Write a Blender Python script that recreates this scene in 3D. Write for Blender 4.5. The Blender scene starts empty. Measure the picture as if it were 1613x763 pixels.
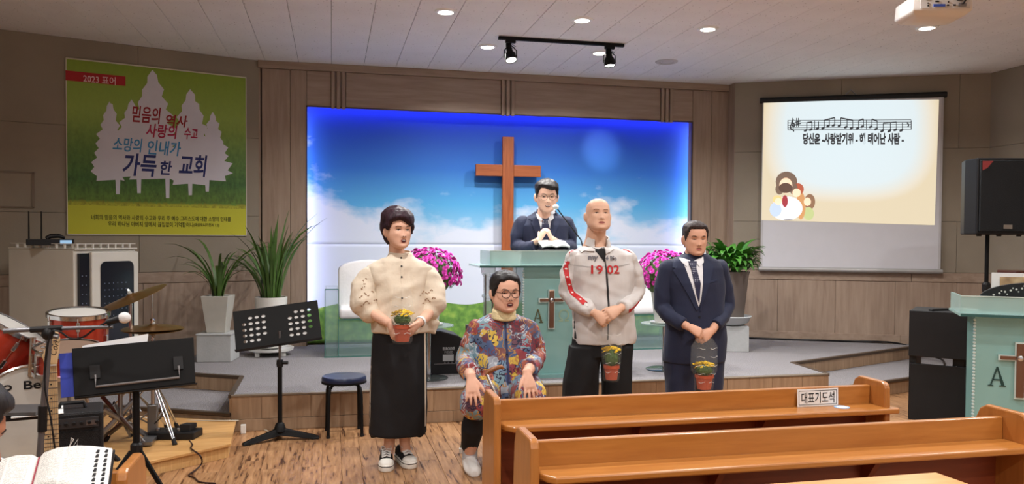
import bpy, bmesh, math, random
import numpy as np
from mathutils import Vector, Matrix, noise
from mathutils.bvhtree import BVHTree
random.seed(7)
S = bpy.context.scene
COL = S.collection

# ---------------------------------------------------------------- camera
FPX = 1250.0; CZ = 1.42; U0 = 806.5
YAW, PITCH, ROLL = math.radians(12.8), math.radians(1.5), math.radians(0.35)
V0 = 374.0 + FPX * math.tan(PITCH)
_F0 = np.array([math.sin(YAW), math.cos(YAW), 0]); _R0 = np.array([math.cos(YAW), -math.sin(YAW), 0])
CF = _F0 * math.cos(PITCH) - np.array([0, 0, math.sin(PITCH)])
_U = np.cross(_R0, CF)
CR = _R0 * math.cos(ROLL) + _U * math.sin(ROLL)
CU = -_R0 * math.sin(ROLL) + _U * math.cos(ROLL)
CC = np.array([0, 0, CZ])
cam_d = bpy.data.cameras.new('camera')
cam = bpy.data.objects.new('camera', cam_d); COL.objects.link(cam)
cam_d.sensor_width = 36; cam_d.sensor_fit = 'HORIZONTAL'
cam_d.lens = 36 * FPX / 1613.0
cam_d.shift_y = (V0 - 381.5) / 1613.0
cam_d.clip_start = 0.05
cam.matrix_world = Matrix(((CR[0], CU[0], -CF[0], 0), (CR[1], CU[1], -CF[1], 0), (CR[2], CU[2], -CF[2], CZ), (0, 0, 0, 1)))
S.camera = cam

# surveying helpers: where a sight line meets a real plane of the room
def ray(u, v): return CF + CR * (u - U0) / FPX - CU * (v - V0) / FPX
def onz(u, v, z=0.0):
    d = ray(u, v); return Vector(CC + d * (z - CZ) / d[2])
def ony(u, v, y):
    d = ray(u, v); return Vector(CC + d * y / d[1])
def onplane(u, v, p, n):
    d = ray(u, v); p = np.array(p); n = np.array(n)
    return Vector(CC + d * float(np.dot(p - CC, n)) / float(np.dot(d, n)))
def pxm(y, u=800):           # metres per photo pixel at a point of the room
    return float(np.dot(np.array(ony(u, 374, y)) - CC, CF)) / FPX

# ---------------------------------------------------------------- world, exposure
def lin(c):
    return tuple(((x / 255.0) / 12.92 if x / 255.0 <= 0.04045 else ((x / 255.0 + 0.055) / 1.055) ** 2.4) for x in c)
W = bpy.data.worlds.new('world'); S.world = W; W.use_nodes = True
W.node_tree.nodes['Background'].inputs[0].default_value = (0.99, 0.99, 1.0, 1)
W.node_tree.nodes['Background'].inputs[1].default_value = 0.55
S.view_settings.view_transform = 'Standard'; S.view_settings.look = 'None'
S.view_settings.gamma = 1.0; S.view_settings.use_curve_mapping = False
S.view_settings.exposure = 0.14
S.cycles.max_bounces = 6; S.cycles.diffuse_bounces = 3; S.cycles.glossy_bounces = 3; S.cycles.transmission_bounces = 4; S.cycles.transparent_max_bounces = 10
S.cycles.caustics_reflective = False; S.cycles.caustics_refractive = False
DOWNLIGHT_W = 28.0; TRACK_W = 30.0; LED_STRENGTH = 30.0; SLIDE_STRENGTH = 0.9

# ---------------------------------------------------------------- materials
MATS = {}
def _new(name):
    m = bpy.data.materials.new(name); m.use_nodes = True
    nt = m.node_tree; b = nt.nodes['Principled BSDF']; MATS[name] = m
    return m, nt, b
def N(nt, t, **kw):
    n = nt.nodes.new(t)
    for k, v in kw.items(): setattr(n, k, v)
    return n
def ramp(nt, stops, interp='LINEAR'):
    r = N(nt, 'ShaderNodeValToRGB'); cr = r.color_ramp; cr.interpolation = interp
    while len(cr.elements) < len(stops): cr.elements.new(0.5)
    for e, (p, c) in zip(cr.elements, stops): e.position = p; e.color = (*lin(c), 1)
    return r
def coords(nt, scale=(1, 1, 1), kind='Object', rot=(0, 0, 0)):
    tc = N(nt, 'ShaderNodeTexCoord'); mp = N(nt, 'ShaderNodeMapping')
    mp.inputs['Scale'].default_value = scale; mp.inputs['Rotation'].default_value = rot
    nt.links.new(tc.outputs[kind], mp.inputs['Vector']); return mp.outputs[0]
def mat(name, col, rough=0.6, metal=0.0, var=0.06, nscale=6.0, bump=0.0, bscale=40.0, spec=0.4, alpha=1.0, trans=0.0, ior=1.45, coat=0.0, sheen=0.0, sss=0.0):
    """plain material: base colour with a soft noise variation, optional fine relief"""
    if name in MATS: return MATS[name]
    m, nt, b = _new(name)
    c = lin(col)
    v = coords(nt)
    nz = N(nt, 'ShaderNodeTexNoise'); nz.inputs['Scale'].default_value = nscale; nz.inputs['Detail'].default_value = 4
    nt.links.new(v, nz.inputs['Vector'])
    mr = N(nt, 'ShaderNodeMapRange'); mr.inputs[3].default_value = 1 - var; mr.inputs[4].default_value = 1 + var
    mr.inputs[1].default_value = 0.3; mr.inputs[2].default_value = 0.7
    nt.links.new(nz.outputs[0], mr.inputs[0])
    mx = N(nt, 'ShaderNodeVectorMath', operation='SCALE'); mx.inputs[0].default_value = c
    nt.links.new(mr.outputs[0], mx.inputs['Scale']); nt.links.new(mx.outputs[0], b.inputs['Base Color'])
    b.inputs['Roughness'].default_value = rough; b.inputs['Metallic'].default_value = metal
    b.inputs['Specular IOR Level'].default_value = spec; b.inputs['IOR'].default_value = ior
    b.inputs['Alpha'].default_value = alpha; b.inputs['Transmission Weight'].default_value = trans
    b.inputs['Coat Weight'].default_value = coat; b.inputs['Sheen Weight'].default_value = sheen
    if sss: b.inputs['Subsurface Weight'].default_value = sss; b.inputs['Subsurface Radius'].default_value = (0.012, 0.005, 0.003)
    if bump:
        n2 = N(nt, 'ShaderNodeTexNoise'); n2.inputs['Scale'].default_value = bscale; n2.inputs['Detail'].default_value = 5
        nt.links.new(v, n2.inputs['Vector'])
        bp = N(nt, 'ShaderNodeBump'); bp.inputs['Strength'].default_value = bump; bp.inputs['Distance'].default_value = 0.01
        nt.links.new(n2.outputs[0], bp.inputs['Height']); nt.links.new(bp.outputs[0], b.inputs['Normal'])
    return m
def wood(name, c1, c2, grain=(1.2, 14, 14), rough=0.45, coat=0.0, bump=0.05, dark=None, varobj=0.12, gscale=3.0):
    """wood grain stretched along the axis with the smallest grain factor"""
    if name in MATS: return MATS[name]
    m, nt, b = _new(name)
    oi = N(nt, 'ShaderNodeObjectInfo')
    v0 = coords(nt, grain)
    off = N(nt, 'ShaderNodeVectorMath', operation='SCALE'); off.inputs[0].default_value = (37, 53, 71)
    nt.links.new(oi.outputs['Random'], off.inputs['Scale'])
    ad = N(nt, 'ShaderNodeVectorMath', operation='ADD'); nt.links.new(v0, ad.inputs[0]); nt.links.new(off.outputs[0], ad.inputs[1])
    nz = N(nt, 'ShaderNodeTexNoise'); nz.inputs['Scale'].default_value = gscale; nz.inputs['Detail'].default_value = 6
    nz.inputs['Roughness'].default_value = 0.6; nz.inputs['Distortion'].default_value = 0.4
    nt.links.new(ad.outputs[0], nz.inputs['Vector'])
    st = [(0.3, c1), (0.7, c2)]
    if dark: st = [(0.36, dark), (0.41, c1), (0.7, c2)]
    r = ramp(nt, st); nt.links.new(nz.outputs[0], r.inputs[0])
    mr = N(nt, 'ShaderNodeMapRange'); mr.inputs[3].default_value = 1 - varobj; mr.inputs[4].default_value = 1 + varobj
    nt.links.new(oi.outputs['Random'], mr.inputs[0])
    mx = N(nt, 'ShaderNodeVectorMath', operation='SCALE'); nt.links.new(r.outputs[0], mx.inputs[0]); nt.links.new(mr.outputs[0], mx.inputs['Scale'])
    nt.links.new(mx.outputs[0], b.inputs['Base Color'])
    b.inputs['Roughness'].default_value = rough; b.inputs['Coat Weight'].default_value = coat; b.inputs['Coat Roughness'].default_value = 0.25
    bp = N(nt, 'ShaderNodeBump'); bp.inputs['Strength'].default_value = bump; bp.inputs['Distance'].default_value = 0.004
    nt.links.new(nz.outputs[0], bp.inputs['Height']); nt.links.new(bp.outputs[0], b.inputs['Normal'])
    return m
def emis(name, col, strength):
    if name in MATS: return MATS[name]
    m, nt, b = _new(name)
    b.inputs['Base Color'].default_value = (*lin(col), 1); b.inputs['Emission Color'].default_value = (*lin(col), 1)
    b.inputs['Emission Strength'].default_value = strength; b.inputs['Roughness'].default_value = 0.5
    return m
def clear(name, col, alpha=0.25, rough=0.05):
    """thin clear acrylic, glass or film: see-through with a glossy face"""
    if name in MATS: return MATS[name]
    m, nt, b = _new(name)
    v = coords(nt); nz = N(nt, 'ShaderNodeTexNoise'); nz.inputs['Scale'].default_value = 5
    nt.links.new(v, nz.inputs['Vector'])
    mr = N(nt, 'ShaderNodeMapRange'); mr.inputs[3].default_value = alpha * 0.9; mr.inputs[4].default_value = alpha * 1.1
    nt.links.new(nz.outputs[0], mr.inputs[0]); nt.links.new(mr.outputs[0], b.inputs['Alpha'])
    b.inputs['Base Color'].default_value = (*lin(col), 1); b.inputs['Roughness'].default_value = rough
    b.inputs['Specular IOR Level'].default_value = 0.6
    return m

# ---------------------------------------------------------------- mesh building
class MB:
    def __init__(s): s.v = []; s.f = []; s.m = []
    def add(s, vs, fs, mi=0):
        o = len(s.v); s.v += [tuple(p) for p in vs]; s.f += [tuple(i + o for i in f) for f in fs]; s.m += [mi] * len(fs); return s
    def box(s, lo, hi, mi=0, M=None):
        x0, y0, z0 = lo; x1, y1, z1 = hi
        vs = [Vector(p) for p in ((x0, y0, z0), (x1, y0, z0), (x1, y1, z0), (x0, y1, z0), (x0, y0, z1), (x1, y0, z1), (x1, y1, z1), (x0, y1, z1))]
        if M is not None: vs = [M @ p for p in vs]
        return s.add(vs, [(0, 3, 2, 1), (4, 5, 6, 7), (0, 1, 5, 4), (1, 2, 6, 5), (2, 3, 7, 6), (3, 0, 4, 7)], mi)
    def prism(s, poly, z0, z1, mi=0, M=None):
        """polygon in XY (counter-clockwise) extruded along Z"""
        n = len(poly)
        vs = [Vector((p[0], p[1], z0)) for p in poly] + [Vector((p[0], p[1], z1)) for p in poly]
        if M is not None: vs = [M @ p for p in vs]
        fs = [tuple(range(n - 1, -1, -1)), tuple(range(n, 2 * n))] + [(i, (i + 1) % n, n + (i + 1) % n, n + i) for i in range(n)]
        return s.add(vs, fs, mi)
    def tube(s, pts, r, n=8, mi=0, cap=True, flat=None, up=None):
        """sweep along points; r number or list; flat = (a, b) squash factors of the section"""
        pts = [Vector(p) for p in pts]; k = len(pts)
        rs = r if isinstance(r, (list, tuple)) else [r] * k
        T = []
        for i in range(k):
            t = (pts[min(i + 1, k - 1)] - pts[max(i - 1, 0)])
            T.append(t.normalized() if t.length > 1e-9 else Vector((0, 0, 1)))
        a = Vector(up) if up is not None else (Vector((0, 0, 1)) if abs(T[0].z) < 0.9 else Vector((0, 1, 0)))
        vs = []
        for i in range(k):
            a = (a - T[i] * a.dot(T[i]))
            if a.length < 1e-6: a = T[i].orthogonal()
            a.normalize(); b = T[i].cross(a)
            ra = rs[i]; fa, fb = (1, 1) if flat is None else flat
            if isinstance(ra, tuple): fa, fb = ra; ra = 1
            for j in range(n):
                th = 2 * math.pi * j / n
                vs.append(pts[i] + a * (math.cos(th) * ra * fa) + b * (math.sin(th) * ra * fb))
        fs = []
        for i in range(k - 1):
            for j in range(n):
                fs.append((i * n + j, i * n + (j + 1) % n, (i + 1) * n + (j + 1) % n, (i + 1) * n + j))
        if cap: fs += [tuple(range(n - 1, -1, -1)), tuple(range((k - 1) * n, k * n))]
        return s.add(vs, fs, mi)
    def lathe(s, prof, n=24, mi=0, M=None, cap=True, sx=1, sy=1):
        vs = []
        for r, z in prof:
            for j in range(n):
                th = 2 * math.pi * j / n; vs.append(Vector((r * math.cos(th) * sx, r * math.sin(th) * sy, z)))
        if M is not None: vs = [M @ p for p in vs]
        k = len(prof); fs = []
        for i in range(k - 1):
            for j in range(n): fs.append((i * n + j, i * n + (j + 1) % n, (i + 1) * n + (j + 1) % n, (i + 1) * n + j))
        if cap: fs += [tuple(range(n - 1, -1, -1)), tuple(range((k - 1) * n, k * n))]
        return s.add(vs, fs, mi)
    def loft(s, rings, mi=0, cap=True):
        """rings: lists of equal point counts"""
        n = len(rings[0]); vs = [p for r in rings for p in r]; fs = []
        for i in range(len(rings) - 1):
            for j in range(n): fs.append((i * n + j, i * n + (j + 1) % n, (i + 1) * n + (j + 1) % n, (i + 1) * n + j))
        if cap: fs += [tuple(range(n - 1, -1, -1)), tuple(range((len(rings) - 1) * n, len(rings) * n))]
        return s.add(vs, fs, mi)
    def ball(s, c, r, n=12, mi=0, M=None):
        rx, ry, rz = r if isinstance(r, (tuple, list)) else (r, r, r)
        c = Vector(c); vs = []; k = max(6, n // 2 + 2)
        for i in range(1, k):
            ph = math.pi * i / k
            for j in range(n):
                th = 2 * math.pi * j / n
                p = Vector((rx * math.sin(ph) * math.cos(th), ry * math.sin(ph) * math.sin(th), -rz * math.cos(ph)))
                vs.append(c + (M @ p if M is not None else p))
        a = len(vs); t = Vector((0, 0, rz)); vs += [c - (M @ t if M is not None else t), c + (M @ t if M is not None else t)]
        fs = []
        for i in range(k - 2):
            for j in range(n): fs.append((i * n + j, i * n + (j + 1) % n, (i + 1) * n + (j + 1) % n, (i + 1) * n + j))
        for j in range(n):
            fs.append((a, (j + 1) % n, j)); fs.append((a + 1, (k - 2) * n + j, (k - 2) * n + (j + 1) % n))
        return s.add(vs, fs, mi)
    def mesh(s, name, mats, bevel=0.0, smooth=None, segs=2, fixn=True):
        me = bpy.data.meshes.new(name); me.from_pydata(s.v, [], s.f)
        for m in (mats if isinstance(mats, (list, tuple)) else [mats]): me.materials.append(m)
        me.polygons.foreach_set('material_index', s.m)
        if bevel or fixn:
            bm = bmesh.new(); bm.from_mesh(me)
            if fixn: bmesh.ops.recalc_face_normals(bm, faces=bm.faces)
            if bevel:
                es = [e for e in bm.edges if len(e.link_faces) == 2 and e.calc_face_angle(0) > 0.6]
                bmesh.ops.bevel(bm, geom=es, offset=bevel, segments=segs, affect='EDGES', profile=0.5, clamp_overlap=True)
            bm.to_mesh(me); bm.free()
        if smooth is not None:
            me.shade_smooth()
            if smooth < 180: me.set_sharp_from_angle(angle=math.radians(smooth))
        return me
    def build(s, name, mats, parent=None, **kw):
        return link(name, s.mesh(name, mats, **kw), parent)
def link(name, me, parent=None):
    o = bpy.data.objects.new(name, me); COL.objects.link(o)
    if parent is not None: o.parent = parent
    return o
def tag(o, label, cat, group=None, kind=None):
    o['label'] = label; o['category'] = cat
    if group: o['group'] = group
    if kind: o['kind'] = kind
    return o
def empty(name, loc, rz=0.0):
    o = bpy.data.objects.new(name, None); COL.objects.link(o); o.location = loc; o.rotation_euler = (0, 0, rz); o.empty_display_size = 0.1
    return o
def thing(name, label, cat, loc=(0, 0, 0), rz=0.0, group=None):
    return tag(empty(name, loc, rz), label, cat, group)
def struct(o):
    o['kind'] = 'structure'; return o
def copy_tree(o, parent=None):
    c = o.copy(); COL.objects.link(c); c.parent = parent
    for ch in [x for x in ALLCH(o)]: copy_tree(ch, c)
    return c
def ALLCH(o): return [x for x in COL.objects if x.parent == o]
_tmp = bpy.data.scenes.new('workbench')
def evaluated(o):
    """mesh of an object with its modifiers, worked out in a scratch scene; the object is discarded"""
    _tmp.collection.objects.link(o); vl = _tmp.view_layers[0]; vl.update()
    me = bpy.data.meshes.new_from_object(o.evaluated_get(vl.depsgraph), depsgraph=vl.depsgraph)
    bpy.data.objects.remove(o); return me
_pen = bpy.data.objects.new('pen', bpy.data.curves.new('pen', 'FONT')); _tmp.collection.objects.link(_pen)
def text_mesh(body, size, bold=0.0, shear=0.0, align='CENTER', space=1.0, depth=0.0):
    """writing as a flat mesh in XY, centred on its bounding box"""
    c = _pen.data; c.body = body; c.size = size; c.offset = bold; c.shear = shear
    c.align_x = align; c.space_character = space; c.extrude = depth; c.resolution_u = 3
    vl = _tmp.view_layers[0]; vl.update()
    me = bpy.data.meshes.new_from_object(_pen.evaluated_get(vl.depsgraph), depsgraph=vl.depsgraph)
    vs = [v.co for v in me.vertices]
    if vs:
        cx = (min(v.x for v in vs) + max(v.x for v in vs)) / 2; cy = (min(v.y for v in vs) + max(v.y for v in vs)) / 2
        for v in me.vertices: v.co.x -= cx; v.co.y -= cy
    me['w'] = max([v.x for v in vs] + [0]) - min([v.x for v in vs] + [0])
    return me
def writing(name, body, size, m, M, parent=None, fitw=None, **kw):
    me = text_mesh(body, size, **kw)
    if fitw and me['w'] > 0:
        k = fitw / (max(v.co.x for v in me.vertices) - min(v.co.x for v in me.vertices))
        for v in me.vertices: v.co.x *= k
    me.transform(M); me.materials.clear(); me.materials.append(m)
    return link(name, me, parent)
def frame(o, ex, ey, ez):
    """matrix from an origin and three axes"""
    return Matrix(((ex[0], ey[0], ez[0], o[0]), (ex[1], ey[1], ez[1], o[1]), (ex[2], ey[2], ez[2], o[2]), (0, 0, 0, 1)))
def rotz(a): return Matrix.Rotation(a, 4, 'Z')
def T(x, y, z): return Matrix.Translation((x, y, z))

# common materials
m_black = mat('black_plastic', (22, 22, 24), 0.45, var=0.1)
m_blackm = mat('black_metal', (11, 11, 12), 0.55, 0.0, spec=.25, var=0.1)
m_chrome = mat('chrome', (205, 207, 210), 0.16, 1.0, var=0.05)
m_steel = mat('steel', (140, 140, 142), 0.35, 0.9, var=0.1)
m_white = mat('white_plastic', (225, 225, 222), 0.4, var=0.03)
m_print_dark = mat('print_dark', (25, 25, 28), 0.7)
m_rubber = mat('rubber', (28, 26, 26), 0.8)
# ================================================================ the setting
ZC = 3.22; ZS = 0.262; ZL = 0.13; YW = 8.58; YF = 6.03
LW0 = Vector((-0.72, 8.60, 0)); LWd = Vector((-0.943, -0.333, 0)).normalized(); LWn = Vector((-LWd.y, LWd.x, 0)); LWn = LWn if LWn.y < 0 else -LWn
RW0 = Vector((4.55, 8.43, 0)); RWd = Vector((1, -0.5, 0)).normalized(); RWn = Vector((RWd.y, -RWd.x, 0)); RWn = RWn if RWn.y < 0 else -RWn
XR = 6.93; XL = -3.42; YB = -4.2
LWlen = (XL - LW0.x) / LWd.x; RWlen = (XR - RW0.x) / RWd.x
LWc = LW0 + LWd * LWlen; RWc = RW0 + RWd * RWlen

m_wallpanel = mat('stone_look_wallboard', (148, 137, 121), 0.75, var=0.10, nscale=1.6, bump=0.12, bscale=60)
m_panelwood = wood('greige_wood_panel', (146, 124, 107), (168, 147, 129), grain=(9, 9, 0.7), rough=0.5, varobj=0.05)
m_panelwoodh = wood('greige_wood_panel_level', (146, 124, 107), (168, 147, 129), grain=(0.7, 9, 9), rough=0.5, varobj=0.04)
m_ceil = mat('ceiling_board_white', (236, 233, 234), 0.9, var=0.03, nscale=3)
# pinholed ceiling boards
def pinholes(m):
    nt = m.node_tree; b = nt.nodes['Principled BSDF']
    src = b.inputs['Base Color'].links[0].from_socket
    v = coords(nt, (1, 1, 1)); vo = N(nt, 'ShaderNodeTexNoise'); vo.inputs['Scale'].default_value = 42; vo.inputs['Detail'].default_value = 3
    nt.links.new(v, vo.inputs['Vector'])
    r = ramp(nt, [(0.29, (165, 158, 155)), (0.34, (255, 255, 255))]); nt.links.new(vo.outputs[0], r.inputs[0])
    mx = N(nt, 'ShaderNodeVectorMath', operation='MULTIPLY'); nt.links.new(src, mx.inputs[0]); nt.links.new(r.outputs[0], mx.inputs[1])
    nt.links.new(mx.outputs[0], b.inputs['Base Color'])
pinholes(m_ceil)
m_floor = wood('worn_oak_floor', (140, 100, 66), (180, 138, 98), grain=(15, 1.5, 9), rough=0.4, dark=(74, 46, 28), bump=0.15, varobj=0.08, gscale=3.0)
m_joint = mat('joint_dark', (70, 60, 52), 0.9)
# speckled grey carpet
m_carpet, _nt, _b = _new('grey_carpet')
_v = coords(_nt); _n1 = N(_nt, 'ShaderNodeTexNoise'); _n1.inputs['Scale'].default_value = 130; _n1.inputs['Detail'].default_value = 3
_nt.links.new(_v, _n1.inputs['Vector']); _r = ramp(_nt, [(0.3, (90, 86, 88)), (0.5, (130, 126, 128)), (0.72, (168, 165, 167))])
_nt.links.new(_n1.outputs[0], _r.inputs[0]); _nt.links.new(_r.outputs[0], _b.inputs['Base Color']); _b.inputs['Roughness'].default_value = 0.95
_bp = N(_nt, 'ShaderNodeBump'); _bp.inputs['Strength'].default_value = 0.5; _bp.inputs['Distance'].default_value = 0.004
_nt.links.new(_n1.outputs[0], _bp.inputs['Height']); _nt.links.new(_bp.outputs[0], _b.inputs['Normal'])
m_edge = mat('bronze_edge_trim', (86, 72, 60), 0.4, 0.3)

# --- floor: slab with planks laid on it where the photograph shows them
fl = struct(MB().box((XL - .1, YB, -0.15), (XR + .1, 9.0, -0.006)).build('floor', m_floor))
pm = {}
def plank(w, l):
    k = (round(w, 3), round(l, 3))
    if k not in pm:
        pm[k] = MB().box((-w / 2, -l / 2, -0.006), (w / 2, l / 2, 0.0)).mesh('plank', m_floor, bevel=0.0012, segs=1)
    return pm[k]
for i in range(90):
    x = XL + 0.06 + i * 0.12
    if x > XR: break
    off = random.choice([0, 0.4, 0.8, 0.2, 0.6])
    y = 2.0 - off
    while y < 6.9:
        if -1.6 < x < 2.6 or x > 3.4:
            p = link('plank', plank(0.1185, 1.1985), fl); p.location = (x, y + 0.6, 0)
        y += 1.2
m_floor_back = fl

# --- ceiling
ce = struct(MB().box((XL - .1, YB, ZC + 0.008), (XR + .1, 9.0, ZC + 0.12)).build('ceiling', m_joint))
cb = MB().box((-0.1648, YB, 0), (0.1648, 8.7, 0.012)).mesh('ceiling_board', m_ceil, bevel=0.002, segs=1)
i = 0
for k in range(-11, 22):
    o = link('ceiling_board', cb, ce); o.location = (k * 0.333 + 0.163, 0, ZC)

# --- walls (carriers with boards on them)
def wall_sheet(name, P, d, n, L, z0, z1, mtl, th=0.12):
    M = frame(P, d, -n, (0, 0, 1))
    return struct(MB().box((0, 0, z0), (L, th, z1), M=M).build(name, mtl)), M
def boards(parent, M, rects, th, mtl, name, gap=0.003, bev=0.002):
    for (x0, x1, z0, z1) in rects:
        link(name, MB().box((x0 + gap / 2, -th, z0 + gap / 2), (x1 - gap / 2, 0.002, z1 - gap / 2), M=M).mesh(name, mtl, bevel=bev, segs=1), parent)
m_wallbase = mat('wall_core', (126, 117, 104), 0.9)
wl, ML = wall_sheet('wall_left', LW0, LWd, LWn, LWlen, -0.1, ZC + .02, m_wallbase)
wr, MR = wall_sheet('wall_right', RW0, RWd, RWn, RWlen, -0.1, ZC + .02, m_wallbase)
zcap = 1.06; zw = [1.06, 1.62, 2.42, ZC]
def split(L, w, off=0.0):
    xs = [0.0]; x = off if off > 0.01 else w
    while x < L - 0.05: xs.append(x); x += w
    return list(zip(xs, xs[1:] + [L]))
for wobj, M, L in ((wl, ML, LWlen), (wr, MR, RWlen)):
    for k in range(3):
        boards(wobj, M, [(a, b, zw[k], zw[k + 1]) for a, b in split(L, 1.2, 0.55 if k % 2 else 1.15)], 0.012, m_wallpanel, 'wall_board', gap=0.0025)
    boards(wobj, M, [(a, b, 0.0, 0.955) for a, b in split(L, 0.62, 0.5)], 0.022, m_panelwood, 'wainscot_panel')
    boards(wobj, M, [(a, b, 0.955, zcap) for a, b in split(L, 1.9)], 0.03, m_panelwoodh, 'wainscot_cap')
boards(wr, MR, [(a, b, ZS - .02, ZS + 0.1) for a, b in split(RWlen, 1.8)], 0.030, m_panelwoodh, 'skirting_board')
ws, MS = wall_sheet('wall_right_side', Vector((XR, RWc.y + 0.02, 0)), Vector((0, -1, 0)), Vector((-1, 0, 0)), RWc.y - YB, -0.1, ZC + .02, m_wallbase)
for k in range(3): boards(ws, MS, [(a, b, zw[k], zw[k + 1]) for a, b in split(RWc.y - YB, 1.2, 0.55 if k % 2 else 1.15)], 0.012, m_wallpanel, 'wall_board', gap=0.0025)
boards(ws, MS, [(a, b, 0, zcap) for a, b in split(RWc.y - YB, 0.62)], 0.022, m_panelwood, 'wainscot_panel')
wls, MLS = wall_sheet('wall_left_side', Vector((XL, YB, 0)), Vector((0, 1, 0)), Vector((1, 0, 0)), LWc.y - YB, -0.1, ZC + .02, m_wallpanel)
# access hatch outlined in the left wall
hp = [onplane(u, v, LW0, LWn) for u, v in ((54, 272), (54, 328))]
s1 = (hp[0] - LW0).dot(LWd); hz1, hz0 = hp[0].z, hp[1].z
hm = mat('hatch_frame', (128, 112, 96), 0.6)
hb = MB()
for a in ((s1, s1 + .02, hz0, hz1), (s1, s1 + .5, hz1 - .012, hz1), (s1, s1 + .5, hz0, hz0 + .012), (s1 + .48, s1 + .5, hz0, hz1)): hb.box((a[0], -0.026, a[2]), (a[1], -0.010, a[3]), M=ML)
hb.box((s1 + .01, -0.018, hz0 + .01), (s1 + .49, -0.010, hz1 - .01), 1, M=ML)
tag(hb.build('access_hatch', [hm, m_wallpanel]), 'flush wall hatch with thin frame beside the green banner', 'hatch')

# --- middle wall: wood frame around a recess with a printed backdrop
def xz(u, v, y=YW): p = ony(u, v, y); return p.x, p.z
xa, xb = -0.72, 4.56
rxa, rza = xz(483, 168); rxb, rzb = xz(1091, 191); rz = (rza + rzb) / 2
wb = struct(MB().box((xa - .2, YW + 0.30, -.1), (xb + .2, YW + 0.42, ZC + .02)).build('wall_back', m_wallbase))
def wpanel(x0, x1, z0, z1, y0=YW, th=0.10, mtl=None, name='wall_panel', bev=0.003):
    return MB().box((x0 + .0015, y0, z0 + .0015), (x1 - .0015, y0 + th, z1 - .0015)).build(name, mtl or m_panelwood, wb, bevel=bev, segs=1)
# left and right columns: boards side by side, with depth back to the recess wall
for x0, x1 in ((xa, xa + .30), (xa + .30, rxa)): wpanel(x0, x1, ZS - .02, ZC - .075, th=0.10)
for x0, x1 in ((rxb, rxb + .24), (rxb + .24, xb)): wpanel(x0, x1, ZS - .02, ZC - .075, th=0.10)
# beam over the recess with its level-grained panels
mul = [xz(533, 140)[0], xz(800, 140)[0], xz(1050, 160)[0]]
edges = [rxa] + [e for mx in mul for e in (mx - .075, mx + .075)] + [rxb]
for k in range(0, len(edges), 2): wpanel(edges[k], edges[k + 1], rz, ZC - .075, th=0.09, mtl=m_panelwoodh)
for mx in mul:
    wpanel(mx - .075, mx + .075, rz - .005, ZC - .075, th=0.075, y0=YW + .012)
    for q in (-.055, 0, .055):
        MB().box((mx + q - .018, YW - .022, rz - .02), (mx + q + .018, YW + .014, ZC - .075)).build('mullion', m_panelwood, wb, bevel=.004)
wpanel(rxa - .02, rxb + .02, rz + .004, ZC - .075, y0=YW + .092, th=.012, name='beam_light_stop', bev=0)  # unseen board added to stop strip light leaking through the beam slits
for x0, x1 in ((xa, rxa), (rxb, xb)): wpanel(x0, x1, ZS - .02, ZC - .075, y0=YW + .101, th=.010, name='column_light_stop', bev=0)  # hidden boards added so strip light cannot leak through the column joints
for x0, dy in ((xa - .012, .0), (xb - .018, .16)): MB().box((x0, YW - dy, ZS - .1), (x0 + .03, YW + .31, ZC)).build('column_return', m_panelwood, wb)
tr = MB().box((xa - .02, YW - .03, ZC - .075), (xb + .02, YW + .1, ZC)).build('trim_1', m_panelwoodh, bevel=.004); struct(tr)
MB().box((rxa - .006, YW - .004, rz - .008), (rxb + .006, YW + .02, rz + .004)).build('recess_edge', m_edge, wb)
MB().box((rxa - .006, YW - .004, ZS), (rxa + .006, YW + .02, rz)).build('recess_edge', m_edge, wb)
MB().box((rxb - .006, YW - .004, ZS), (rxb + .006, YW + .02, rz)).build('recess_edge', m_edge, wb)

# printed backdrop in the recess
YBK = YW + 0.22
m_back, nt, b = _new('printed_sky_and_meadow')
tc = N(nt, 'ShaderNodeTexCoord'); sp = N(nt, 'ShaderNodeSeparateXYZ'); nt.links.new(tc.outputs['Object'], sp.inputs[0])
mrz = N(nt, 'ShaderNodeMapRange'); mrz.inputs[1].default_value = ZS; mrz.inputs[2].default_value = rz; nt.links.new(sp.outputs[2], mrz.inputs[0])
sky = ramp(nt, [(0.0, (214, 220, 234)), (0.40, (206, 216, 232)), (0.43, (160, 205, 228)), (0.60, (82, 166, 216)), (0.76, (42, 112, 196)), (1.0, (26, 62, 158))]); nt.links.new(mrz.outputs[0], sky.inputs[0])
mp = N(nt, 'ShaderNodeMapping'); mp.inputs['Scale'].default_value = (0.9, 1, 1.7); mp.inputs['Location'].default_value = (3.3, 0, 0.65); nt.links.new(tc.outputs['Object'], mp.inputs[0])
cn = N(nt, 'ShaderNodeTexNoise'); cn.inputs['Scale'].default_value = 1.5; cn.inputs['Detail'].default_value = 7; cn.inputs['Roughness'].default_value = 0.55; nt.links.new(mp.outputs[0], cn.inputs['Vector'])
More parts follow.
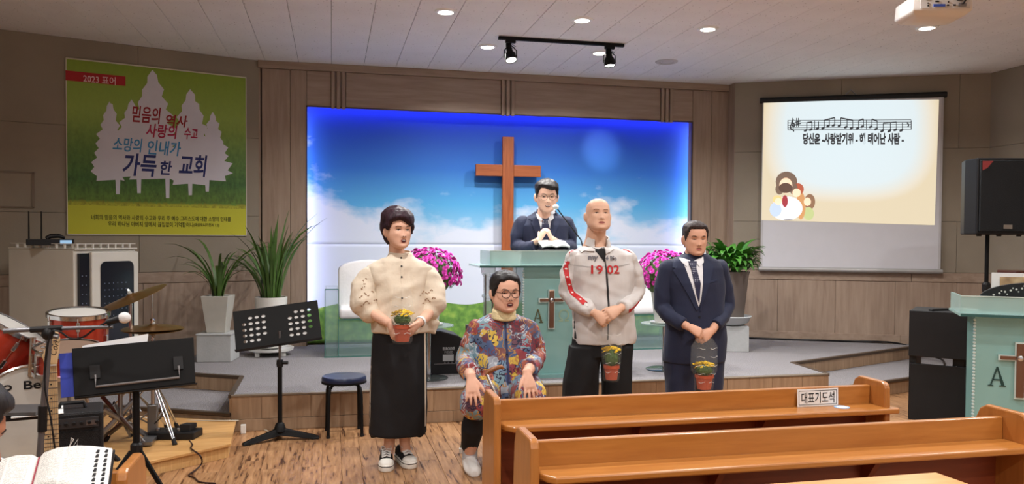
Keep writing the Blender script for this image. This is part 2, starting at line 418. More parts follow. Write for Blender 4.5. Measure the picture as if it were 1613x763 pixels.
# clouds thin out upward: bias by height and stronger towards the left edge
hb_ = N(nt, 'ShaderNodeMapRange'); hb_.inputs[1].default_value = 0.42; hb_.inputs[2].default_value = 0.80; hb_.inputs[3].default_value = 0.26; hb_.inputs[4].default_value = -0.26; nt.links.new(mrz.outputs[0], hb_.inputs[0])
lb = N(nt, 'ShaderNodeMapRange'); lb.inputs[1].default_value = rxa; lb.inputs[2].default_value = rxa + 1.3; lb.inputs[3].default_value = 0.13; lb.inputs[4].default_value = 0.0; nt.links.new(sp.outputs[0], lb.inputs[0])
s1_ = N(nt, 'ShaderNodeMath', operation='ADD'); nt.links.new(cn.outputs[0], s1_.inputs[0]); nt.links.new(hb_.outputs[0], s1_.inputs[1])
s2_ = N(nt, 'ShaderNodeMath', operation='ADD'); nt.links.new(s1_.outputs[0], s2_.inputs[0]); nt.links.new(lb.outputs[0], s2_.inputs[1])
cm = N(nt, 'ShaderNodeMapRange'); cm.inputs[1].default_value = 0.50; cm.inputs[2].default_value = 0.68; nt.links.new(s2_.outputs[0], cm.inputs[0])
mixc = N(nt, 'ShaderNodeMix', data_type='RGBA'); nt.links.new(cm.outputs[0], mixc.inputs[0]); nt.links.new(sky.outputs[0], mixc.inputs[6]); mixc.inputs[7].default_value = (*lin((212, 220, 234)), 1)
# meadow at the foot with a low rolling top line
wv = N(nt, 'ShaderNodeTexNoise'); wv.noise_dimensions = '1D'; wv.inputs['Scale'].default_value = 0.75; wv.inputs['Detail'].default_value = 1; nt.links.new(sp.outputs[0], wv.inputs['W'])
gh = N(nt, 'ShaderNodeMapRange'); gh.inputs[3].default_value = ZS + .26; gh.inputs[4].default_value = ZS + .56; nt.links.new(wv.outputs[0], gh.inputs[0])
gc = N(nt, 'ShaderNodeMath', operation='LESS_THAN'); nt.links.new(sp.outputs[2], gc.inputs[0]); nt.links.new(gh.outputs[0], gc.inputs[1])
gn = N(nt, 'ShaderNodeTexNoise'); gn.inputs['Scale'].default_value = 14; gn.inputs['Detail'].default_value = 6; nt.links.new(tc.outputs['Object'], gn.inputs['Vector'])
gr = ramp(nt, [(0.3, (78, 122, 52)), (0.55, (112, 158, 66)), (0.75, (158, 188, 82))]); nt.links.new(gn.outputs[0], gr.inputs[0])
mixg = N(nt, 'ShaderNodeMix', data_type='RGBA'); nt.links.new(gc.outputs[0], mixg.inputs[0]); nt.links.new(mixc.outputs[2], mixg.inputs[6]); nt.links.new(gr.outputs[0], mixg.inputs[7])
nt.links.new(mixg.outputs[2], b.inputs['Base Color']); b.inputs['Roughness'].default_value = 0.7
g = MB(); nx, nz_ = 60, 30
zseam = xz(600, 385, YBK)[1]
def cloth_y(x, z):
    return YBK + 0.006 * math.sin(x * 5 + z * 3) * (1 if z > 2 else .6) + (0.012 * math.sin(x * 16 + 1) * max(0, .75 - z) if z < .75 else 0)
for (z0, z1, dy) in ((zseam - .02, rz + .16, 0.012), (ZS - 0.0, zseam, 0.0)):
    vs = []; fs = []
    for j in range(nz_ + 1):
        for i in range(nx + 1):
            x = rxa - .16 + (rxb - rxa + .32) * i / nx; z = z0 + (z1 - z0) * j / nz_
            vs.append((x, cloth_y(x, z) + dy, z))
    for j in range(nz_):
        for i in range(nx): a = j * (nx + 1) + i; fs.append((a, a + 1, a + nx + 2, a + nx + 1))
    g.add(vs, fs)
bk = g.build('backdrop_banner', m_back, smooth=60, fixn=False)
sm = bk.modifiers.new('thick', 'SOLIDIFY'); sm.thickness = 0.003
tag(bk, 'large printed backdrop of blue sky, clouds and green meadow behind the cross', 'backdrop')
# light strips tucked behind the recess frame
m_led = emis('led_blue', (96, 104, 255), LED_STRENGTH); m_led2 = emis('led_cool', (188, 198, 255), LED_STRENGTH * 1.0)
for lo, hi, mm in (((rxa - .05, YW + .115, rz + .055), (rxb + .05, YW + .130, rz + .075), m_led),
                   ((rxa - .085, YW + .115, ZS + .3), (rxa - .065, YW + .130, rz), m_led2),
                   ((rxb + .075, YW + .115, ZS + .3), (rxb + .095, YW + .130, rz), m_led2)):
    MB().box(lo, hi).build('led_strip', mm, wb)

# --- stage: upper platform with receding wings, lower step on both sides
upper = [(-.71, YF), (4.16, YF), (4.20, 6.64), (6.62, 7.60), (4.56, 8.66), (-.75, 8.66), (-1.28, 8.40), (-1.28, 7.15), (-.72, 6.84)]
lowL = [(-.71, YF), (-.71, 6.9), (-1.24, 7.2), (-1.24, 8.41), (-3.41, 7.66), (-3.41, 7.42)]
lowR = [(4.14, YF), (6.92, 6.90), (6.92, 7.40), (6.5, 7.75), (4.18, 6.8)]
m_riser = wood('stage_riser_wood', (150, 122, 96), (176, 148, 120), grain=(11, 11, 0.8), rough=0.5, varobj=0.10)
st = struct(MB().prism(upper, 0.0, ZS - .012).build('floor_stage', m_joint))
cp = MB().prism(upper, ZS - .012, ZS).build('carpet', m_carpet, st)
for nm, poly in (('floor_step_left', lowL[::-1]), ('floor_step_right', lowR)):
    o = struct(MB().prism(poly, 0.0, ZL - .012).build(nm, m_joint))
    MB().prism(poly, ZL - .012, ZL).build('carpet', m_carpet, o)
    if nm.endswith('left'): stL = o
    else: stR = o
def riser(parent, A, B, z0, z1, w, base=0.0, trimh=0.022, mt=None):
    """boards standing along A-B facing the room, with a base strip and an edge trim"""
    A = Vector((*A, 0)); B = Vector((*B, 0)); d = (B - A); L = d.length; d.normalize(); n = Vector((d.y, -d.x, 0))
    if n.y > 0 and abs(n.y) > .2: n = -n
    M = frame(A, d, -n, (0, 0, 1))
    x = 0.0; k = 0
    while x < L - .01:
        x1 = min(L, x + w * random.choice((0.75, 1.0, 1.25)))
        if L - x1 < .08: x1 = L
        link('riser_board', MB().box((x + .001, -.014, z0 + base + .001), (x1 - .001, 0.001, z1 - trimh), M=M).mesh('riser_board', m_riser, bevel=.0015, segs=1), parent)
        x = x1
    if base:
        x = 0.0
        while x < L - .01:
            x1 = min(L, x + 1.62)
            link('base_board', MB().box((x + .001, -.02, z0), (x1 - .001, 0.001, z0 + base - .001), M=M).mesh('base_board', m_riser, bevel=.0015, segs=1), parent); x = x1
    link('edge_trim', MB().box((0, -.022, z1 - trimh), (L, 0.02, z1 + .003), M=M).mesh('edge_trim', mt or m_edge, bevel=.003, segs=1), parent)
riser(st, upper[0], upper[1], 0, ZS, .28, base=.085, trimh=.013, mt=mat('front_edge_trim', (132, 120, 106), .4, .3))
riser(st, upper[8], upper[0], ZL, ZS, .28); riser(st, upper[7], upper[8], ZL, ZS, .28)
riser(st, upper[1], upper[2], ZL, ZS, .28); riser(st, upper[2], upper[3], ZL, ZS, .28)
riser(stL, lowL[5], lowL[0], 0, ZL, .28); riser(stR, lowR[0], lowR[1], 0, ZL, .28)

# --- drum platform of pale plywood
m_ply = wood('pale_plywood', (190, 140, 84), (214, 168, 108), grain=(1.0, 8, 8), rough=0.4, varobj=0.03)
m_plyedge = wood('plywood_edge', (196, 150, 92), (222, 182, 124), grain=(40, 40, 1.5), rough=0.6, varobj=0.02)
plat = [(-.63, 5.30), (-.67, 5.97), (-2.4, 6.66), (-3.2, 6.3), (-3.0, 4.80), (-1.15, 4.894)]
pf = thing('drum_platform', 'low pale plywood platform under the red drum kit', 'platform')
MB().prism(plat, 0.075, 0.09).build('deck', m_ply, pf, bevel=.001)
MB().prism([(-.645, 5.315), (-.685, 5.955), (-2.4, 6.63), (-3.15, 6.28), (-2.98, 4.82), (-1.155, 4.915)], 0.0, 0.075).build('plinth', m_plyedge, pf)
ZP = 0.09

# --- downlights
m_dl = emis('downlight_diffuser', (255, 246, 230), 14.0)
m_trim = mat('lamp_trim', (240, 240, 238), 0.4)
def downlight(x, y, label, group='round ceiling downlights', power=DOWNLIGHT_W):
    t = thing('downlight', label, 'ceiling lamp', (x, y, ZC), 0, group)
    MB().lathe([(0.062, -0.003), (0.062, -.012), (0.085, -.010), (0.092, -.002), (0.092, 0.0)], 28, cap=False).build('trim_ring', m_trim, t, smooth=40)
    MB().lathe([(0.0005, -.009), (0.062, -.007), (0.0625, -.002), (0.0005, -.002)], 28, cap=False).build('diffuser', m_dl, t)
    ld = bpy.data.lights.new('lamp_light', 'AREA'); ld.shape = 'DISK'; ld.size = 0.13; ld.energy = power; ld.color = (1.0, 0.985, 0.965); ld.spread = math.radians(150)
    lo = bpy.data.objects.new('lamp_light', ld); COL.objects.link(lo); lo.parent = t; lo.location = (0, 0, -.02)
    return t
for u, v, lab in ((702, 18, 'downlight above the woman in the cream blouse, leftmost of the front row'), (917, 31, 'middle downlight of the front row, behind the track light'),
                  (1115, 45, 'downlight nearest the ceiling vent, right end of the front row'), (1460, 43, 'downlight directly beneath the white projector'),
                  (768, 73, 'downlight just left of the track light rail'), (945, 83, 'downlight half hidden by the track light spot')):
    p = onz(u, v, ZC); downlight(p.x, p.y, lab)
# more of the same lamps further back over the pews, out of the photograph
for y, rn in ((4.0, 'first'), (1.6, 'second'), (-0.8, 'third'), (-3.0, 'last')):
    for x, cn in ((-2.0, 'by the left wall'), (0.3, 'left of the aisle'), (2.6, 'over the right pews'), (4.9, 'by the right wall')):
        downlight(x, y, 'downlight %s in the %s row over the pews' % (cn, rn), 'downlights over the pews')
# ================================================================ things on and around the walls
def frac_map(pts_px, plane_p, plane_n):
    return [onplane(u, v, plane_p, plane_n) for u, v in pts_px]
# --- green banner on the left wall
P = LW0 + LWn * 0.020
bx = [onplane(u, v, P, LWn) for u, v in ((103, 90), (388, 122), (388, 371), (107, 371))]
bw = (bx[1] - bx[0]).dot(-LWd); s0 = (bx[0] - P).dot(-LWd)
btop = (bx[0].z + bx[1].z) / 2; bbot = (bx[2].z + bx[3].z) / 2; bh = btop - bbot
ban = thing('wall_banner', 'square green church banner with white tree silhouettes and Korean lettering', 'banner', P - LWd * s0 + Vector((0, 0, bbot)), math.atan2(-LWd.y, -LWd.x))
m_ban, nt, b = _new('banner_print')
tc = N(nt, 'ShaderNodeTexCoord'); sp = N(nt, 'ShaderNodeSeparateXYZ'); nt.links.new(tc.outputs['Object'], sp.inputs[0])
nz = N(nt, 'ShaderNodeTexNoise'); nz.inputs['Scale'].default_value = 26; nz.inputs['Detail'].default_value = 6; nz.inputs['Roughness'].default_value = .7
mpn = N(nt, 'ShaderNodeMapping'); mpn.inputs['Scale'].default_value = (1, 1, .55); nt.links.new(tc.outputs['Object'], mpn.inputs[0]); nt.links.new(mpn.outputs[0], nz.inputs['Vector'])
ad = N(nt, 'ShaderNodeMath', operation='MULTIPLY_ADD'); ad.inputs[1].default_value = 0.10; nt.links.new(nz.outputs[0], ad.inputs[0]); nt.links.new(sp.outputs[2], ad.inputs[2])
mr = N(nt, 'ShaderNodeMapRange'); mr.inputs[1].default_value = 0.05; mr.inputs[2].default_value = bh + .05; nt.links.new(ad.outputs[0], mr.inputs[0])
r1 = ramp(nt, [(0.0, (196, 192, 40)), (0.185, (190, 190, 42)), (0.20, (104, 140, 44)), (0.32, (70, 118, 48)), (0.5, (104, 142, 60)), (0.72, (150, 176, 74)), (1.0, (134, 160, 40))]); nt.links.new(mr.outputs[0], r1.inputs[0])
r2 = ramp(nt, [(0.3, (150, 150, 150)), (0.62, (255, 255, 255))]); nt.links.new(nz.outputs[0], r2.inputs[0])
ms = N(nt, 'ShaderNodeMapRange'); ms.inputs[1].default_value = bh * .2; ms.inputs[2].default_value = bh * .65; ms.inputs[3].default_value = 1.0; ms.inputs[4].default_value = 0.15; nt.links.new(sp.outputs[2], ms.inputs[0])
mg = N(nt, 'ShaderNodeMath', operation='GREATER_THAN'); mg.inputs[1].default_value = bh * .17; nt.links.new(sp.outputs[2], mg.inputs[0])
mm_ = N(nt, 'ShaderNodeMath', operation='MULTIPLY'); nt.links.new(ms.outputs[0], mm_.inputs[0]); nt.links.new(mg.outputs[0], mm_.inputs[1])
mx = N(nt, 'ShaderNodeMix', data_type='RGBA', blend_type='MULTIPLY'); nt.links.new(mm_.outputs[0], mx.inputs[0]); nt.links.new(r1.outputs[0], mx.inputs[6]); nt.links.new(r2.outputs[0], mx.inputs[7])
nt.links.new(mx.outputs[2], b.inputs['Base Color']); b.inputs['Roughness'].default_value = 0.55
MB().box((0, -.004, 0), (bw, 0, bh)).build('sheet', m_ban, ban)
def bxy(X, Y):   # photo-crop reading -> place on the cloth
    fx = (X - 236) / 636.0; top = 67 + 73 * fx
    return fx * bw, (698 - Y) / (698 - top) * bh
m_hem = mat('banner_hem', (206, 200, 180), 0.6)
hm_ = MB()
for lo, hi in (((0, -.0055, bh - .012), (bw, -.003, bh)), ((0, -.0055, 0), (bw, -.003, .008)), ((0, -.0055, 0), (.008, -.003, bh)), ((bw - .008, -.0055, 0), (bw, -.003, bh))): hm_.box(lo, hi)
hm_.build('hem', m_hem, ban)
m_treep = mat('tree_print', (214, 212, 220), 0.6, var=.03)
rt = random.Random(3)
for q, (ax, ay, by, hw, tx, ty) in enumerate(((523, 112, 500, 135, 575, 565), (660, 178, 518, 120, 657, 555), (378, 222, 505, 80, 403, 552), (742, 260, 505, 85, 720, 542), (452, 215, 492, 100, 475, 548))):
    Lp = []; Rp = []; n = 17
    for k in range(n + 1):
        f = k / n; y = ay + (by - ay) * f; w = hw * (f ** .75) * (1 - .45 * max(0, f - .85) / .15)
        jag = (1.0 if k % 2 else .72)
        Lp.append((ax - w * jag * rt.uniform(.9, 1.12), y)); Rp.append((ax + w * jag * rt.uniform(.9, 1.12), y + rt.uniform(-6, 6)))
    poly = Lp + [(tx - 8, by - 4), (tx - 6, ty), (tx + 6, ty), (tx + 8, by - 4)] + Rp[::-1]
    pl = [bxy(*p) for p in poly]
    Mb = frame((0, -.0045 - .0003 * q, 0), (1, 0, 0), (0, 0, 1), (0, -1, 0))
    MB().prism(pl, 0, .0006, M=Mb).build('tree_silhouette', m_treep, ban)
m_ink = lambda n, c: mat(n, c, 0.6, var=.02)
def bantext(body, X, Y, wpx, hpx, col, nm, bold=.012, shear=.18, z=.0068, parent=ban):
    x, zz = bxy(X, Y); w = wpx / 636.0 * bw; h = hpx / 600.0 * bh
    return writing('lettering', body, h, m_ink(nm, col), frame((x, -z, zz), (1, 0, 0), (0, 0, 1), (0, -1, 0)), parent, fitw=w, bold=bold * h, shear=shear)
x0, z0 = bxy(236, 115); x1, z1 = bxy(431, 168)
lb_ = MB().box((x0, -.0062, z1), (x1, -.004, z0 + .004)).build('title_strip', mat('strip_red', (170, 36, 40), .6), ban)
bantext('2023 표어', 345, 146, 106, 30, (225, 190, 190), 'ink_pale', shear=0)
bantext('믿음의', 503, 270, 100, 62, (150, 34, 44), 'ink_red', bold=.022); bantext('역사', 610, 292, 78, 46, (150, 34, 44), 'ink_red', bold=.022)
bantext('사랑의', 556, 328, 112, 52, (176, 34, 74), 'ink_crimson', bold=.022); bantext('수고', 660, 337, 50, 46, (176, 34, 74), 'ink_crimson', bold=.022)
bantext('소망의', 437, 376, 102, 52, (64, 140, 190), 'ink_sky', bold=.02); bantext('인내가', 565, 388, 118, 56, (64, 140, 190), 'ink_sky', bold=.02)
bantext('가득', 478, 448, 118, 84, (38, 48, 108), 'ink_navy', bold=.024); bantext('한', 571, 458, 42, 54, (38, 48, 108), 'ink_navy', bold=.024); bantext('교회', 668, 450, 106, 84, (38, 48, 108), 'ink_navy', bold=.024)
bantext('너희의 믿음의 역사와 사랑의 수고와 우리 주 예수 그리스도에 대한 소망의 인내를', 562, 637, 495, 20, (60, 66, 20), 'ink_olive', shear=0, bold=.008)
bantext('우리 하나님 아버지 앞에서 끊임없이 기억함이니', 518, 659, 297, 20, (60, 66, 20), 'ink_olive', shear=0, bold=.008)
bantext('(데살로니가전서 1:3)', 717, 661, 96, 14, (60, 66, 20), 'ink_olive', shear=0)

# --- equipment rack with glazed door
m_rack = mat('rack_cream', (214, 210, 200), 0.45, var=.03); m_rackdark = mat('rack_glass_dark', (18, 22, 34), 0.12, spec=.7)
rk0 = ony(118, 388, 7.0); fd = Vector((.587, .809, 0)); sd = Vector((-.809, .587, 0)); rtop = rk0.z
rk = thing('equipment_rack', 'cream metal equipment rack with dark glass door behind the drums', 'cabinet', (rk0.x, rk0.y, ZL), math.atan2(fd.y, fd.x))
RH = rtop - ZL; RWd_, RD = .60, .80     # local x along the door, y into the depth
MB().box((0, .02, .06), (RWd_, RD, RH - .03)).build('body', m_rack, rk, bevel=.006)
MB().box((.02, .04, 0), (RWd_ - .02, RD - .02, .06)).build('plinth', m_black, rk)
MB().box((-.004, -.004, RH - .03), (RWd_ + .004, RD, RH - .018)).build('top_plate', m_rack, rk, bevel=.003)
for k in range(8):
    MB().box((.02 + k * .072, .0, RH - .018), (.02 + k * .072 + .012, .02, RH + .016)).build('vent_tab', m_rack, rk)
    MB().box((.0, .03 + k * .095, RH - .018), (.018, .03 + k * .095 + .012, RH + .016)).build('vent_tab', m_rack, rk)
MB().box((.01, 0.004, RH + .014), (RWd_ - .01, .018, RH + .020)).build('vent_rail', m_rack, rk); MB().box((.002, .02, RH + .014), (.016, RD - .02, RH + .020)).build('vent_rail', m_rack, rk)
def rrect(w, h, r, n=5):
    pts = []
    for cx, cy, a0 in ((w - r, h - r, 0), (r, h - r, 90), (r, r, 180), (w - r, r, 270)):
        for k in range(n + 1):
            a = math.radians(a0 + 90 * k / n); pts.append((cx + r * math.cos(a), cy + r * math.sin(a)))
    return pts
MB().box((.035, -.006, .10), (.125, .021, RH - .06)).build('slot_window', m_rackdark, rk)
dr = MB().box((.135, -.022, .08), (RWd_ - .002, .018, RH - .05)).build('door', m_rack, rk, bevel=.008)
Mf = frame((.215, -.0235, .12), (1, 0, 0), (0, 0, 1), (0, -1, 0))
MB().prism(rrect(.33, RH - .25, .05), 0, .003, M=Mf).build('door_glass', m_rackdark, dr)
m_gear = mat('mixer_knobs', (120, 130, 150), 0.4); m_gl = mat('gear_light', (60, 80, 130), .5)
kn = MB()
for a in range(6):
    for c in range(7): kn.box((.25 + a * .042, -.0285, .55 + c * .055), (.256 + a * .042, -.0262, .558 + c * .055))
for c in range(9): kn.box((.055, -.009, .35 + c * .075), (.062, -.006, .357 + c * .075)); kn.box((.09, -.009, .35 + c * .075), (.097, -.006, .357 + c * .075))
kn.build('mixer_knobs', m_gear, rk)['kind'] = 'stuff'
MB().box((.50, -.03, .3), (.515, -.022, .42)).build('door_handle', m_black, dr)
# wireless receiver on the rack
p = ony(80, 382, 7.25)
rc = thing('wireless_receiver', 'black wireless microphone receiver with two antennas on the rack', 'receiver', (p.x, p.y, rtop + .004), math.radians(15))
MB().box((-.17, -.09, 0), (.17, .09, .05)).build('case', m_black, rc, bevel=.004)
MB().box((.07, -.093, .008), (.155, -.089, .042)).build('display', emis('receiver_display', (150, 190, 225), .6), rc)
for x in (-.16, -.07): MB().tube([(x, .08, .02), (x, .085, .06), (x, .085, .28)], [.008, .007, .005], 8).build('antenna', m_black, rc)
MB().tube([(-.03, -.03, .055), (.0, -.02, .075), (.06, -.03, .078), (.1, -.01, .06)], [.018, .02, .018, .012], 8).build('headset', m_black, rc, smooth=60)

# --- cross on the backdrop
m_cross = wood('cross_walnut', (132, 66, 30), (168, 92, 48), grain=(14, 14, 1.1), rough=.4, varobj=0)
m_crossh = wood('cross_walnut_level', (132, 66, 30), (168, 92, 48), grain=(1.1, 14, 14), rough=.4, varobj=0)
YX = YBK - .10
c0 = ony(800, 216, YX); c1 = ony(749, 268, YX); c2 = ony(851, 268, YX); cw = 9 * pxm(YX)
cr = thing('wall_cross', 'tall brown wooden cross hung before the sky backdrop', 'cross', (c0.x, YX, 0))
za = c1.z; MB().box((-cw, -.03, .30), (cw, .03, c0.z)).build('upright', m_cross, cr, bevel=.004)
MB().box((c1.x - c0.x, -.03, za - cw), (-cw - .0005, .03, za + cw)).build('arm', m_crossh, cr, bevel=.004)
MB().box((cw + .0005, -.03, za - cw), (c2.x - c0.x, .03, za + cw)).build('arm', m_crossh, cr, bevel=.004)
MB().box((-.03, .028, za - .3), (.03, .115, za + .2)).build('mount', m_black, cr)

# --- projection screen on the right wall
PS = RW0 + RWn * 0.07
def sc(u, v, off=0.0): return onplane(u, v, PS + RWn * off, RWn)
def scl(p): q = p - PS; return (q.dot(RWd), q.z)
scr = thing('projection_screen', 'pull-down projection screen showing a Korean song slide', 'screen', PS, math.atan2(RWd.y, RWd.x))
tl, tr_, br_, bl = [scl(sc(*p)) for p in ((1200, 160), (1487, 153), (1481, 428), (1199, 424))]
xL = (tl[0] + bl[0]) / 2; xR = (tr_[0] + br_[0]) / 2; zT = (tl[1] + tr_[1]) / 2; zB = (bl[1] + br_[1]) / 2
MB().box((xL, 0, zB), (xR, .003, zT)).build('cloth', mat('screen_cloth', (208, 207, 212), .8, var=.02), scr)
MB().tube([(xL - .03, .01, zT + .02), (xR + .03, .01, zT + .02)], .032, 12).build('roller_case', m_black, scr, smooth=40)
MB().tube([(xL - .02, 0, zB), (xR + .02, 0, zB)], .026, 12).build('bottom_bar', mat('bar_grey', (168, 166, 164), .4, .3), scr, smooth=40)
MB().tube([(.5 * (xL + xR) - .06, .02, zT + .05), (.5 * (xL + xR), .02, zT + .11), (.5 * (xL + xR) + .06, .02, zT + .05)], .006, 6).build('hanger', m_steel, scr)
for sxx in (xL + .012, xR - .012): MB().box((sxx - .012, -.0015, zB), (sxx + .012, .002, zT)).build('border', mat('screen_border', (190, 188, 190), .8), scr)
# projected slide
m_slide, nt, b = _new('slide_light')
tc = N(nt, 'ShaderNodeTexCoord'); sp = N(nt, 'ShaderNodeSeparateXYZ')
q = [scl(sc(*p)) for p in ((1203, 160), (1479, 157), (1472, 355), (1199.5, 347))]
sx0, sx1 = q[0][0], q[1][0]; sz1 = (q[0][1] + q[1][1]) / 2; sz0 = (q[2][1] + q[3][1]) / 2
cx_, cz_ = (sx0 + sx1) / 2, sz0 + .74 * (sz1 - sz0)
nt.links.new(tc.outputs['Object'], sp.inputs[0])
def absn(sock, c, half):
    a = N(nt, 'ShaderNodeMath', operation='SUBTRACT'); a.inputs[1].default_value = c; nt.links.new(sock, a.inputs[0])
    d = N(nt, 'ShaderNodeMath', operation='DIVIDE'); d.inputs[1].default_value = half; nt.links.new(a.outputs[0], d.inputs[0])
    e = N(nt, 'ShaderNodeMath', operation='ABSOLUTE'); nt.links.new(d.outputs[0], e.inputs[0])
    f = N(nt, 'ShaderNodeMath', operation='POWER'); f.inputs[1].default_value = 3.0; nt.links.new(e.outputs[0], f.inputs[0]); return f.outputs[0]
s_ = N(nt, 'ShaderNodeMath', operation='ADD'); nt.links.new(absn(sp.outputs[0], cx_, (sx1 - sx0) / 2), s_.inputs[0]); nt.links.new(absn(sp.outputs[2], cz_, (sz1 - sz0) * .58), s_.inputs[1])
r1 = ramp(nt, [(0.0, (228, 242, 247)), (0.4, (228, 240, 243)), (0.78, (238, 228, 208)), (1.0, (234, 217, 184))]); nt.links.new(s_.outputs[0], r1.inputs[0])
nt.links.new(r1.outputs[0], b.inputs['Emission Color']); b.inputs['Emission Strength'].default_value = SLIDE_STRENGTH; b.inputs['Base Color'].default_value = (.05, .05, .05, 1)
sl = MB(); vs = [(x, -.003, z) for x, z in q]; vs += [(x, -.0005, z) for x, z in q]
sl.add(vs, [(3, 2, 1, 0), (4, 5, 6, 7), (0, 1, 5, 4), (1, 2, 6, 5), (2, 3, 7, 6), (3, 0, 4, 7)]); slide = sl.build('slide', m_slide, scr)
def emi2(n, c): return emis('slide_' + n, c, SLIDE_STRENGTH * .9)
mk_, mw_ = emi2('ink', (52, 54, 58)), emi2('white', (232, 240, 246))
# staff and notes: readings from the photograph carried on to the slide
def sp_(X, Y, dy=0.004):    # X, Y in the 981x763 enlargement of that corner
    x, z = scl(sc(1150 + X / 2.1188, 100 + Y / 2.1188)); return Vector((x, -dy, z))
nb = MB()
def bar2(a, b_, w, dy=.004):
    A, B = sp_(*a, dy), sp_(*b_, dy); d = (B - A).normalized(); n = Vector((-d.z, 0, d.x)) * w
    nb.add([A + n, B + n, B - n, A - n], [(0, 1, 2, 3)])
for k in range(5): bar2((193, 191 + 7.8 * k), (604, 188 + 8 * k), .0035)
for X in (193, 282, 455, 604): bar2((X, 190), (X, 221), .004)
def note(X, Y, up=True, L=30):
    c = sp_(X, Y); nb.add([c + Vector((.020 * math.cos(a), 0, .014 * math.sin(a) + .006 * math.cos(a))) for a in [i * math.pi / 5 for i in range(10)]], [tuple(range(10))])
    bar2((X + 4, Y), (X + 4, Y - L), .004)
for grp in (((252, 224), (269, 221)), ((310, 216), (327, 209), (345, 207)), ((365, 208), (386, 213), (405, 216)), ((425, 217), (441, 211)), ((469, 212), (487, 219)), ((507, 226), (531, 226), (551, 222))):
    tops = []
    for X, Y in grp: note(X, Y, L=26); tops.append((X + 4, Y - 26))
    bar2(tops[0], tops[-1], .007)
note(291, 218, L=24); note(571, 224, L=26)
c = [(211, 186), (206, 196), (205, 206), (213, 212), (216, 204), (209, 199), (201, 208), (203, 220), (212, 223), (212, 228)]
for a, b_ in zip(c, c[1:]): bar2(a, b_, .007)
bar2((209, 182), (211, 228), .004)
for X in (222, 228): bar2((X, 182), (X, 212), .004); bar2((X - 4, 196), (X + 9, 192), .005); bar2((X - 4, 204), (X + 9, 200), .005)
bar2((590, 198), (597, 205), .006); bar2((597, 205), (592, 213), .006)
nb.build('music_notation', mk_, scr, fixn=False)['kind'] = 'stuff'
A, B = sp_(243, 252), sp_(580, 252); ex = (B - A).normalized()
writing('lyrics', '당신은 -사랑받기위 - 해 태어난 사람 -', .13, mk_, frame((A + B) / 2, ex, (0, 0, 1), (0, -1, 0)), scr, fitw=(B - A).length, bold=.006)
# cartoon group in the slide's corner
def blob(X, Y, rx, ry, col, dy, n=18, rot=0):
    vs = []
    for k in range(n):
        a = 2 * math.pi * k / n; x, y = rx * math.cos(a), ry * math.sin(a)
        vs.append(sp_(X + x * math.cos(rot) - y * math.sin(rot), Y + x * math.sin(rot) + y * math.cos(rot), dy))
    nbk = MB().add(vs, [tuple(range(n))[::-1]]); return nbk.build('drawing', emi2('c%d_%d_%d' % col, col), scr, fixn=False)
hair, skin_c, robe = (112, 92, 78), (238, 208, 178), (222, 230, 236)
for X, Y, rx, ry, col, dy in ((188, 395, 36, 34, hair, .0040), (165, 420, 14, 18, hair, .0041), (212, 420, 14, 18, hair, .0041), (186, 408, 22, 26, skin_c, .0045), (185, 416, 23, 17, (88, 66, 56), .0048),
                              (190, 484, 52, 44, robe, .0042), (186, 500, 44, 28, robe, .0044), (183, 460, 10, 20, (150, 52, 60), .0049), (194, 522, 16, 12, (120, 112, 112), .0052),
                              (158, 455, 16, 14, (222, 190, 130), .0050), (161, 461, 12, 12, skin_c, .0053), (152, 488, 20, 24, (176, 192, 214), .0050),
                              (226, 420, 20, 20, (166, 84, 60), .0040), (222, 432, 14, 14, skin_c, .0050), (236, 475, 16, 46, (190, 140, 92), .0039),
                              (266, 462, 18, 26, (132, 100, 76), .0037), (258, 462, 12, 14, skin_c, .0041), (262, 502, 18, 24, (174, 184, 128), .0038)):
    if Y + ry > 524: ry = 524 - Y
    blob(X, Y, rx, ry, col, dy)

# --- loudspeaker on a pole
m_grille = mat('speaker_grille', (20, 22, 25), 0.7, bump=.6, bscale=300)
ps = ony(1564, 311, 5.85); k = pxm(5.85, 1564)
spk = thing('loudspeaker', 'black loudspeaker on a pole beside the projection screen', 'loudspeaker', (ps.x, ps.y, ps.z - 59 * k), math.radians(-14))
MB().prism([(-.235, -.17), (.235, -.17), (.235, .02), (.17, .20), (-.17, .20), (-.235, .02)], 0, 118 * k).build('cabinet', m_black, spk, bevel=.012)
MB().box((-.215, -.185, .025), (.215, -.168, 118 * k - .02)).build('grille', m_grille, spk, bevel=.008)
MB().box((-.015, -.19, .05), (.06, -.184, .085)).build('badge', m_chrome, spk)
MB().add([(-.20, -.187, 118 * k - .03), (-.11, -.187, 118 * k - .03), (-.16, -.187, 118 * k - .09), (-.20, -.187, 118 * k - .11)], [(0, 1, 2, 3)]).build('sticker', mat('sticker_red', (150, 60, 60), .5), spk, fixn=False)
for x in (-.17, .0, .17): MB().lathe([(.018, -.014), (.022, 0), (.022, .004)], 10, M=T(x, -.1, 0)).build('foot', m_rubber, spk)
pz = ps.z - 59 * k
sst = thing('speaker_stand', 'black tripod pole carrying the loudspeaker', 'stand', (ps.x - .02, ps.y + .03, 0))
MB().tube([(0, 0, .05), (0, 0, 1.0)], .022, 12).build('outer_pole', m_blackm, sst, smooth=40); MB().tube([(0, 0, .95), (0, 0, pz + .0)], .017, 12).build('inner_pole', m_blackm, sst, smooth=40)
MB().lathe([(.03, .96), (.035, .98), (.035, 1.03), (.026, 1.05)], 12).build('collar', m_black, sst); MB().tube([(-.02, -.03, 1.0), (-.06, -.05, 1.0)], .012, 8).build('knob', m_black, sst)
MB().lathe([(.032, .5), (.036, .52), (.036, .60), (.03, .62)], 12).build('hub', m_black, sst)
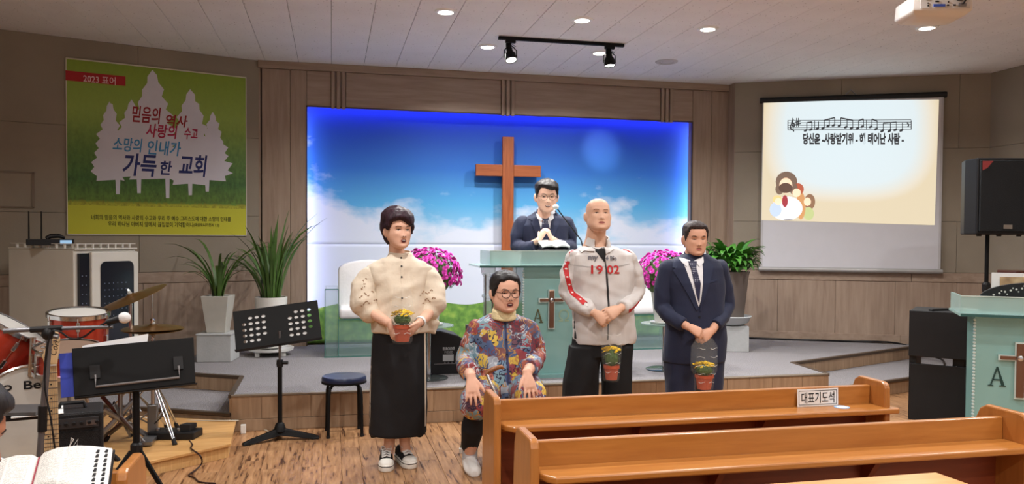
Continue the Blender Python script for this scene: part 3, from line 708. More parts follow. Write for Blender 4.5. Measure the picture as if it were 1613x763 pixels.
for a in (0.5, 2.6, 4.7):
    MB().tube([(0.03 * math.cos(a), .03 * math.sin(a), .57), (.45 * math.cos(a), .45 * math.sin(a), .015)], .012, 8).build('leg', m_blackm, sst)

# --- ceiling fittings
pa, pb = onz(785, 57, ZC), onz(983, 69, ZC); yt = (pa.y + pb.y) / 2
trk = thing('track_light', 'black ceiling track with two round spotlights', 'track light', ((pa.x + pb.x) / 2, yt, ZC))
hx = (pb.x - pa.x) / 2
MB().box((-hx, -.018, -.030), (hx, .018, -.003)).build('rail', m_blackm, trk, bevel=.002)
m_spotglow = emis('spot_lens', (255, 250, 240), 9.0)
for u, v, aim in ((804, 88, Vector((1.75, 6.1, .9))), (960, 96, Vector((3.05, YBK, 2.45)))):
    hp_ = ony(u, v, yt); loc = hp_ - Vector((trk.location))
    d = (aim - hp_).normalized(); dd = d if u < 900 else Vector((0.05, -.15, -1)).normalized()
    ax = dd; up = Vector((0, 0, 1)); e1 = ax.cross(Vector((0, 1, 0))).normalized(); e2 = e1.cross(ax)
    Mh = frame(loc, e1, e2, ax)
    hd = MB().lathe([(.022, -.13), (.026, -.10), (.030, -.04), (.048, -.015), (.052, .03), (.052, .05), (.047, .05), (.044, .03)], 18, M=Mh).build('spot_head', m_blackm, trk, smooth=40)
    MB().lathe([(.0005, .045), (.046, .042), (.046, .035), (.0005, .035)], 18, M=Mh, cap=False).build('lens', m_spotglow, hd)
    MB().tube([(loc.x, 0, -.028), (loc.x, 0, loc.z + .10)], .008, 8).build('stem', m_blackm, trk)
    MB().box((loc.x - .045, -.016, -.055), (loc.x + .045, .016, -.028)).build('adapter', m_blackm, trk)
    for sx in (-1, 1): MB().tube([(loc.x, 0, loc.z + .10), (loc.x + sx * .055, 0, loc.z + .05), (loc.x + sx * .058, 0, loc.z - .02)], .005, 6).build('yoke_arm', m_blackm, trk)
    MB().tube([(loc.x - .02, 0, -.05), (loc.x + .05, .01, -.08), (loc.x - .02, .02, -.12), (loc.x, .0, loc.z + .09)], .004, 6).build('cable', m_black, trk)
    ld = bpy.data.lights.new('spot_light', 'SPOT'); ld.energy = TRACK_W * (3.0 if u < 900 else 4.0); ld.spot_size = math.radians(50 if u < 900 else 17); ld.spot_blend = .8 if u < 900 else 1.0; ld.color = (1, .96, .9); ld.shadow_soft_size = .04
    lo = bpy.data.objects.new('spot_light', ld); COL.objects.link(lo); lo.parent = trk; lo.location = loc + d * .09
    lo.rotation_euler = d.to_track_quat('-Z', 'Y').to_euler()
pv = onz(1050, 97, ZC)
vt = thing('ceiling_vent', 'flat round ceiling vent right of the track light', 'vent', (pv.x, pv.y, ZC))
MB().lathe([(.06, -.004), (.075, -.014), (.11, -.010), (.115, 0)], 24, cap=False).build('outer_ring', mat('vent_pale', (196, 190, 188), .6), vt, smooth=40)
MB().lathe([(.0005, -.012), (.05, -.012), (.055, -.002)], 24, cap=False).build('plate', mat('vent_pale', (196, 190, 188), .6), vt)
# projector
pp = ony(1470, 14, 4.05)
prj = thing('projector', 'white ceiling-mounted video projector seen from its socket side', 'projector', pp, math.radians(-16))
m_proj = mat('projector_white', (226, 222, 218), .45, var=.02)
k = pxm(4.05, 1470); 
MB().loft([[(x * sx, y * 1.0, z) for x, y in rrect2] for sx, z, rrect2 in [(1, zz, [(-.165 * g, -.12 * g2), (.165 * g, -.12 * g2), (.165 * g, .13 * g), (-.165 * g, .13 * g)]) for zz, g, g2 in ((-.075, .62, .55), (-.062, .86, .8), (-.040, 1.03, .97), (.04, 1.0, 1.0), (.052, .95, .93))]]).build('case', m_proj, prj, bevel=.012, smooth=50)
MB().box((-.125, -.1225, -.03), (.15, -.119, .035)).build('socket_panel', mat('socket_panel', (206, 204, 202), .5), prj)
MB().box((-.055, -.127, -.022), (.01, -.121, -.008)).build('blue_socket', mat('socket_blue', (58, 84, 168), .5), prj)
for x, z, w in ((-.10, .022, .02), (-.045, .008, .02), (-.088, -.016, .008), (.02, -.014, .012), (.055, -.014, .014), (.025, .004, .006), (-.088, -.002, .005)):
    MB().box((x, -.126, z - .004), (x + w, -.1215, z + .004)).build('socket', m_black, prj)
MB().box((.075, -.130, .012), (.105, -.12, .04)).build('mains_plug', m_black, prj)
MB().tube([(.105, -.135, -.01), (.12, -.16, .03), (.16, -.18, .12), (.14, -.12, .3), (.05, 0, .42)], .006, 6).build('cable', m_black, prj, smooth=60)
MB().box((.085, -.132, -.022), (.125, -.12, -.006)).build('cable_plug', m_steel, prj)
MB().tube([(0, 0, .045), (0, 0, ZC - pp.z)], .022, 12).build('mount_pole', m_white, prj); MB().lathe([(.08, ZC - pp.z - .012), (.08, ZC - pp.z)], 20).build('mount_plate', m_white, prj)
# ================================================================ furniture and plants on the stage
# --- leaves and flowers
def blade(L, w, droop, twist=0.0, n=7, fold=.25, shape='strap'):
    """a single leaf as a folded strip from the origin rising along +Z and bending over towards +X"""
    vs = []; fs = []; x = z = 0.0; a = math.radians(4)
    for i in range(n + 1):
        t = i / n
        if shape == 'strap': ww = w * (1 - .25 * abs(t - .4)) * (1 if t < .75 else max(.04, (1 - t) / .25))
        else: ww = w * max(.03, math.sin(math.pi * min(1, t ** .8)) ** .9) if t > .25 else w * .10
        tw = twist * t
        dx, dy = ww * .5 * math.sin(tw), ww * .5 * math.cos(tw)
        vs += [(x + dx, dy, z + fold * ww * .5), (x, 0, z), (x - dx, -dy, z + fold * ww * .5)]
        a += droop / n * (0.4 + 1.2 * t)
        x += L / n * math.sin(a); z += L / n * math.cos(a)
    for i in range(n):
        k = i * 3; fs += [(k, k + 1, k + 4, k + 3), (k + 1, k + 2, k + 5, k + 4)]
    # thickness: a second skin a little below
    m = len(vs); vs2 = [(p[0] + .0012, p[1], p[2] - .0012) for p in vs]; fs2 = [tuple(i + m for i in f[::-1]) for f in fs]
    return MB().add(vs + vs2, fs + fs2)
m_leaf = mat('orchid_leaf', (74, 104, 46), .45, var=.25, nscale=9); m_leaf2 = mat('glossy_leaf', (72, 128, 50), .35, var=.3, nscale=8); m_leaf3 = mat('mum_leaf', (84, 112, 56), .6, var=.3, nscale=20)
m_soil = mat('potting_soil', (58, 46, 38), .95, bump=.6)
def leafy(parent, base, count, Lr, wr_, dr, m, spread=.05, shape='strap', seed=1, kinds=6, rise=0.0, lean=0.0):
    r = random.Random(seed); ms = [blade(r.uniform(*Lr), r.uniform(*wr_), math.radians(r.uniform(*dr)), r.uniform(-.6, .6), shape=shape).mesh('leaf', m, smooth=60, fixn=False) for _ in range(kinds)]
    for i in range(count):
        o = link('leaf', ms[i % kinds], parent); a = i * 2.399 + r.uniform(-.3, .3); q = spread * math.sqrt(r.random())
        o.location = (base[0] + q * math.cos(a), base[1] + q * math.sin(a), base[2] + rise * r.random()); o.rotation_euler = (0, r.uniform(-.05, .12) + lean * r.random(), a)
        s = r.uniform(.8, 1.15); o.scale = (s, s, s)
# orchid in the square pot on its grey block
pb_ = onz(344, 571, ZS); y0 = 7.78
pb_ = ony(344, 560, y0); kpx = pxm(y0, 344)
m_concrete = mat('grey_block', (176, 178, 178), .8, var=.08, bump=.2, bscale=50)
blk = thing('plant_block', 'speckled grey square block under the grey orchid pot', 'block', (pb_.x, y0, ZS), math.radians(-8))
bhgt = 42 * kpx
MB().box((-26 * kpx, -26 * kpx, 0), (26 * kpx, 26 * kpx, bhgt)).build('body', m_concrete, blk, bevel=.006); MB().box((-27 * kpx, -27 * kpx, bhgt), (27 * kpx, 27 * kpx, bhgt + .012)).build('cap', m_concrete, blk, bevel=.003)
pl1 = thing('potted_orchid', 'strap-leaved orchid in a tall tapered grey square pot', 'potted plant', (pb_.x, y0, ZS + bhgt + .012), math.radians(-8))
m_pot1 = mat('grey_ceramic', (186, 184, 176), .35, var=.06)
hp1 = 58 * kpx; a0, a1 = 14 * kpx, 21 * kpx
MB().loft([[(-a, -a, z), (a, -a, z), (a, a, z), (-a, a, z)] for a, z in ((a0, 0), (a1, hp1), (a1 - .015, hp1), (a1 - .02, hp1 - .03))]).build('pot', m_pot1, pl1, bevel=.005)
MB().box((-a1 + .02, -a1 + .02, hp1 - .05), (a1 - .02, a1 - .02, hp1 - .02)).build('soil', m_soil, pl1)
leafy(pl1, (0, 0, hp1 - .03), 26, (.50, .78), (.022, .034), (45, 120), m_leaf, spread=.05, seed=4)
# orchid in the round white pot on a wheeled saucer
y1 = 8.0; pc = ony(427, 558, y1); kpx = pxm(y1, 427)
pl2 = thing('potted_orchid', 'tall strap-leaved orchid in a round white pot', 'potted plant', (pc.x, y1, ZS + .075))
hp2 = 80 * kpx
MB().lathe([(15 * kpx, 0), (19 * kpx, .02), (23.5 * kpx, hp2 * .7), (25 * kpx, hp2), (23 * kpx, hp2), (22 * kpx, hp2 - .04)], 28).build('pot', mat('white_ceramic', (222, 220, 214), .25, var=.03), pl2, smooth=50)
MB().lathe([(21.5 * kpx, hp2 - .04), (21.5 * kpx, hp2 - .02)], 20).build('soil', m_soil, pl2)
leafy(pl2, (0, 0, hp2 - .03), 40, (.60, 1.02), (.024, .038), (15, 105), m_leaf, spread=.09, seed=9, kinds=8)
sau = thing('wheeled_saucer', 'white saucer on castors under the round white orchid pot', 'plant caddy', (pc.x, y1, ZS))
MB().lathe([(.15, .045), (.21, .052), (.215, .075), (.20, .072), (.19, .06), (.02, .06)], 28).build('dish', m_white, sau, smooth=50)
for a in (-2.4, -.7, .9, 2.5): MB().box((.16 * math.cos(a) - .022, .16 * math.sin(a) - .02, 0), (.16 * math.cos(a) + .022, .16 * math.sin(a) + .02, .05)).build('castor', m_white, sau, bevel=.006)
# leafy plant in the large grey-brown pot
y2 = 7.52; pd_ = ony(1148, 545, y2); kpx = pxm(y2, 1148)
blk2 = thing('plant_block', 'pale speckled block under the large brown pot', 'block', (pd_.x, y2, ZS), math.radians(-14)); b2h = 40 * kpx
MB().box((-25 * kpx, -25 * kpx, 0), (25 * kpx, 25 * kpx, b2h)).build('body', m_concrete, blk2, bevel=.006)
sau2 = thing('plant_saucer', 'wide pale saucer under the large brown pot', 'saucer', (pd_.x, y2, ZS + b2h))
MB().lathe([(20 * kpx, 0), (29 * kpx, .03), (33 * kpx, 13 * kpx), (35 * kpx, 14 * kpx), (34 * kpx, 15 * kpx), (31 * kpx, 14 * kpx), (24 * kpx, 6 * kpx)], 32).build('dish', mat('saucer_grey', (186, 190, 192), .4), sau2, smooth=50)
pl3 = thing('potted_peace_lily', 'bushy broad-leaved green plant in a large grey-brown pot', 'potted plant', (pd_.x, y2, ZS + b2h + 6.5 * kpx))
hp3 = 78 * kpx
MB().lathe([(20 * kpx, 0), (22 * kpx, .02), (29 * kpx, hp3 * .92), (31 * kpx, hp3), (28.5 * kpx, hp3), (28 * kpx, hp3 - .05)], 32).build('pot', mat('brown_resin', (112, 102, 96), .5, var=.06), pl3, smooth=50)
MB().lathe([(28 * kpx, hp3 - .05), (28 * kpx, hp3 - .025)], 20).build('soil', m_soil, pl3)
leafy(pl3, (0, 0, hp3 - .03), 190, (.15, .29), (.06, .085), (70, 170), m_leaf2, spread=.20, shape='oval', seed=12, kinds=12, rise=.20, lean=.6)

# --- chrysanthemums on glass side tables
m_mum = mat('mum_magenta', (222, 70, 188), .6, var=.25, nscale=30)
r = random.Random(5)
def floret(R):
    mb = MB(); n = 12
    for ring, (rr, zz, ph) in enumerate(((R, .0, 0), (R * .72, R * .28, .26), (R * .42, R * .42, .1))):
        for k in range(n if ring < 2 else 7):
            a = 2 * math.pi * k / (n if ring < 2 else 7) + ph; w = .26 * R; c, s = math.cos(a), math.sin(a)
            mb.add([(0, 0, 0), (c * rr * .6 - s * w, s * rr * .6 + c * w, zz * .8), (c * rr, s * rr, zz), (c * rr * .6 + s * w, s * rr * .6 - c * w, zz * .8)], [(0, 1, 2, 3)])
    return mb.mesh('flower', m_mum, smooth=60, fixn=False)
flm = [floret(x) for x in (.021, .025, .028)]
def mum(label_t, label_m, u, vtop, vtab, y, ur):
    k = pxm(y, u); c = ony(u, vtab, y); zt = c.z
    t = thing('glass_side_table', label_t, 'side table', (c.x, y, ZS))
    MB().lathe([(.2, zt - ZS - .012), (.203, zt - ZS - .006), (.2, zt - ZS)], 40).build('glass_top', m_tglass, t, smooth=40)
    MB().tube([(0, 0, .012), (0, 0, zt - ZS - .012)], .016, 12).build('pole', m_chrome, t, smooth=40)
    MB().lathe([(.155, 0), (.157, .006), (.15, .010), (.03, .012)], 36).build('base', m_tbase, t, smooth=40)
    MB().lathe([(.045, zt - ZS - .022), (.045, zt - ZS - .012)], 16).build('collar', m_chrome, t)
    p = thing('potted_chrysanthemum', label_m, 'potted plant', (c.x, y, zt))
    H = (vtab - 455) * k
    MB().lathe([(14 * k, .012), (15 * k, .02), (21 * k, H - .02), (23 * k, H), (20 * k, H), (20 * k, H - .03)], 28).build('pot', mat('white_ceramic', (222, 220, 214), .25, var=.03), p, smooth=50)
    MB().lathe([(19 * k, 0), (22 * k, .005), (22.5 * k, .014), (19 * k, .012)], 24).build('saucer', m_white, p)
    MB().lathe([(20 * k, H - .04), (20 * k, H - .015)], 18).build('soil', m_soil, p)
    R = ur * k; cz = H + R * .42; Rz = (455 - vtop) * k - R * .42 + .0
    lv = MB()
    for i in range(700):
        ph = math.acos(1 - 1.62 * r.random()); a = r.uniform(0, 6.283); rr = .93 * r.uniform(.75, 1.0)
        q = Vector((R * rr * math.sin(ph) * math.cos(a), R * rr * math.sin(ph) * math.sin(a), cz + (Rz if ph < 1.57 else R * .62) * rr * math.cos(ph)))
        d = (q - Vector((0, 0, cz))).normalized(); e = d.orthogonal().normalized(); e.rotate(Matrix.Rotation(r.uniform(0, 6.28), 3, d)); f = d.cross(e)
        L = r.uniform(.02, .036)
        lv.add([q, q + e * L * .5 + f * L * .3 + d * .006, q + e * L * 1.1, q + e * L * .5 - f * L * .3 + d * .006], [(0, 1, 2, 3)])
    lv.ball((0, 0, cz - R * .02), (R * .72, R * .72, Rz * .76), 16)
    fo = lv.build('foliage', m_leaf3, p, smooth=80, fixn=False); fo['kind'] = 'stuff'
    for i in range(250):
        f = (i + .5) / 250; ph = math.acos(1 - 1.32 * f); a = i * 2.399963 + r.uniform(-.15, .15); rr = r.uniform(.94, 1.05)
        q = Vector((R * rr * math.sin(ph) * math.cos(a), R * rr * math.sin(ph) * math.sin(a), cz + Rz * rr * math.cos(ph)))
        d = Vector((q.x / R ** 2, q.y / R ** 2, (q.z - cz) / Rz ** 2)).normalized()
        o = link('flower', flm[i % 3], p); o.location = q; o.rotation_euler = (d + Vector((r.uniform(-.3, .3), r.uniform(-.3, .3), .1))).to_track_quat('Z', 'Y').to_euler()
m_tglass = clear('table_glass', (150, 178, 172), .55); m_tbase = mat('smoked_base', (96, 104, 104), .12, .6)
mum('round glass side table between the woman and the wedge monitor', 'magenta chrysanthemum in a tapered white pot behind the woman in cream', 676, 391, 512, 6.45, 50)
mum('round glass side table behind the man in the navy suit', 'magenta chrysanthemum in a tapered white pot beside the man in navy', 1046, 395, 509, 6.50, 46)

# --- white seats with clear acrylic frames
m_acr = clear('clear_acrylic', (170, 204, 200), .17); m_acred = clear('acrylic_edge', (70, 120, 112), .85); m_uph = mat('white_leather', (232, 231, 232), .5, var=.02, bump=.15, bscale=40)
def throne(label, xc, y, w):
    t = thing('acrylic_armchair', label, 'armchair', (xc, y, ZS), 0, 'white acrylic chairs on the stage')
    h = w / 2; aw = .125; D = .58
    for s in (-1, 1):
        a = MB()
        x_out, x_in = s * h, s * (h - aw)
        for lo, hi in (((min(x_out, x_out - s * .012), 0, 0), (max(x_out, x_out - s * .012), D, .64)), ((min(x_in, x_in + s * .012), 0, 0), (max(x_in, x_in + s * .012), D, .64)),
                       ((min(x_out, x_in) + .012, 0, .0), (max(x_out, x_in) - .012, .012, .64)), ((min(x_out, x_in), 0, .64), (max(x_out, x_in), D, .652))): a.box(lo, hi)
        a.build('arm_box', m_acr, t)
        for xx in (x_out, x_in): MB().box((xx - .003, -.004, 0), (xx + .003, .004, .652)).build('edge', m_acred, t)
        MB().box((min(x_out, x_in), -.004, .645), (max(x_out, x_in), .004, .655)).build('edge', m_acred, t)
    MB().box((-h + aw + .001, .005, 0), (h - aw - .001, .017, .36)).build('front_panel', m_acr, t)
    MB().box((-h + aw + .001, .0, .352), (h - aw - .001, .02, .362)).build('edge', m_acred, t)
    MB().box((-h - .01, -.02, 0), (h + .01, D + .02, .012)).build('base_plate', m_acr, t); MB().box((-h - .01, -.024, 0), (h + .01, -.018, .012)).build('edge', m_acred, t)
    MB().box((-h + aw + .005, -.01, .364), (h - aw - .005, D - .1, .47)).build('seat_cushion', m_uph, t, bevel=.03, segs=3, smooth=60)
    pts = [(-h + aw + .0, .44), (h - aw, .44)] + [((h - aw) * math.cos(a), .82 + .10 * math.sin(a)) for a in [i * math.pi / 10 for i in range(11)]]
    MB().prism(pts, 0, .13, M=frame((0, D - .05, 0), (1, 0, 0), (0, 0, 1), (0, -1, 0))).build('backrest', m_uph, t, bevel=.02, segs=3, smooth=60)
a_ = ony(512, 563, 7.74).x
throne('white cushioned acrylic chair behind the dark blue stool', a_ + .44, 7.74, .88)
throne('white cushioned acrylic chair beside the pulpit, partly behind the man in the track jacket', 3.27, 7.72, .88)

# --- floor wedge monitor
kq = pxm(6.62, 700); q0 = ony(678, 590, 6.62)
mon = thing('wedge_monitor', 'black stage wedge loudspeaker standing on the carpet', 'loudspeaker', (q0.x, 6.60, ZS))
MB().prism([(0, .03), (.012, 0), (.40, 0), (.41, .03), (.40, .20), (.235, 69 * kq - .045), (.085, 69 * kq), (.0, 68 * kq)], 0, .30, M=frame((0, .32, 0), (1, 0, 0), (0, 0, 1), (0, -1, 0))).build('cabinet', m_black, mon, bevel=.008)
m_lab = mat('label_grey', (176, 178, 180), .6)
writing('lettering', 'EUROLIVE', .035, m_lab, frame((.155, .0185, .215), (1, 0, 0), (0, 0, 1), (0, -1, 0)), mon, fitw=.10, bold=.001); writing('lettering', 'F1320D', .03, m_lab, frame((.155, .0185, .185), (1, 0, 0), (0, 0, 1), (0, -1, 0)), mon, fitw=.07)
MB().box((.105, .014, .11), (.195, .0199, .165)).build('rating_plate', m_lab, mon); MB().box((.03, .014, .085), (.32, .0199, .09)).build('panel_seam', m_steel, mon)
for x in (.12, .15, .18, .21): MB().lathe([(.006, .012), (.006, 0)], 8, M=frame((x, .012, .098), (1, 0, 0), (0, 0, 1), (0, -1, 0))).build('socket', m_steel, mon)

# --- frosted glass pulpit and its sister lectern
m_frost = clear('frosted_glass', (142, 188, 184), .84, .2); m_frostw = clear('frosted_pale', (176, 210, 206), .62, .25); m_bead = clear('clear_bead', (206, 226, 224), .8, .1); m_gedge = clear('glass_edge', (40, 84, 78), .95)
m_gold = mat('letter_gold', (112, 108, 74), .3, .6); m_dkgreen = mat('letter_green', (30, 62, 58), .4)
m_crossbrown = mat('cross_bronze', (116, 84, 66), .25, .5)
m_letpale = mat('letter_pale', (150, 176, 150), .4)
def glass_desk(name, label, loc, rz, w, H, posts=True, lettercol=None, scale=1.0):
    t = thing(name, label, 'lectern', loc, rz); h = w / 2; D = .42
    fp = MB().box((-h, 0, .03), (h, .015, H - .02)).build('front_panel', m_frost, t)
    for s in (-1, 1):
        sc_ = MB(); n = int((H - .06) / .022)
        for k in range(n): sc_.lathe([(.003, -.006), (.009, -.004), (.009, .012), (.003, .014)], 8, M=frame((s * h, 0, .045 + k * .022), (1, 0, 0), (0, 0, 1), (0, 1, 0)))
        sc_.build('scalloped_edge', m_bead, t, smooth=50)['kind'] = 'stuff'
        MB().box((min(s * h, s * (h - .012)), .015, .03), (max(s * h, s * (h - .012)), D * .7, H - .02)).build('side_panel', m_frost, t)
    tw = h + (.385 if posts else .10)
    MB().box((-tw, -.10, H - .02), (tw, D, H - .004)).build('top_slab', m_frostw, t); MB().box((-tw, -.104, H - .02), (tw, -.099, H - .002)).build('slab_edge', m_gedge, t)
    MB().box((-h - .12, -.06, 0), (h + .12, D, .03)).build('base', m_frost, t); 
    # low frosted parapet around the desk
    pw = tw - (.09 if posts else .004)
    for lo, hi in (((-pw, -.07, H), (pw, -.058, H + .115)), ((-pw, -.058, H), (-pw + .012, D - .05, H + .115)), ((pw - .012, -.058, H), (pw, D - .05, H + .115))): MB().box(lo, hi).build('parapet', m_frostw, t)
    MB().box((-pw, -.073, H + .112), (pw, -.055, H + .118)).build('parapet_edge', clear('glass_edge_pale', (206, 226, 220), .95), t)
    if posts:
        for s in (-1, 1):
            for xx in (h + .095, h + .275):
                p = MB().lathe([(.06, .03), (.06, .06), (.042, .07), (.042, H * .70), (.055, H * .71), (.055, H * .73), (.042, H * .74), (.042, H - .10), (.062, H - .07), (.062, H - .02)], 8, M=T(s * xx, .10, 0)).build('post', clear('post_acrylic', (176, 196, 198), .42), t, smooth=30)
                for q in (-1, 1): MB().tube([(s * xx + q * .030, .070, .07), (s * xx + q * .030, .070, H - .08)], .007, 6).build('post_rib', m_steel, p)
    cz = H * .655
    cr_ = MB(); MB().box((-.02 * scale, -.03, cz - .20 * scale), (.02 * scale, -.012, cz + .11 * scale)).build('emblem_cross', m_crossbrown, t, bevel=.003)
    MB().box((-.10 * scale, -.028, cz - .012 + .03), (-.022 * scale, -.010, cz + .012 + .03)).build('emblem_arm', m_crossbrown, t, bevel=.003); MB().box((.022 * scale, -.028, cz + .018), (.10 * scale, -.010, cz + .042)).build('emblem_arm', m_crossbrown, t, bevel=.003)
    MB().box((-.027 * scale, -.022, cz - .21 * scale), (.027 * scale, -.003, cz + .118 * scale)).build('emblem_backing', clear('acrylic_backing', (214, 232, 228), .8), t)
    MB().box((-.11 * scale, -.022, cz + .012), (.11 * scale, -.004, cz + .048)).build('emblem_backing', clear('acrylic_backing', (214, 232, 228), .8), t)
    MB().ball((0, -.03, cz + .03), (.02, .008, .02), 12).build('emblem_knot', m_chrome, t, smooth=60)
    ls = .115 * scale
    A_ = [((.0, 0), (.30, 0), (.30, .04), (.20, .05), (.52, .86), (.46, .98), (.12, .05), (.0, .04)), ((.62, 0), (1.0, 0), (1.0, .04), (.92, .05), (.54, 1.0), (.47, .98), (.74, .05), (.62, .04)), ((.24, .30), (.70, .30), (.69, .36), (.26, .36))]
    la = MB()
    for pl in A_: la.prism([((p[0] - .5) * ls * .8, (p[1] - .5) * ls) for p in pl], 0, .003, M=frame((-.112 * scale, -.003, cz - .10), (1, 0, 0), (0, 0, 1), (0, -1, 0)))
    la.build('lettering', lettercol or m_gold, t)
    writing('lettering', 'Ω', ls * 1.2, lettercol or m_letpale, frame((.112 * scale, -.004, cz - .10), (1, 0, 0), (0, 0, 1), (0, -1, 0)), t)
    return t
pu = ony(867, 590, 6.33)
Hp = ony(800, 418, 6.25).z - ZS
pul = glass_desk('pulpit', 'large frosted glass pulpit with clear posts on the stage front', (pu.x, 6.33, ZS), 0, .47, Hp, lettercol=None)
le = onz(1603, 719, 0.0)
lec = glass_desk('lectern', 'frosted glass lectern with cross and dark letter A beside the black piano', (le.x + .05, le.y + .05, 0), math.radians(-34), .53, .93, posts=False, lettercol=m_dkgreen, scale=1.15)
# reading stand and papers on the pulpit
zt = ZS + Hp
bs = thing('book_stand', 'black tilted book stand on the pulpit before the preacher', 'stand', (pu.x + .06, 6.55, zt), 0)
MB().box((-.15, -.006, .0), (.15, .006, .20), M=T(.02, -.085, .02) @ Matrix.Rotation(math.radians(-62), 4, 'X')).build('plate', m_black, bs, bevel=.003)
MB().box((-.15, -.11, .0), (.19, -.09, .125)).build('front_board', m_black, bs, bevel=.003)
MB().box((-.12, -.09, 0), (.12, .12, .012)).build('foot', m_black, bs)
bk2 = thing('open_book', 'white open book resting on the pulpit stand', 'book', (pu.x + .085, 6.50, zt + .150), 0)
m_paper = mat('paper', (226, 226, 224), .7, var=.02)
for sx in (-1, 1): MB().loft([[(sx * x, -.03, .0 + zz), (sx * x, .13, .045 + zz), (sx * x, .134, .032 + zz), (sx * x, -.026, -.012 + zz)] for x, zz in ((.0, .0), (.04, .010), (.08, .008), (.12, .0))]).build('pages', m_paper, bk2)
MB().box((-.125, -.03, -.020), (.125, .14, -.014), M=Matrix.Rotation(math.radians(15), 4, 'X')).build('cover', m_black, bk2)
pbx = thing('paper_stack', 'stack of white papers on the end of the pulpit', 'papers', (pu.x - .36, 6.5, zt), .03)
for k in range(4): MB().box((-.12, -.09, .028 * k), (.12, .11, .028 * k + .026), M=rotz(.05 * k)).build('sheaf', m_paper, pbx, bevel=.002)
# gooseneck microphone
mb_ = ony(915, 378, 6.6); mt_ = ony(873, 326, 6.45)
gm = thing('gooseneck_microphone', 'thin black gooseneck microphone with white foam tip on the pulpit', 'microphone', (mb_.x + .06, 6.62, zt))
o_ = Vector(gm.location)
MB().lathe([(.05, 0), (.05, .02), (.02, .03)], 16).build('base', m_black, gm); MB().tube([(0, 0, .02), (mb_.x - o_.x, -.02, mb_.z - o_.z), ((mb_.x * .5 + mt_.x * .5) - o_.x, -.09, (mb_.z + mt_.z) * .5 - o_.z + .008), (mt_.x - o_.x + .03, -.17, mt_.z - o_.z - .02)], .006, 8).build('neck', m_black, gm, smooth=60)
MB().ball((mt_.x - o_.x + .012, -.175, mt_.z - o_.z), (.028, .02, .02), 12).build('foam_tip', mat('foam_white', (226, 226, 226), .9, bump=.4, bscale=120), gm, smooth=60)

# --- black digital piano by the right lectern
pn = onz(1429, 662, 0.0); pt_ = ony(1429, 489, pn.y)
PH = pt_.z
pno = thing('digital_piano', 'black console piano standing behind the glass lectern', 'piano', (pn.x, pn.y, 0), math.radians(-46))
MB().box((0, 0, PH - .36), (1.35, .42, PH)).build('case', mat('piano_black', (24, 25, 28), .5, var=.1), pno, bevel=.006)
MB().box((0.01, .03, .0), (1.34, .06, PH - .42)).build('back_panel', mat('piano_black', (24, 25, 28), .5, var=.1), pno, bevel=.003)
for x in (.0, .33, .9, 1.29): MB().box((x, .05, 0), (x + .05, .40, PH - .36)).build('leg', mat('piano_black', (24, 25, 28), .5, var=.1), pno)
MB().box((.05, .15, .10), (1.3, .17, .14)).build('brace', m_black, pno)
MB().box((.3, .07, PH - .42), (.5, .10, PH - .36)).build('bracket', m_black, pno)
sb_ = thing('song_book', 'white song book lying on the black piano', 'book', Vector((pn.x, pn.y, PH)) + rotz(math.radians(-46)) @ Vector((.46, .12, 0)), math.radians(-40))
MB().box((-.15, -.1, 0), (.15, .1, .018)).build('pages', mat('paper_cream', (222, 218, 196), .7), sb_); MB().box((-.152, -.102, .018), (.152, .102, .022)).build('cover', m_paper, sb_)
rmt = tag(MB().box((-.1, -.02, 0), (.1, .02, .018), M=rotz(.2)).build('remote_control', m_black, bevel=.006), 'small black remote control on the black piano', 'remote')
rmt.location = Vector((pn.x, pn.y, PH)) + rotz(math.radians(-46)) @ Vector((.2, .1, 0))
# things beyond the lectern: framed print, black fan-shaped panel, brown wooden stand
zt2 = .93
lp = Vector(lec.location); LM = Matrix.Translation(lp) @ rotz(math.radians(-34))
pf_ = ony(1592, 456, 4.62)
fan = thing('arched_panel', 'black arched panel with pale scrollwork behind the lectern top', 'panel', LM @ Vector((.12, .18, zt2)), math.radians(-34))
fan.location.z = zt2
pts = [(-.34, 0), (.34, 0)] + [(.34 * math.cos(a), .085 + .12 * math.sin(a)) for a in [i * math.pi / 14 for i in range(15)]]
MB().prism(pts, 0, .02, M=frame((0, 0, 0), (1, 0, 0), (0, 0, 1), (0, -1, 0))).build('board', m_black, fan, bevel=.004)
sw = MB()
for i in range(16):
    a = i / 15; x = -.25 + .5 * a; z = .115 + .055 * math.sin(math.pi * a)
    sw.lathe([(.003, 0), (.007, .002), (.007, .004), (.002, .005)], 8, M=frame((x, -.020, z), (1, 0, 0), (0, 0, 1), (0, -1, 0))); sw.lathe([(.002, 0), (.005, .003), (.001, .004)], 6, M=frame((x + .013, -.020, z + .016 * (1 if i % 2 else -1)), (1, 0, 0), (0, 0, 1), (0, -1, 0)))
sw.build('scrollwork', mat('scroll_pale', (186, 184, 178), .6), fan)['kind'] = 'stuff'
pr_ = ony(1588, 459, 4.95)
pic = thing('printed_sheet', 'printed picture sheet with pale border standing behind the arched panel', 'picture', LM @ Vector((.10, .30, zt2)), math.radians(-34))
MB().box((-.22, -.004, .0), (.28, .004, .262)).build('sheet', m_paper, pic)
m_pic, nt, b = _new('sheet_print'); v = coords(nt, (5, 5, 5)); nz = N(nt, 'ShaderNodeTexNoise'); nz.inputs['Scale'].default_value = 2; nt.links.new(v, nz.inputs['Vector'])
r_ = ramp(nt, [(0.3, (120, 96, 70)), (0.5, (176, 148, 110)), (0.7, (206, 186, 148))]); nt.links.new(nz.outputs[0], r_.inputs[0]); nt.links.new(r_.outputs[0], b.inputs['Base Color'])
MB().box((-.17, -.007, .01), (.22, -.003, .235)).build('print', m_pic, pic)
wd = ony(1606, 437, 6.3); wq = pxm(6.3, 1606)
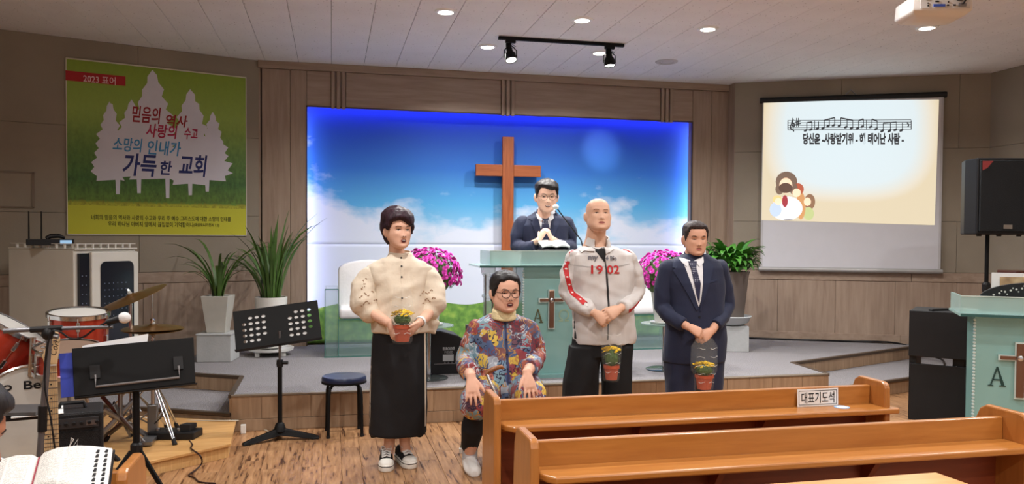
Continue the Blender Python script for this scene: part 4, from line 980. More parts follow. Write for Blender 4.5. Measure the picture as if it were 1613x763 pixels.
ws_ = thing('wooden_stand', 'dark red-brown wooden stand near the side wall', 'stand', (wd.x + .09, 6.3, 0), math.radians(-20))
m_redwood = wood('red_brown_wood', (78, 36, 28), (112, 54, 40), grain=(9, 9, 1.2), rough=.35)
zt3 = ony(1600, 427, 6.3).z
MB().box((-.19, -.19, zt3 - .03), (.19, .19, zt3)).build('top', m_redwood, ws_, bevel=.008); MB().box((-.15, -.15, zt3 - .055), (.15, .15, zt3 - .03)).build('moulding', m_redwood, ws_, bevel=.004)
MB().box((-.13, -.13, .08), (.13, .13, zt3 - .055)).build('column', m_redwood, ws_, bevel=.006); MB().box((-.18, -.18, 0), (.18, .18, .08)).build('base', m_redwood, ws_, bevel=.008)

# --- stool and perforated music stand
stc = Vector(((-.05 + .244) / 2 - .0, 5.80, 0)); su = ony(542, 592, 5.80); sz = su.z
sto = thing('round_stool', 'round stool with dark blue padded seat and bent black legs', 'stool', (su.x, 5.80, 0))
kq = pxm(5.8, 542)
MB().lathe([(.02, sz - .045), (.150, sz - .045), (.158, sz - .03), (.158, sz - .012), (.150, sz), (.02, sz + .003)], 36).build('seat', mat('navy_vinyl', (34, 42, 70), .3, var=.05), sto, smooth=50)
MB().lathe([(.151, sz - .05), (.16, sz - .048), (.16, sz - .036), (.151, sz - .034)], 36, cap=False).build('seat_rim', m_blackm, sto, smooth=50)
for k in range(4):
    a = math.radians(45 + 90 * k + 3); c, s = math.cos(a), math.sin(a)
    MB().tube([(.06 * c, .06 * s, sz - .05), (.12 * c, .12 * s, sz - .052), (.148 * c, .148 * s, sz - .075), (.158 * c, .158 * s, sz - .12), (.165 * c, .165 * s, .012)], .0115, 10).build('leg', m_blackm, sto, smooth=60)
    MB().lathe([(.014, 0), (.014, .02)], 8, M=T(.165 * c, .165 * s, 0)).build('foot', m_rubber, sto)
def perforated(W_, H_, cols, rows, holes, th, m):
    """sheet built cell by cell, a round hole in the chosen cells"""
    mb = MB(); cw_, ch_ = W_ / cols, H_ / rows
    for j in range(rows):
        for i in range(cols):
            x0, z0 = -W_ / 2 + i * cw_, j * ch_; xc, zc = x0 + cw_ / 2, z0 + ch_ / 2
            for yy, fl_ in ((0, 1), (th, -1)):
                if (i, j) in holes:
                    n = 16; R = min(cw_, ch_) * .31; ou = []
                    for k in range(n):
                        a = 2 * math.pi * k / n; c, s = math.cos(a), math.sin(a); q = 1 / max(abs(c), abs(s)); ou.append((xc + c * q * cw_ / 2, yy, zc + s * q * ch_ / 2))
                    inn = [(xc + R * math.cos(2 * math.pi * k / n) * 1.15, yy, zc + R * .9 * math.sin(2 * math.pi * k / n)) for k in range(n)]
                    mb.add(ou + inn, [((k, (k + 1) % n, n + (k + 1) % n, n + k) if fl_ > 0 else (n + k, n + (k + 1) % n, (k + 1) % n, k)) for k in range(n)])
                    if fl_ > 0: mb.add(inn + [(p[0], th, p[2]) for p in inn], [(k, (k + 1) % n, n + (k + 1) % n, n + k) for k in range(n)])
                else:
                    f = [(x0, yy, z0), (x0 + cw_, yy, z0), (x0 + cw_, yy, z0 + ch_), (x0, yy, z0 + ch_)]; mb.add(f, [(0, 1, 2, 3) if fl_ > 0 else (3, 2, 1, 0)])
    mb.box((-W_ / 2, 0, -.001), (W_ / 2, th, .001)).box((-W_ / 2, 0, H_ - .001), (W_ / 2, th, H_ + .001)).box((-W_ / 2 - .001, 0, 0), (-W_ / 2 + .001, th, H_)).box((W_ / 2 - .001, 0, 0), (W_ / 2 + .001, th, H_))
    return mb
mst = ony(441, 690, 5.72); kq = pxm(5.72, 441)
ms1 = thing('music_stand', 'black music stand with rows of round holes in its desk', 'music stand', (mst.x, 5.72, 0))
dz = ony(441, 540, 5.72).z
holes = {(i, j) for i in (1, 2, 3, 4, 8, 9, 10, 11) for j in (1, 2, 3, 4, 5)} - {(1, 5), (8, 5), (4, 1), (11, 1)}
dk = perforated(.575, .29, 13, 7, holes, .004, m_blackm).build('desk', m_blackm, ms1, fixn=False)
dk.location = (0, -.03, dz - .015); dk.rotation_euler = (math.radians(-24), math.radians(-7.5), 0)
MB().box((-.29, -.055, -.004), (.29, .004, .0)).build('lip', m_blackm, dk)
MB().box((-.22, .006, .02), (.19, .016, .26)).build('sheet_music', m_paper, dk)
MB().box((-.03, .004, .03), (.03, .035, .2)).build('bracket', m_blackm, dk)
MB().tube([(0, 0, .10), (0, 0, dz - .12)], .016, 12).build('lower_tube', m_blackm, ms1, smooth=40); MB().tube([(0, 0, dz - .14), (0, 0, dz + .08)], .010, 10).build('upper_tube', m_steel, ms1, smooth=40)
MB().lathe([(.022, dz - .17), (.024, dz - .15), (.022, dz - .12)], 12).build('clutch', m_black, ms1); MB().tube([(.02, -.01, dz - .14), (.055, -.02, dz - .14)], .012, 10).build('knob', m_black, ms1)
MB().lathe([(.035, .05), (.045, .06), (.03, .11), (.018, .12)], 14).build('hub', m_blackm, ms1, smooth=40)
for a in (math.radians(-150), math.radians(-8), math.radians(100)):
    c, s = math.cos(a), math.sin(a); L = .27
    MB().loft([[(c * q - s * w_, s * q + c * w_, .004 + z0), (c * q + s * w_, s * q - c * w_, .004 + z0), (c * q + s * w_ * .5, s * q - c * w_ * .5, zt_), (c * q - s * w_ * .5, s * q + c * w_ * .5, zt_)] for q, w_, zt_, z0 in ((.0, .035, .085, .03), (.10, .03, .06, .018), (L - .05, .022, .035, .0), (L, .02, .02, .0))]).build('leg', m_blackm, ms1, bevel=.003)
    MB().box((L - .05, -.015, 0), (L - .01, .015, .006), M=rotz(a)).build('foot', m_rubber, ms1)

# --- pews
m_pew = wood('pew_oak', (160, 99, 42), (182, 121, 57), grain=(1.0, 10, 10), rough=.32, coat=.25, varobj=.05, bump=.03)
m_pewv = wood('pew_oak_upright', (158, 99, 45), (180, 119, 60), grain=(10, 10, 1.0), rough=.32, coat=.25, varobj=.05, bump=.03)
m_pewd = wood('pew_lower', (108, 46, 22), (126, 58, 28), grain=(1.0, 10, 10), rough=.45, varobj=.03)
def pew(label, x0, x1, y, zr=.745, left=True, right=True, shelf=True, seat=True):
    t = thing('church_pew', label, 'pew', (x0, y, 0), 0, 'wooden church pews'); L = x1 - x0; th = .030
    prof = [(-.115, 0), (.17, 0), (.165, .3), (.15, .58), (.135, zr - .03), (.115, zr + .012), (.085, zr + .03), (-.072, zr + .030), (-.092, zr + .022), (-.10, zr + .003)]
    for ok, xx in ((left, 0.0), (right, L - th)):
        if ok: MB().prism(prof, 0, th, M=frame((xx, 0, 0), (0, 1, 0), (0, 0, 1), (1, 0, 0))).build('end_panel', m_pewv, t, bevel=.007)
    MB().box((th, 0, .61), (L - th, .026, zr)).build('back_rail', m_pew, t, bevel=.004)
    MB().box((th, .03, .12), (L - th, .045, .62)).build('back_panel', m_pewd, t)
    if shelf:
        MB().prism([(.0, .0), (.02 + th, -.105), (.045 + th, -.135), (L + .02, -.135), (L + .035, -.115), (L - th, .0)], .638, .662).build('shelf', m_pew, t, bevel=.006)
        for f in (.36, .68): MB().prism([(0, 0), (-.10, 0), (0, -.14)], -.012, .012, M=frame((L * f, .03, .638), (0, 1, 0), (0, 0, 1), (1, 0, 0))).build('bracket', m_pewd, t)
    if seat:
        MB().box((th, .05, .40), (L - th, .45, .43)).build('seat', m_pew, t, bevel=.006)
        for xx in (.0, L - th): MB().box((xx + .001, .171, 0), (xx + th - .001, .44, .40)).build('seat_support', m_pewv, t, bevel=.004)
    return t
K = (1.42 - .745) / .62
pew('wooden pew with the white paper sign and blue sticker', .61 * K - .03, 2.261 * K + .0, 2.938 * K, seat=False)
pew('bare wooden pew with long book shelf in the foremost row of the photo', .602 * K - .04, 2.298 * K + .03, 2.318 * K)
w3 = onz(1474, 744, .745)
t3 = pew('wooden pew at the bottom edge showing only its wide pale top', .66, w3.x + .02, w3.y - .24, right=False, left=False, shelf=False)
MB().prism([(0, -.02), (w3.x + .02 - .66, -.02), (w3.x - .66, .24), (0, .24)], .725, .745).build('top_board', wood('pew_pale_top', (206, 142, 74), (224, 166, 98), grain=(1, 10, 10), rough=.3, coat=.2), t3, bevel=.004)
wl_ = onz(216, 741, .775)
pew('wooden pew of the left block behind the open bible', -2.6, wl_.x - .026, wl_.y + .10, left=False, shelf=False)
# paper sign with a frame line, and a round sticker
y1p = 2.938 * K; sg = [onplane(u, v, (0, y1p - .008, 0), (0, 1, 0)) for u, v in ((1255, 614), (1319, 609), (1319, 638), (1256, 642))]
sgn = thing('paper_sign', 'white paper sign with Korean lettering leaning on the pew back', 'sign', ((sg[0].x + sg[1].x) / 2, y1p - .004, .662))
sw_, sh_ = (sg[1].x - sg[0].x) / 2, sg[0].z - .662
MB().box((-sw_, -.012, .0), (sw_, -.010, sh_), M=Matrix.Rotation(math.radians(-2), 4, 'X')).build('sheet', m_paper, sgn)
fr = MB()
for lo, hi in (((-sw_ + .007, -.0128, .007), (sw_ - .007, -.012, .009)), ((-sw_ + .007, -.0128, sh_ - .009), (sw_ - .007, -.012, sh_ - .007)), ((-sw_ + .007, -.0128, .007), (-sw_ + .009, -.012, sh_ - .007)), ((sw_ - .009, -.0128, .007), (sw_ - .007, -.012, sh_ - .007))): fr.box(lo, hi, M=Matrix.Rotation(math.radians(-2), 4, 'X'))
fr.build('frame_line', m_print_dark, sgn)
writing('lettering', '대표기도석', .055, m_print_dark, Matrix.Rotation(math.radians(-2), 4, 'X') @ frame((0, -.0132, sh_ * .5), (1, 0, 0), (0, 0, 1), (0, -1, 0)), sgn, fitw=sw_ * 1.62, bold=.0004)
sk = onz(1326, 642, .662)
stk = thing('round_sticker', 'round blue and white sticker on the pew shelf', 'sticker', (sk.x, sk.y, .662))
MB().lathe([(.0005, 0), (.034, 0), (.034, .0014), (.0005, .0014)], 28, cap=False).build('disc', mat('sticker_blue', (150, 184, 222), .5), stk); MB().lathe([(.0005, .0014), (.024, .0014), (.024, .002), (.0005, .002)], 24, cap=False).build('centre', mat('sticker_white', (214, 226, 240), .5), stk)
# ================================================================ people
def remesh(mb, voxel, it=4, mats=(), wrinkle=0.0, wfreq=9.0, wdir=(1, 1, .45), seed=0, fac=.5):
    """melt overlapping closed pieces into one continuous skin"""
    me = mb.mesh('melt', list(mats) or [m_black]); o = bpy.data.objects.new('melt', me)
    m = o.modifiers.new('r', 'REMESH'); m.mode = 'VOXEL'; m.voxel_size = voxel; m.use_smooth_shade = True
    s = o.modifiers.new('s', 'SMOOTH'); s.factor = fac; s.iterations = it
    out = evaluated(o); bpy.data.meshes.remove(me)
    out.materials.clear()
    for q in mats: out.materials.append(q)
    n = len(out.vertices)
    if wrinkle:
        nr = np.empty(n * 3, 'f'); out.vertex_normals.foreach_get('vector', nr); nr = nr.reshape(-1, 3)
        co = np.empty(n * 3, 'f'); out.vertices.foreach_get('co', co); co = co.reshape(-1, 3)
        rg = np.random.RandomState(100 + seed); d = np.zeros(n); wd = np.array(wdir)
        for q in range(10):
            k = rg.normal(size=3); k = k / np.linalg.norm(k) * wd * wfreq * 6.283 * rg.uniform(.35, 1.15); g_ = rg.normal(size=3) * wfreq * 1.6
            d += np.sin(co @ k + rg.uniform(0, 6.28) + 1.6 * np.sin(co @ g_ + rg.uniform(0, 6.28))) * .26
        co += nr * (d * wrinkle)[:, None]; out.vertices.foreach_set('co', co.ravel())
    out.polygons.foreach_set('use_smooth', [True] * len(out.polygons)); out.update()
    return out
def bvh_of(*mes):
    V = []; F = []
    for me in mes:
        k = len(V); V += [v.co.copy() for v in me.vertices]; F += [tuple(i + k for i in p.vertices) for p in me.polygons]
    return BVHTree.FromPolygons(V, F)
def sleeves(F, garment, arms, m, voxel=.006, wrinkle=.005, wfreq=11, seed=1):
    """each sleeve a part of its own, so the armhole shows as a crease"""
    out = []
    for i, (pts, rad) in enumerate(arms):
        g = MB(); P = [F.L(*p) for p in pts]; g.tube(P, rad, 18); g.ball(P[0], rad[0], 14)
        for p, r_ in zip(P[1:-1], rad[1:-1]): g.ball(p, r_, 14)
        out.append(link('sleeve', remesh(g, voxel, 4, [m], wrinkle=wrinkle, wfreq=wfreq, seed=seed + 7 * i), garment))
    return out
def collar_band(name, parent, c, rx, ry, h, gap, rise, m, th=.006, flare=.006, n=30, drop=0.0):
    """standing band round the neck, open at the front by the angle gap"""
    R = []
    for i in range(n + 1):
        f = gap / 2 + (2 * math.pi - gap) * i / n; s_, k = math.sin(f), math.cos(f); up = rise * (1 - k) / 2 - drop * max(0, k) ** 2
        o = Vector(c) + Vector((0, 0, up)); e = Vector((s_, -k, 0))
        P = lambda r_, z: o + Vector((e.x * (rx + r_), e.y * (ry + r_), z))
        R.append([P(flare, 0), P(flare * .3, h * .6), P(0, h), P(-th, h), P(-th, 0)])
    return MB().loft(R).build(name, m, parent, smooth=60)
def fine(poly, h):
    """fill a flat outline (x, z) with small triangles"""
    bm = bmesh.new(); vs = [bm.verts.new((p[0], p[1], 0)) for p in poly]; bm.faces.new(vs)
    bmesh.ops.triangulate(bm, faces=bm.faces[:])
    for _ in range(6):
        es = [e for e in bm.edges if e.calc_length() > h]
        if not es: break
        bmesh.ops.subdivide_edges(bm, edges=es, cuts=1); bmesh.ops.triangulate(bm, faces=[f for f in bm.faces if len(f.verts) > 3])
    bm.verts.index_update(); V = [(v.co.x, v.co.y) for v in bm.verts]; F = [tuple(v.index for v in f.verts) for f in bm.faces]
    B = [tuple(v.index for v in e.verts) for e in bm.edges if len(e.link_faces) == 1]; bm.free(); return V, F, B
def patch(mb, bvh, poly, off=.003, h=.014, mi=0, M=None, y0=-.7, dome=0.0):
    """lay a thin flat shape on a curved front by dropping it along +Y"""
    V, F, B = fine(poly, h); M = M or Matrix.Identity(4); d = (M.to_3x3() @ Vector((0, 1, 0))).normalized()
    top = []; low = []
    last = None
    pts = []
    for x, z in V:
        o = M @ Vector((x, y0, z)); hit = bvh.ray_cast(o, d)[0]; pts.append((o, hit))
    ds = [(hh - o).length for o, hh in pts if hh is not None]; md = sorted(ds)[len(ds) // 2] if ds else abs(y0)
    for o, hit in pts:
        q = hit if hit is not None and abs((hit - o).length - md) < .13 else (bvh.find_nearest(o + d * md)[0] or o + d * md)
        top.append(q - d * off); low.append(q + d * .004)
    n = len(V); fs = []
    for f in F:
        a, b_, c = (top[i] for i in f); nn = (b_ - a).cross(c - a)
        f2 = f if nn.dot(d) < 0 else f[::-1]; fs.append(f2)
    for a, b_ in B: fs.append((a, b_, n + b_, n + a))
    mb.add(top + low, fs, mi); return mb

HP = [(-12.0, .8, 6.4, -4.2), (-11.6, 3.0, 8.1, -1.5), (-10.6, 4.6, 8.9, 1.0), (-9, 5.9, 9.0, 3.0), (-7.5, 6.6, 8.9, 5.0), (-6, 7.1, 8.8, 6.8), (-4, 7.5, 8.8, 8), (-2, 7.75, 8.8, 8.8),
      (0, 7.85, 8.7, 9.3), (2.5, 7.95, 9.0, 9.7), (5, 7.75, 8.6, 9.6), (7.5, 7.0, 7.4, 8.7), (9.2, 5.7, 5.8, 7.2), (10.4, 3.8, 3.8, 5), (10.95, 1.9, 2.0, 2.8), (11.1, .5, .6, .8)]
def gs(x, s): return math.exp(-(x / s) ** 2)
def headgrid(jaw=1.0, face=True, nose=1.0, cheeks=0.0, nv=46, nu=56):
    P = np.array(HP); zs = np.concatenate([np.linspace(-12, 9, nv - 10), np.linspace(9.3, 11.1, 10)])
    rings = []
    for z in zs:
        w, f, b_ = (float(np.interp(z, P[:, 0], P[:, i])) for i in (1, 2, 3))
        if z < -3: w *= 1 + (jaw - 1) * min(1, (-3 - z) / 5)
        w *= 1 + cheeks * gs(z + 5, 4)
        R = []
        for j in range(nu):
            th = 2 * math.pi * j / nu; sn, cs = math.sin(th), math.cos(th)
            e = 2 / 2.25; x = w * math.copysign(abs(sn) ** e, sn); yc = (b_ - f) / 2; yd = (b_ + f) / 2; y = yc - yd * math.copysign(abs(cs) ** e, cs)
            if face and cs > 0:
                fr = min(1, cs * 1.6); ax = abs(x); d = 0
                t = (1.0 - z) / 5.2
                if -.1 < t < 1.25:
                    prot = nose * (.25 + 1.75 * max(0, min(1, t)) ** 1.3) * (1 if t < 1 else max(0, 1 - (t - 1) / .25)); d += prot * gs(x, .75 + .65 * max(0, min(1, t)))
                d += .55 * nose * gs(ax - 1.45, .6) * gs(z + 3.7, .7)
                d -= .85 * gs(ax - 3.2, 1.7) * gs(z - .1, 1.15)
                d += .30 * gs(ax - 3.0, 2.4) * gs(z - 2.2, .9)
                d += .35 * gs(ax - 4.4, 1.6) * gs(z + 2.6, 1.7)
                d += .55 * gs(x, 2.3) * gs(z + 6.1, .55) + .5 * gs(x, 2.0) * gs(z + 7.3, .6) - .35 * gs(x, 2.6) * gs(z + 6.7, .28) - .35 * gs(x, 2.6) * gs(z + 8.4, .7)
                d += .55 * gs(x, 2.0) * gs(z + 10.0, 1.1)
                y -= d * fr
            R.append(Vector((x, y, z)) * .01)
        rings.append(R)
    return rings
def hairshell(name, M, style, T_, m, parent, seed=0, rough=.25, jaw=1.0):
    rings = headgrid(face=False, jaw=jaw); out = []
    for R in rings:
        o = []
        for j, p in enumerate(R):
            x, y, z = p * 100; th = math.atan2(x, -y); c = Vector((0, .5, 1.5)); q = Vector((x, y, z)) - c; d = q.normalized()
            cov, t = style(th, x, y, z)
            cov = max(0.0, min(1.0, cov)); cov = cov * cov * (3 - 2 * cov)
            st = noise.noise(Vector((th * 7 + seed, z * .35, seed))) * rough + noise.noise(Vector((x * .45, y * .45, z * .45 + seed))) * rough * 1.4
            tt = -.55 * (1 - cov) + cov * max(.25, t * T_ + st)
            o.append(M @ ((Vector((x, y, z)) + d * tt) * .01))
        out.append(o)
    return MB().loft(out).build(name, m, parent, smooth=180)
def sst(a, b_, x): 
    t = max(0, min(1, (x - a) / (b_ - a))); return t * t * (3 - 2 * t)

def hand(mb, w, d, n, s, k=1.0, curl=(25, 30, 20), spread=.0, thumb=(.55, .75, -.35), tc=.3):
    """palm and five fingers: w wrist, d finger direction, n back of the hand, s towards the thumb"""
    d = Vector(d).normalized(); n = Vector(n); n = (n - d * n.dot(d)).normalized(); s0 = Vector(s); s = (s0 - d * s0.dot(d) - n * s0.dot(n)).normalized(); w = Vector(w)
    def ring(q, hw, ht, lift=0): 
        return [w + d * q * k + n * lift * k + s * math.cos(a) * hw * k + n * math.sin(a) * ht * k for a in [2 * math.pi * i / 14 for i in range(14)]]
    mb.loft([ring(-.02, .026, .020), ring(.01, .027, .019), ring(.035, .034, .019), ring(.065, .041, .017), ring(.088, .041, .014), ring(.097, .036, .009)])
    for i, (o, L) in enumerate(((.030, .076), (.010, .087), (-.010, .080), (-.029, .063))):
        b_ = w + (d * (.088 - abs(o) * .25) + s * o) * k; c = 0; pts = [b_ - d * .02 * k]; dd = (d + s * (o * spread)).normalized(); pts.append(b_)
        for seg, cu in zip((.45, .30, .25), curl):
            c += math.radians(cu); e = dd * math.cos(c) - n * math.sin(c); pts.append(pts[-1] + e * L * seg * k)
        mb.tube(pts, [.0095 * k, .0098 * k, .0090 * k, .0080 * k, .0058 * k], 10)
    t = (d * thumb[0] + s * thumb[1] + n * thumb[2]).normalized(); b_ = w + (d * .018 + s * .020) * k
    p1_ = b_ + t * .038 * k; t2 = (t + d * tc).normalized(); p2_ = p1_ + t2 * .032 * k; t3 = (t2 + d * tc - n * tc * .5).normalized()
    mb.tube([b_, p1_, p2_, p2_ + t3 * .024 * k], [.014 * k, .0125 * k, .0105 * k, .0068 * k], 10)

def skinmat(name, c): return mat(name, c, .5, var=.05, nscale=18, spec=.35)
m_lip = mat('lip', (168, 92, 84), .45); m_mouth = mat('mouth_inside', (62, 24, 24), .6); m_eyew = mat('eye_white', (216, 208, 200), .3); m_iris = mat('iris_dark', (28, 20, 18), .2); m_brow = mat('brow_dark', (52, 38, 34), .8); m_teeth = mat('teeth', (226, 220, 210), .3)
def hairmat(name, c1, c2):
    m, nt, b = _new(name); v = coords(nt, (150, 150, 16)); nz = N(nt, 'ShaderNodeTexNoise'); nz.inputs['Scale'].default_value = 1.0; nz.inputs['Detail'].default_value = 3; nt.links.new(v, nz.inputs['Vector'])
    r_ = ramp(nt, [(.35, c1), (.7, c2)]); nt.links.new(nz.outputs[0], r_.inputs[0]); nt.links.new(r_.outputs[0], b.inputs['Base Color']); b.inputs['Roughness'].default_value = .5; b.inputs['Specular IOR Level'].default_value = .3
    bp = N(nt, 'ShaderNodeBump'); bp.inputs['Strength'].default_value = .35; bp.inputs['Distance'].default_value = .003; nt.links.new(nz.outputs[0], bp.inputs['Height']); nt.links.new(bp.outputs[0], b.inputs['Normal']); return m
m_hair = hairmat('hair_black', (16, 14, 15), (44, 38, 38))
def ell(cx, cz, rx, rz_, n=14, top=1.0): return [(cx + rx * math.cos(a), cz + rz_ * math.sin(a) * (top if math.sin(a) > 0 else 1)) for a in [2 * math.pi * i / n for i in range(n)]]
def arc(pts, w):
    pts = [Vector((p[0], p[1], 0)) for p in pts]; L = []; R = []
    for i, p in enumerate(pts):
        t = (pts[min(i + 1, len(pts) - 1)] - pts[max(i - 1, 0)]).normalized(); nn = Vector((-t.y, t.x, 0)) * (w * (1 if 0 < i < len(pts) - 1 else .35)); L.append((p.x + nn.x, p.y + nn.y)); R.append((p.x - nn.x, p.y - nn.y))
    return R + L[::-1]
class Figure:
    def __init__(s, label, u, Y0, z0=0.0, floor_v=None):
        s.Y0 = Y0; s.o = ony(u, 600, Y0); s.o.z = z0; s.e = thing('person', label, 'person', s.o); s.k = pxm(Y0, u)
    def L(s, u, v, dy=0.0):
        p = ony(u, v, s.Y0 + dy); return p - s.o
    def rows(s, mb, rows, p=2.5, n=36, shrink=0.0):
        """stacked cross-sections: (v, u_left, u_right, front, back[, dy])"""
        R = []
        for r_ in rows:
            v, ul, ur, df, db = r_[:5]; dy = r_[5] if len(r_) > 5 else 0.0
            a, b_ = s.L(ul, v, dy), s.L(ur, v, dy); cx = (a.x + b_.x) / 2; hw = max(.01, (b_.x - a.x) / 2 - shrink); z = (a.z + b_.z) / 2; ring = []
            for j in range(n):
                th = 2 * math.pi * j / n; c, q = math.cos(th), math.sin(th); e = 2 / p
                yy = math.copysign(abs(q) ** e, q); ring.append(Vector((cx + hw * math.copysign(abs(c) ** e, c), dy + (yy * max(.01, db - shrink) if yy > 0 else yy * max(.01, df - shrink)), z)))
            R.append(ring)
        mb.loft(R); return mb
    def limb(s, mb, pts, rad, n=14): mb.tube(pts, rad, n); mb.ball(pts[0], rad[0] if not isinstance(rad[0], tuple) else rad[0][0], 12); return mb
    def head(s, mb, at, k, yaw, pitch, roll=0, jaw=1.0, nose=1.0, cheeks=0.0, ears=True, neck=(0, .05, -.19), neckr=.058):
        s.MH = Matrix.Translation(at) @ rotz(yaw) @ Matrix.Rotation(pitch, 4, 'X') @ Matrix.Rotation(roll, 4, 'Y') @ Matrix.Scale(k, 4)
        mb.loft([[s.MH @ p for p in R] for R in headgrid(jaw=jaw, nose=nose, cheeks=cheeks)])
        if ears:
            for q in (-1, 1):
                Me = Matrix.Rotation(q * -.35, 3, 'Z') @ Matrix.Rotation(-.2, 3, 'X'); mb.ball((0, 0, 0), 1e-5, 6) if 0 else None
                b_ = MB().ball((q * .084, .012, -.014), (.012, .020, .033), 14, M=Me); mb.add([s.MH @ Vector(v) for v in b_.v], b_.f)
                b_ = MB().ball((q * .081, .006, -.038), (.007, .010, .012), 10); mb.add([s.MH @ Vector(v) for v in b_.v], b_.f)
        hb_ = s.MH @ Vector((0, .022, -.05)); mb.tube([hb_, (hb_ + Vector(at) + Vector(neck)) / 2, Vector(at) + Vector(neck), Vector(at) + Vector(neck) + Vector((0, .01, -.06))], [neckr * .95, neckr, neckr * 1.06, neckr * 1.35], 20)
    def face(s, me, eyes='open', mouth='closed', brow=.9, browz=2.0, eyeh=.42, lipw=2.3, mouthz=-6.7, look=0.0, tilt=0.0):
        """eyes, brows and lips laid on the face, added to the body mesh"""
        bv = bvh_of(me); mb = MB(); cm = lambda pts: [(x * .01, z * .01) for x, z in pts]
        P_ = lambda pts, mi, off=.0012, h=.006: patch(mb, bv, cm(pts), off, h, mi, s.MH, y0=-.25)
        for q in (-1, 1):
            ex = 3.15 * q
            if eyes == 'open':
                P_(ell(ex, .0, 1.35, eyeh), 2); P_(ell(ex + look, .05, .52, min(.5, eyeh + .02)), 3, .0018); P_(arc([(ex - 1.5, -.05), (ex - .7, eyeh + .08), (ex + .2, eyeh + .16), (ex + 1.0, eyeh), (ex + 1.5, -.05)], .13), 4, .002)
            else: P_(arc([(ex - 1.4, .12), (ex - .6, -.1), (ex + .4, -.14), (ex + 1.4, .08)], .20), 4, .0015)
            P_(arc([(ex - q * 1.6, browz - .1 - tilt), (ex - q * .4, browz + .35), (ex + q * .8, browz + .45), (ex + q * 1.9, browz - .05 + tilt)], .27 * brow), 4, .0015)
            P_(ell(.62 * q, -3.95, .36, .2), 5, .0008)
        z = mouthz
        if mouth == 'closed':
            P_(ell(0, z, lipw, .75, 16), 1); P_(arc([(-lipw * .98, z - .05), (-lipw * .4, z + .1), (0, z), (lipw * .4, z + .1), (lipw * .98, z - .05)], .13), 5, .0018)
        elif mouth == 'open':
            P_(ell(0, z - .1, lipw * 1.02, 1.35, 18), 1); P_(ell(0, z - .15, lipw * .82, .82, 16), 5, .0018); P_(ell(0, z + .38, lipw * .62, .2, 12), 6, .0024)
        elif mouth == 'smile':
            P_([(-lipw, z + .5), (-lipw * .5, z + .25), (0, z + .15), (lipw * .5, z + .25), (lipw, z + .5), (lipw * .6, z - .85), (0, z - 1.25), (-lipw * .6, z - .85)], 1); P_([(-lipw * .86, z + .3), (0, z + .02), (lipw * .86, z + .3), (lipw * .5, z - .55), (0, z - .8), (-lipw * .5, z - .55)], 5, .0018); P_([(-lipw * .8, z + .26), (0, z + .0), (lipw * .8, z + .26), (lipw * .5, z - .2), (0, z - .3), (-lipw * .5, z - .2)], 6, .0024)
        f = mb.mesh('face', [m_black], fixn=False)
        bm = bmesh.new(); bm.from_mesh(me); n0 = len(bm.faces)
        bm.from_mesh(f); bm.faces.ensure_lookup_table()
        for i in range(n0, len(bm.faces)): bm.faces[i].material_index = mb.m[i - n0]; bm.faces[i].smooth = True
        bm.to_mesh(me); bm.free()
        for q in (m_lip, m_eyew, m_iris, m_brow, m_mouth, m_teeth): me.materials.append(q)
    def px(s, pts, dy=-.14): return [(lambda p: (p.x, p.z))(s.L(u, v, dy)) for u, v in pts]
    def glasses(s, col, r_=.0235, w=.0018, mz=-.002, half=.031):
        g = MB(); bv = bvh_of(s.body.data)
        for q in (-1, 1):
            g.tube([s.MH @ Vector((q * half + r_ * 1.12 * math.cos(a), -.103, mz + r_ * math.sin(a))) for a in [2 * math.pi * i / 20 for i in range(21)]], w, 6)
            g.tube([s.MH @ Vector((q * (half + r_ * 1.1), -.102, mz + .006)), s.MH @ Vector((q * .076, -.07, mz + .008)), s.MH @ Vector((q * .079, .01, mz + .004))], w, 6)
        g.tube([s.MH @ Vector((x, -.104 - .002 * (1 - abs(x) / .008), mz + .004)) for x in (-.008, 0, .008)], w, 6)
        return g.build('glasses', col, s.e, smooth=60)
VX = .0046

# ---------------------------------------------------------------- woman in cream blouse
W1 = Figure('woman in cream balloon-sleeve blouse and long black skirt holding yellow flowers', 630, 4.93)
L = W1.L
m_sk1 = skinmat('skin_woman', (222, 176, 152))
b_ = MB()
W1.head(b_, L(627, 362, -.03), 0.96, math.radians(19), math.radians(2), nose=.75, jaw=.95, cheeks=.02, neck=(-.005, .045, -.16), neckr=.047)
W1.rows(b_, [(408, 610, 650, .05, .05), (432, 596, 662, .07, .07), (460, 597, 665, .09, .09), (510, 595, 665, .08, .09), (560, 590, 670, .09, .11)], shrink=.02)
for sx, ush, uel, uw, vw in ((-1, 592, 577, 614, 510), (1, 666, 682, 660, 509)):
    W1.limb(b_, [L(ush + sx * -6, 436), L(uel, 484, -.02), L((uel + uw) / 2, 499, -.13), L(uw, vw, -.23)], [.042, .038, .034, .026])
hand(b_, L(614, 510, -.23), (.30, -.42, -.85), (-.85, -.45, -.1), (.25, -.75, .45), .95, curl=(32, 48, 30), thumb=(.75, .55, -.05))
hand(b_, L(660, 509, -.23), (-.60, -.58, -.55), (.50, -.62, -.60), (-.35, -.35, .85), .98, curl=(22, 30, 20), thumb=(.85, .45, -.1))
for u in (611, 640): W1.limb(b_, [L(u, 560, .0), L(u + (626 - u) * .25, 640, .01), L(u + (626 - u) * .2, 690, .02), L(u, 722, .01)], [.07, .052, .036, .031])
me = remesh(b_, VX, 4, [m_sk1]); W1.face(me, 'open', 'open', brow=.8, lipw=1.9, eyeh=.40)
W1.body = link('body', me, W1.e)
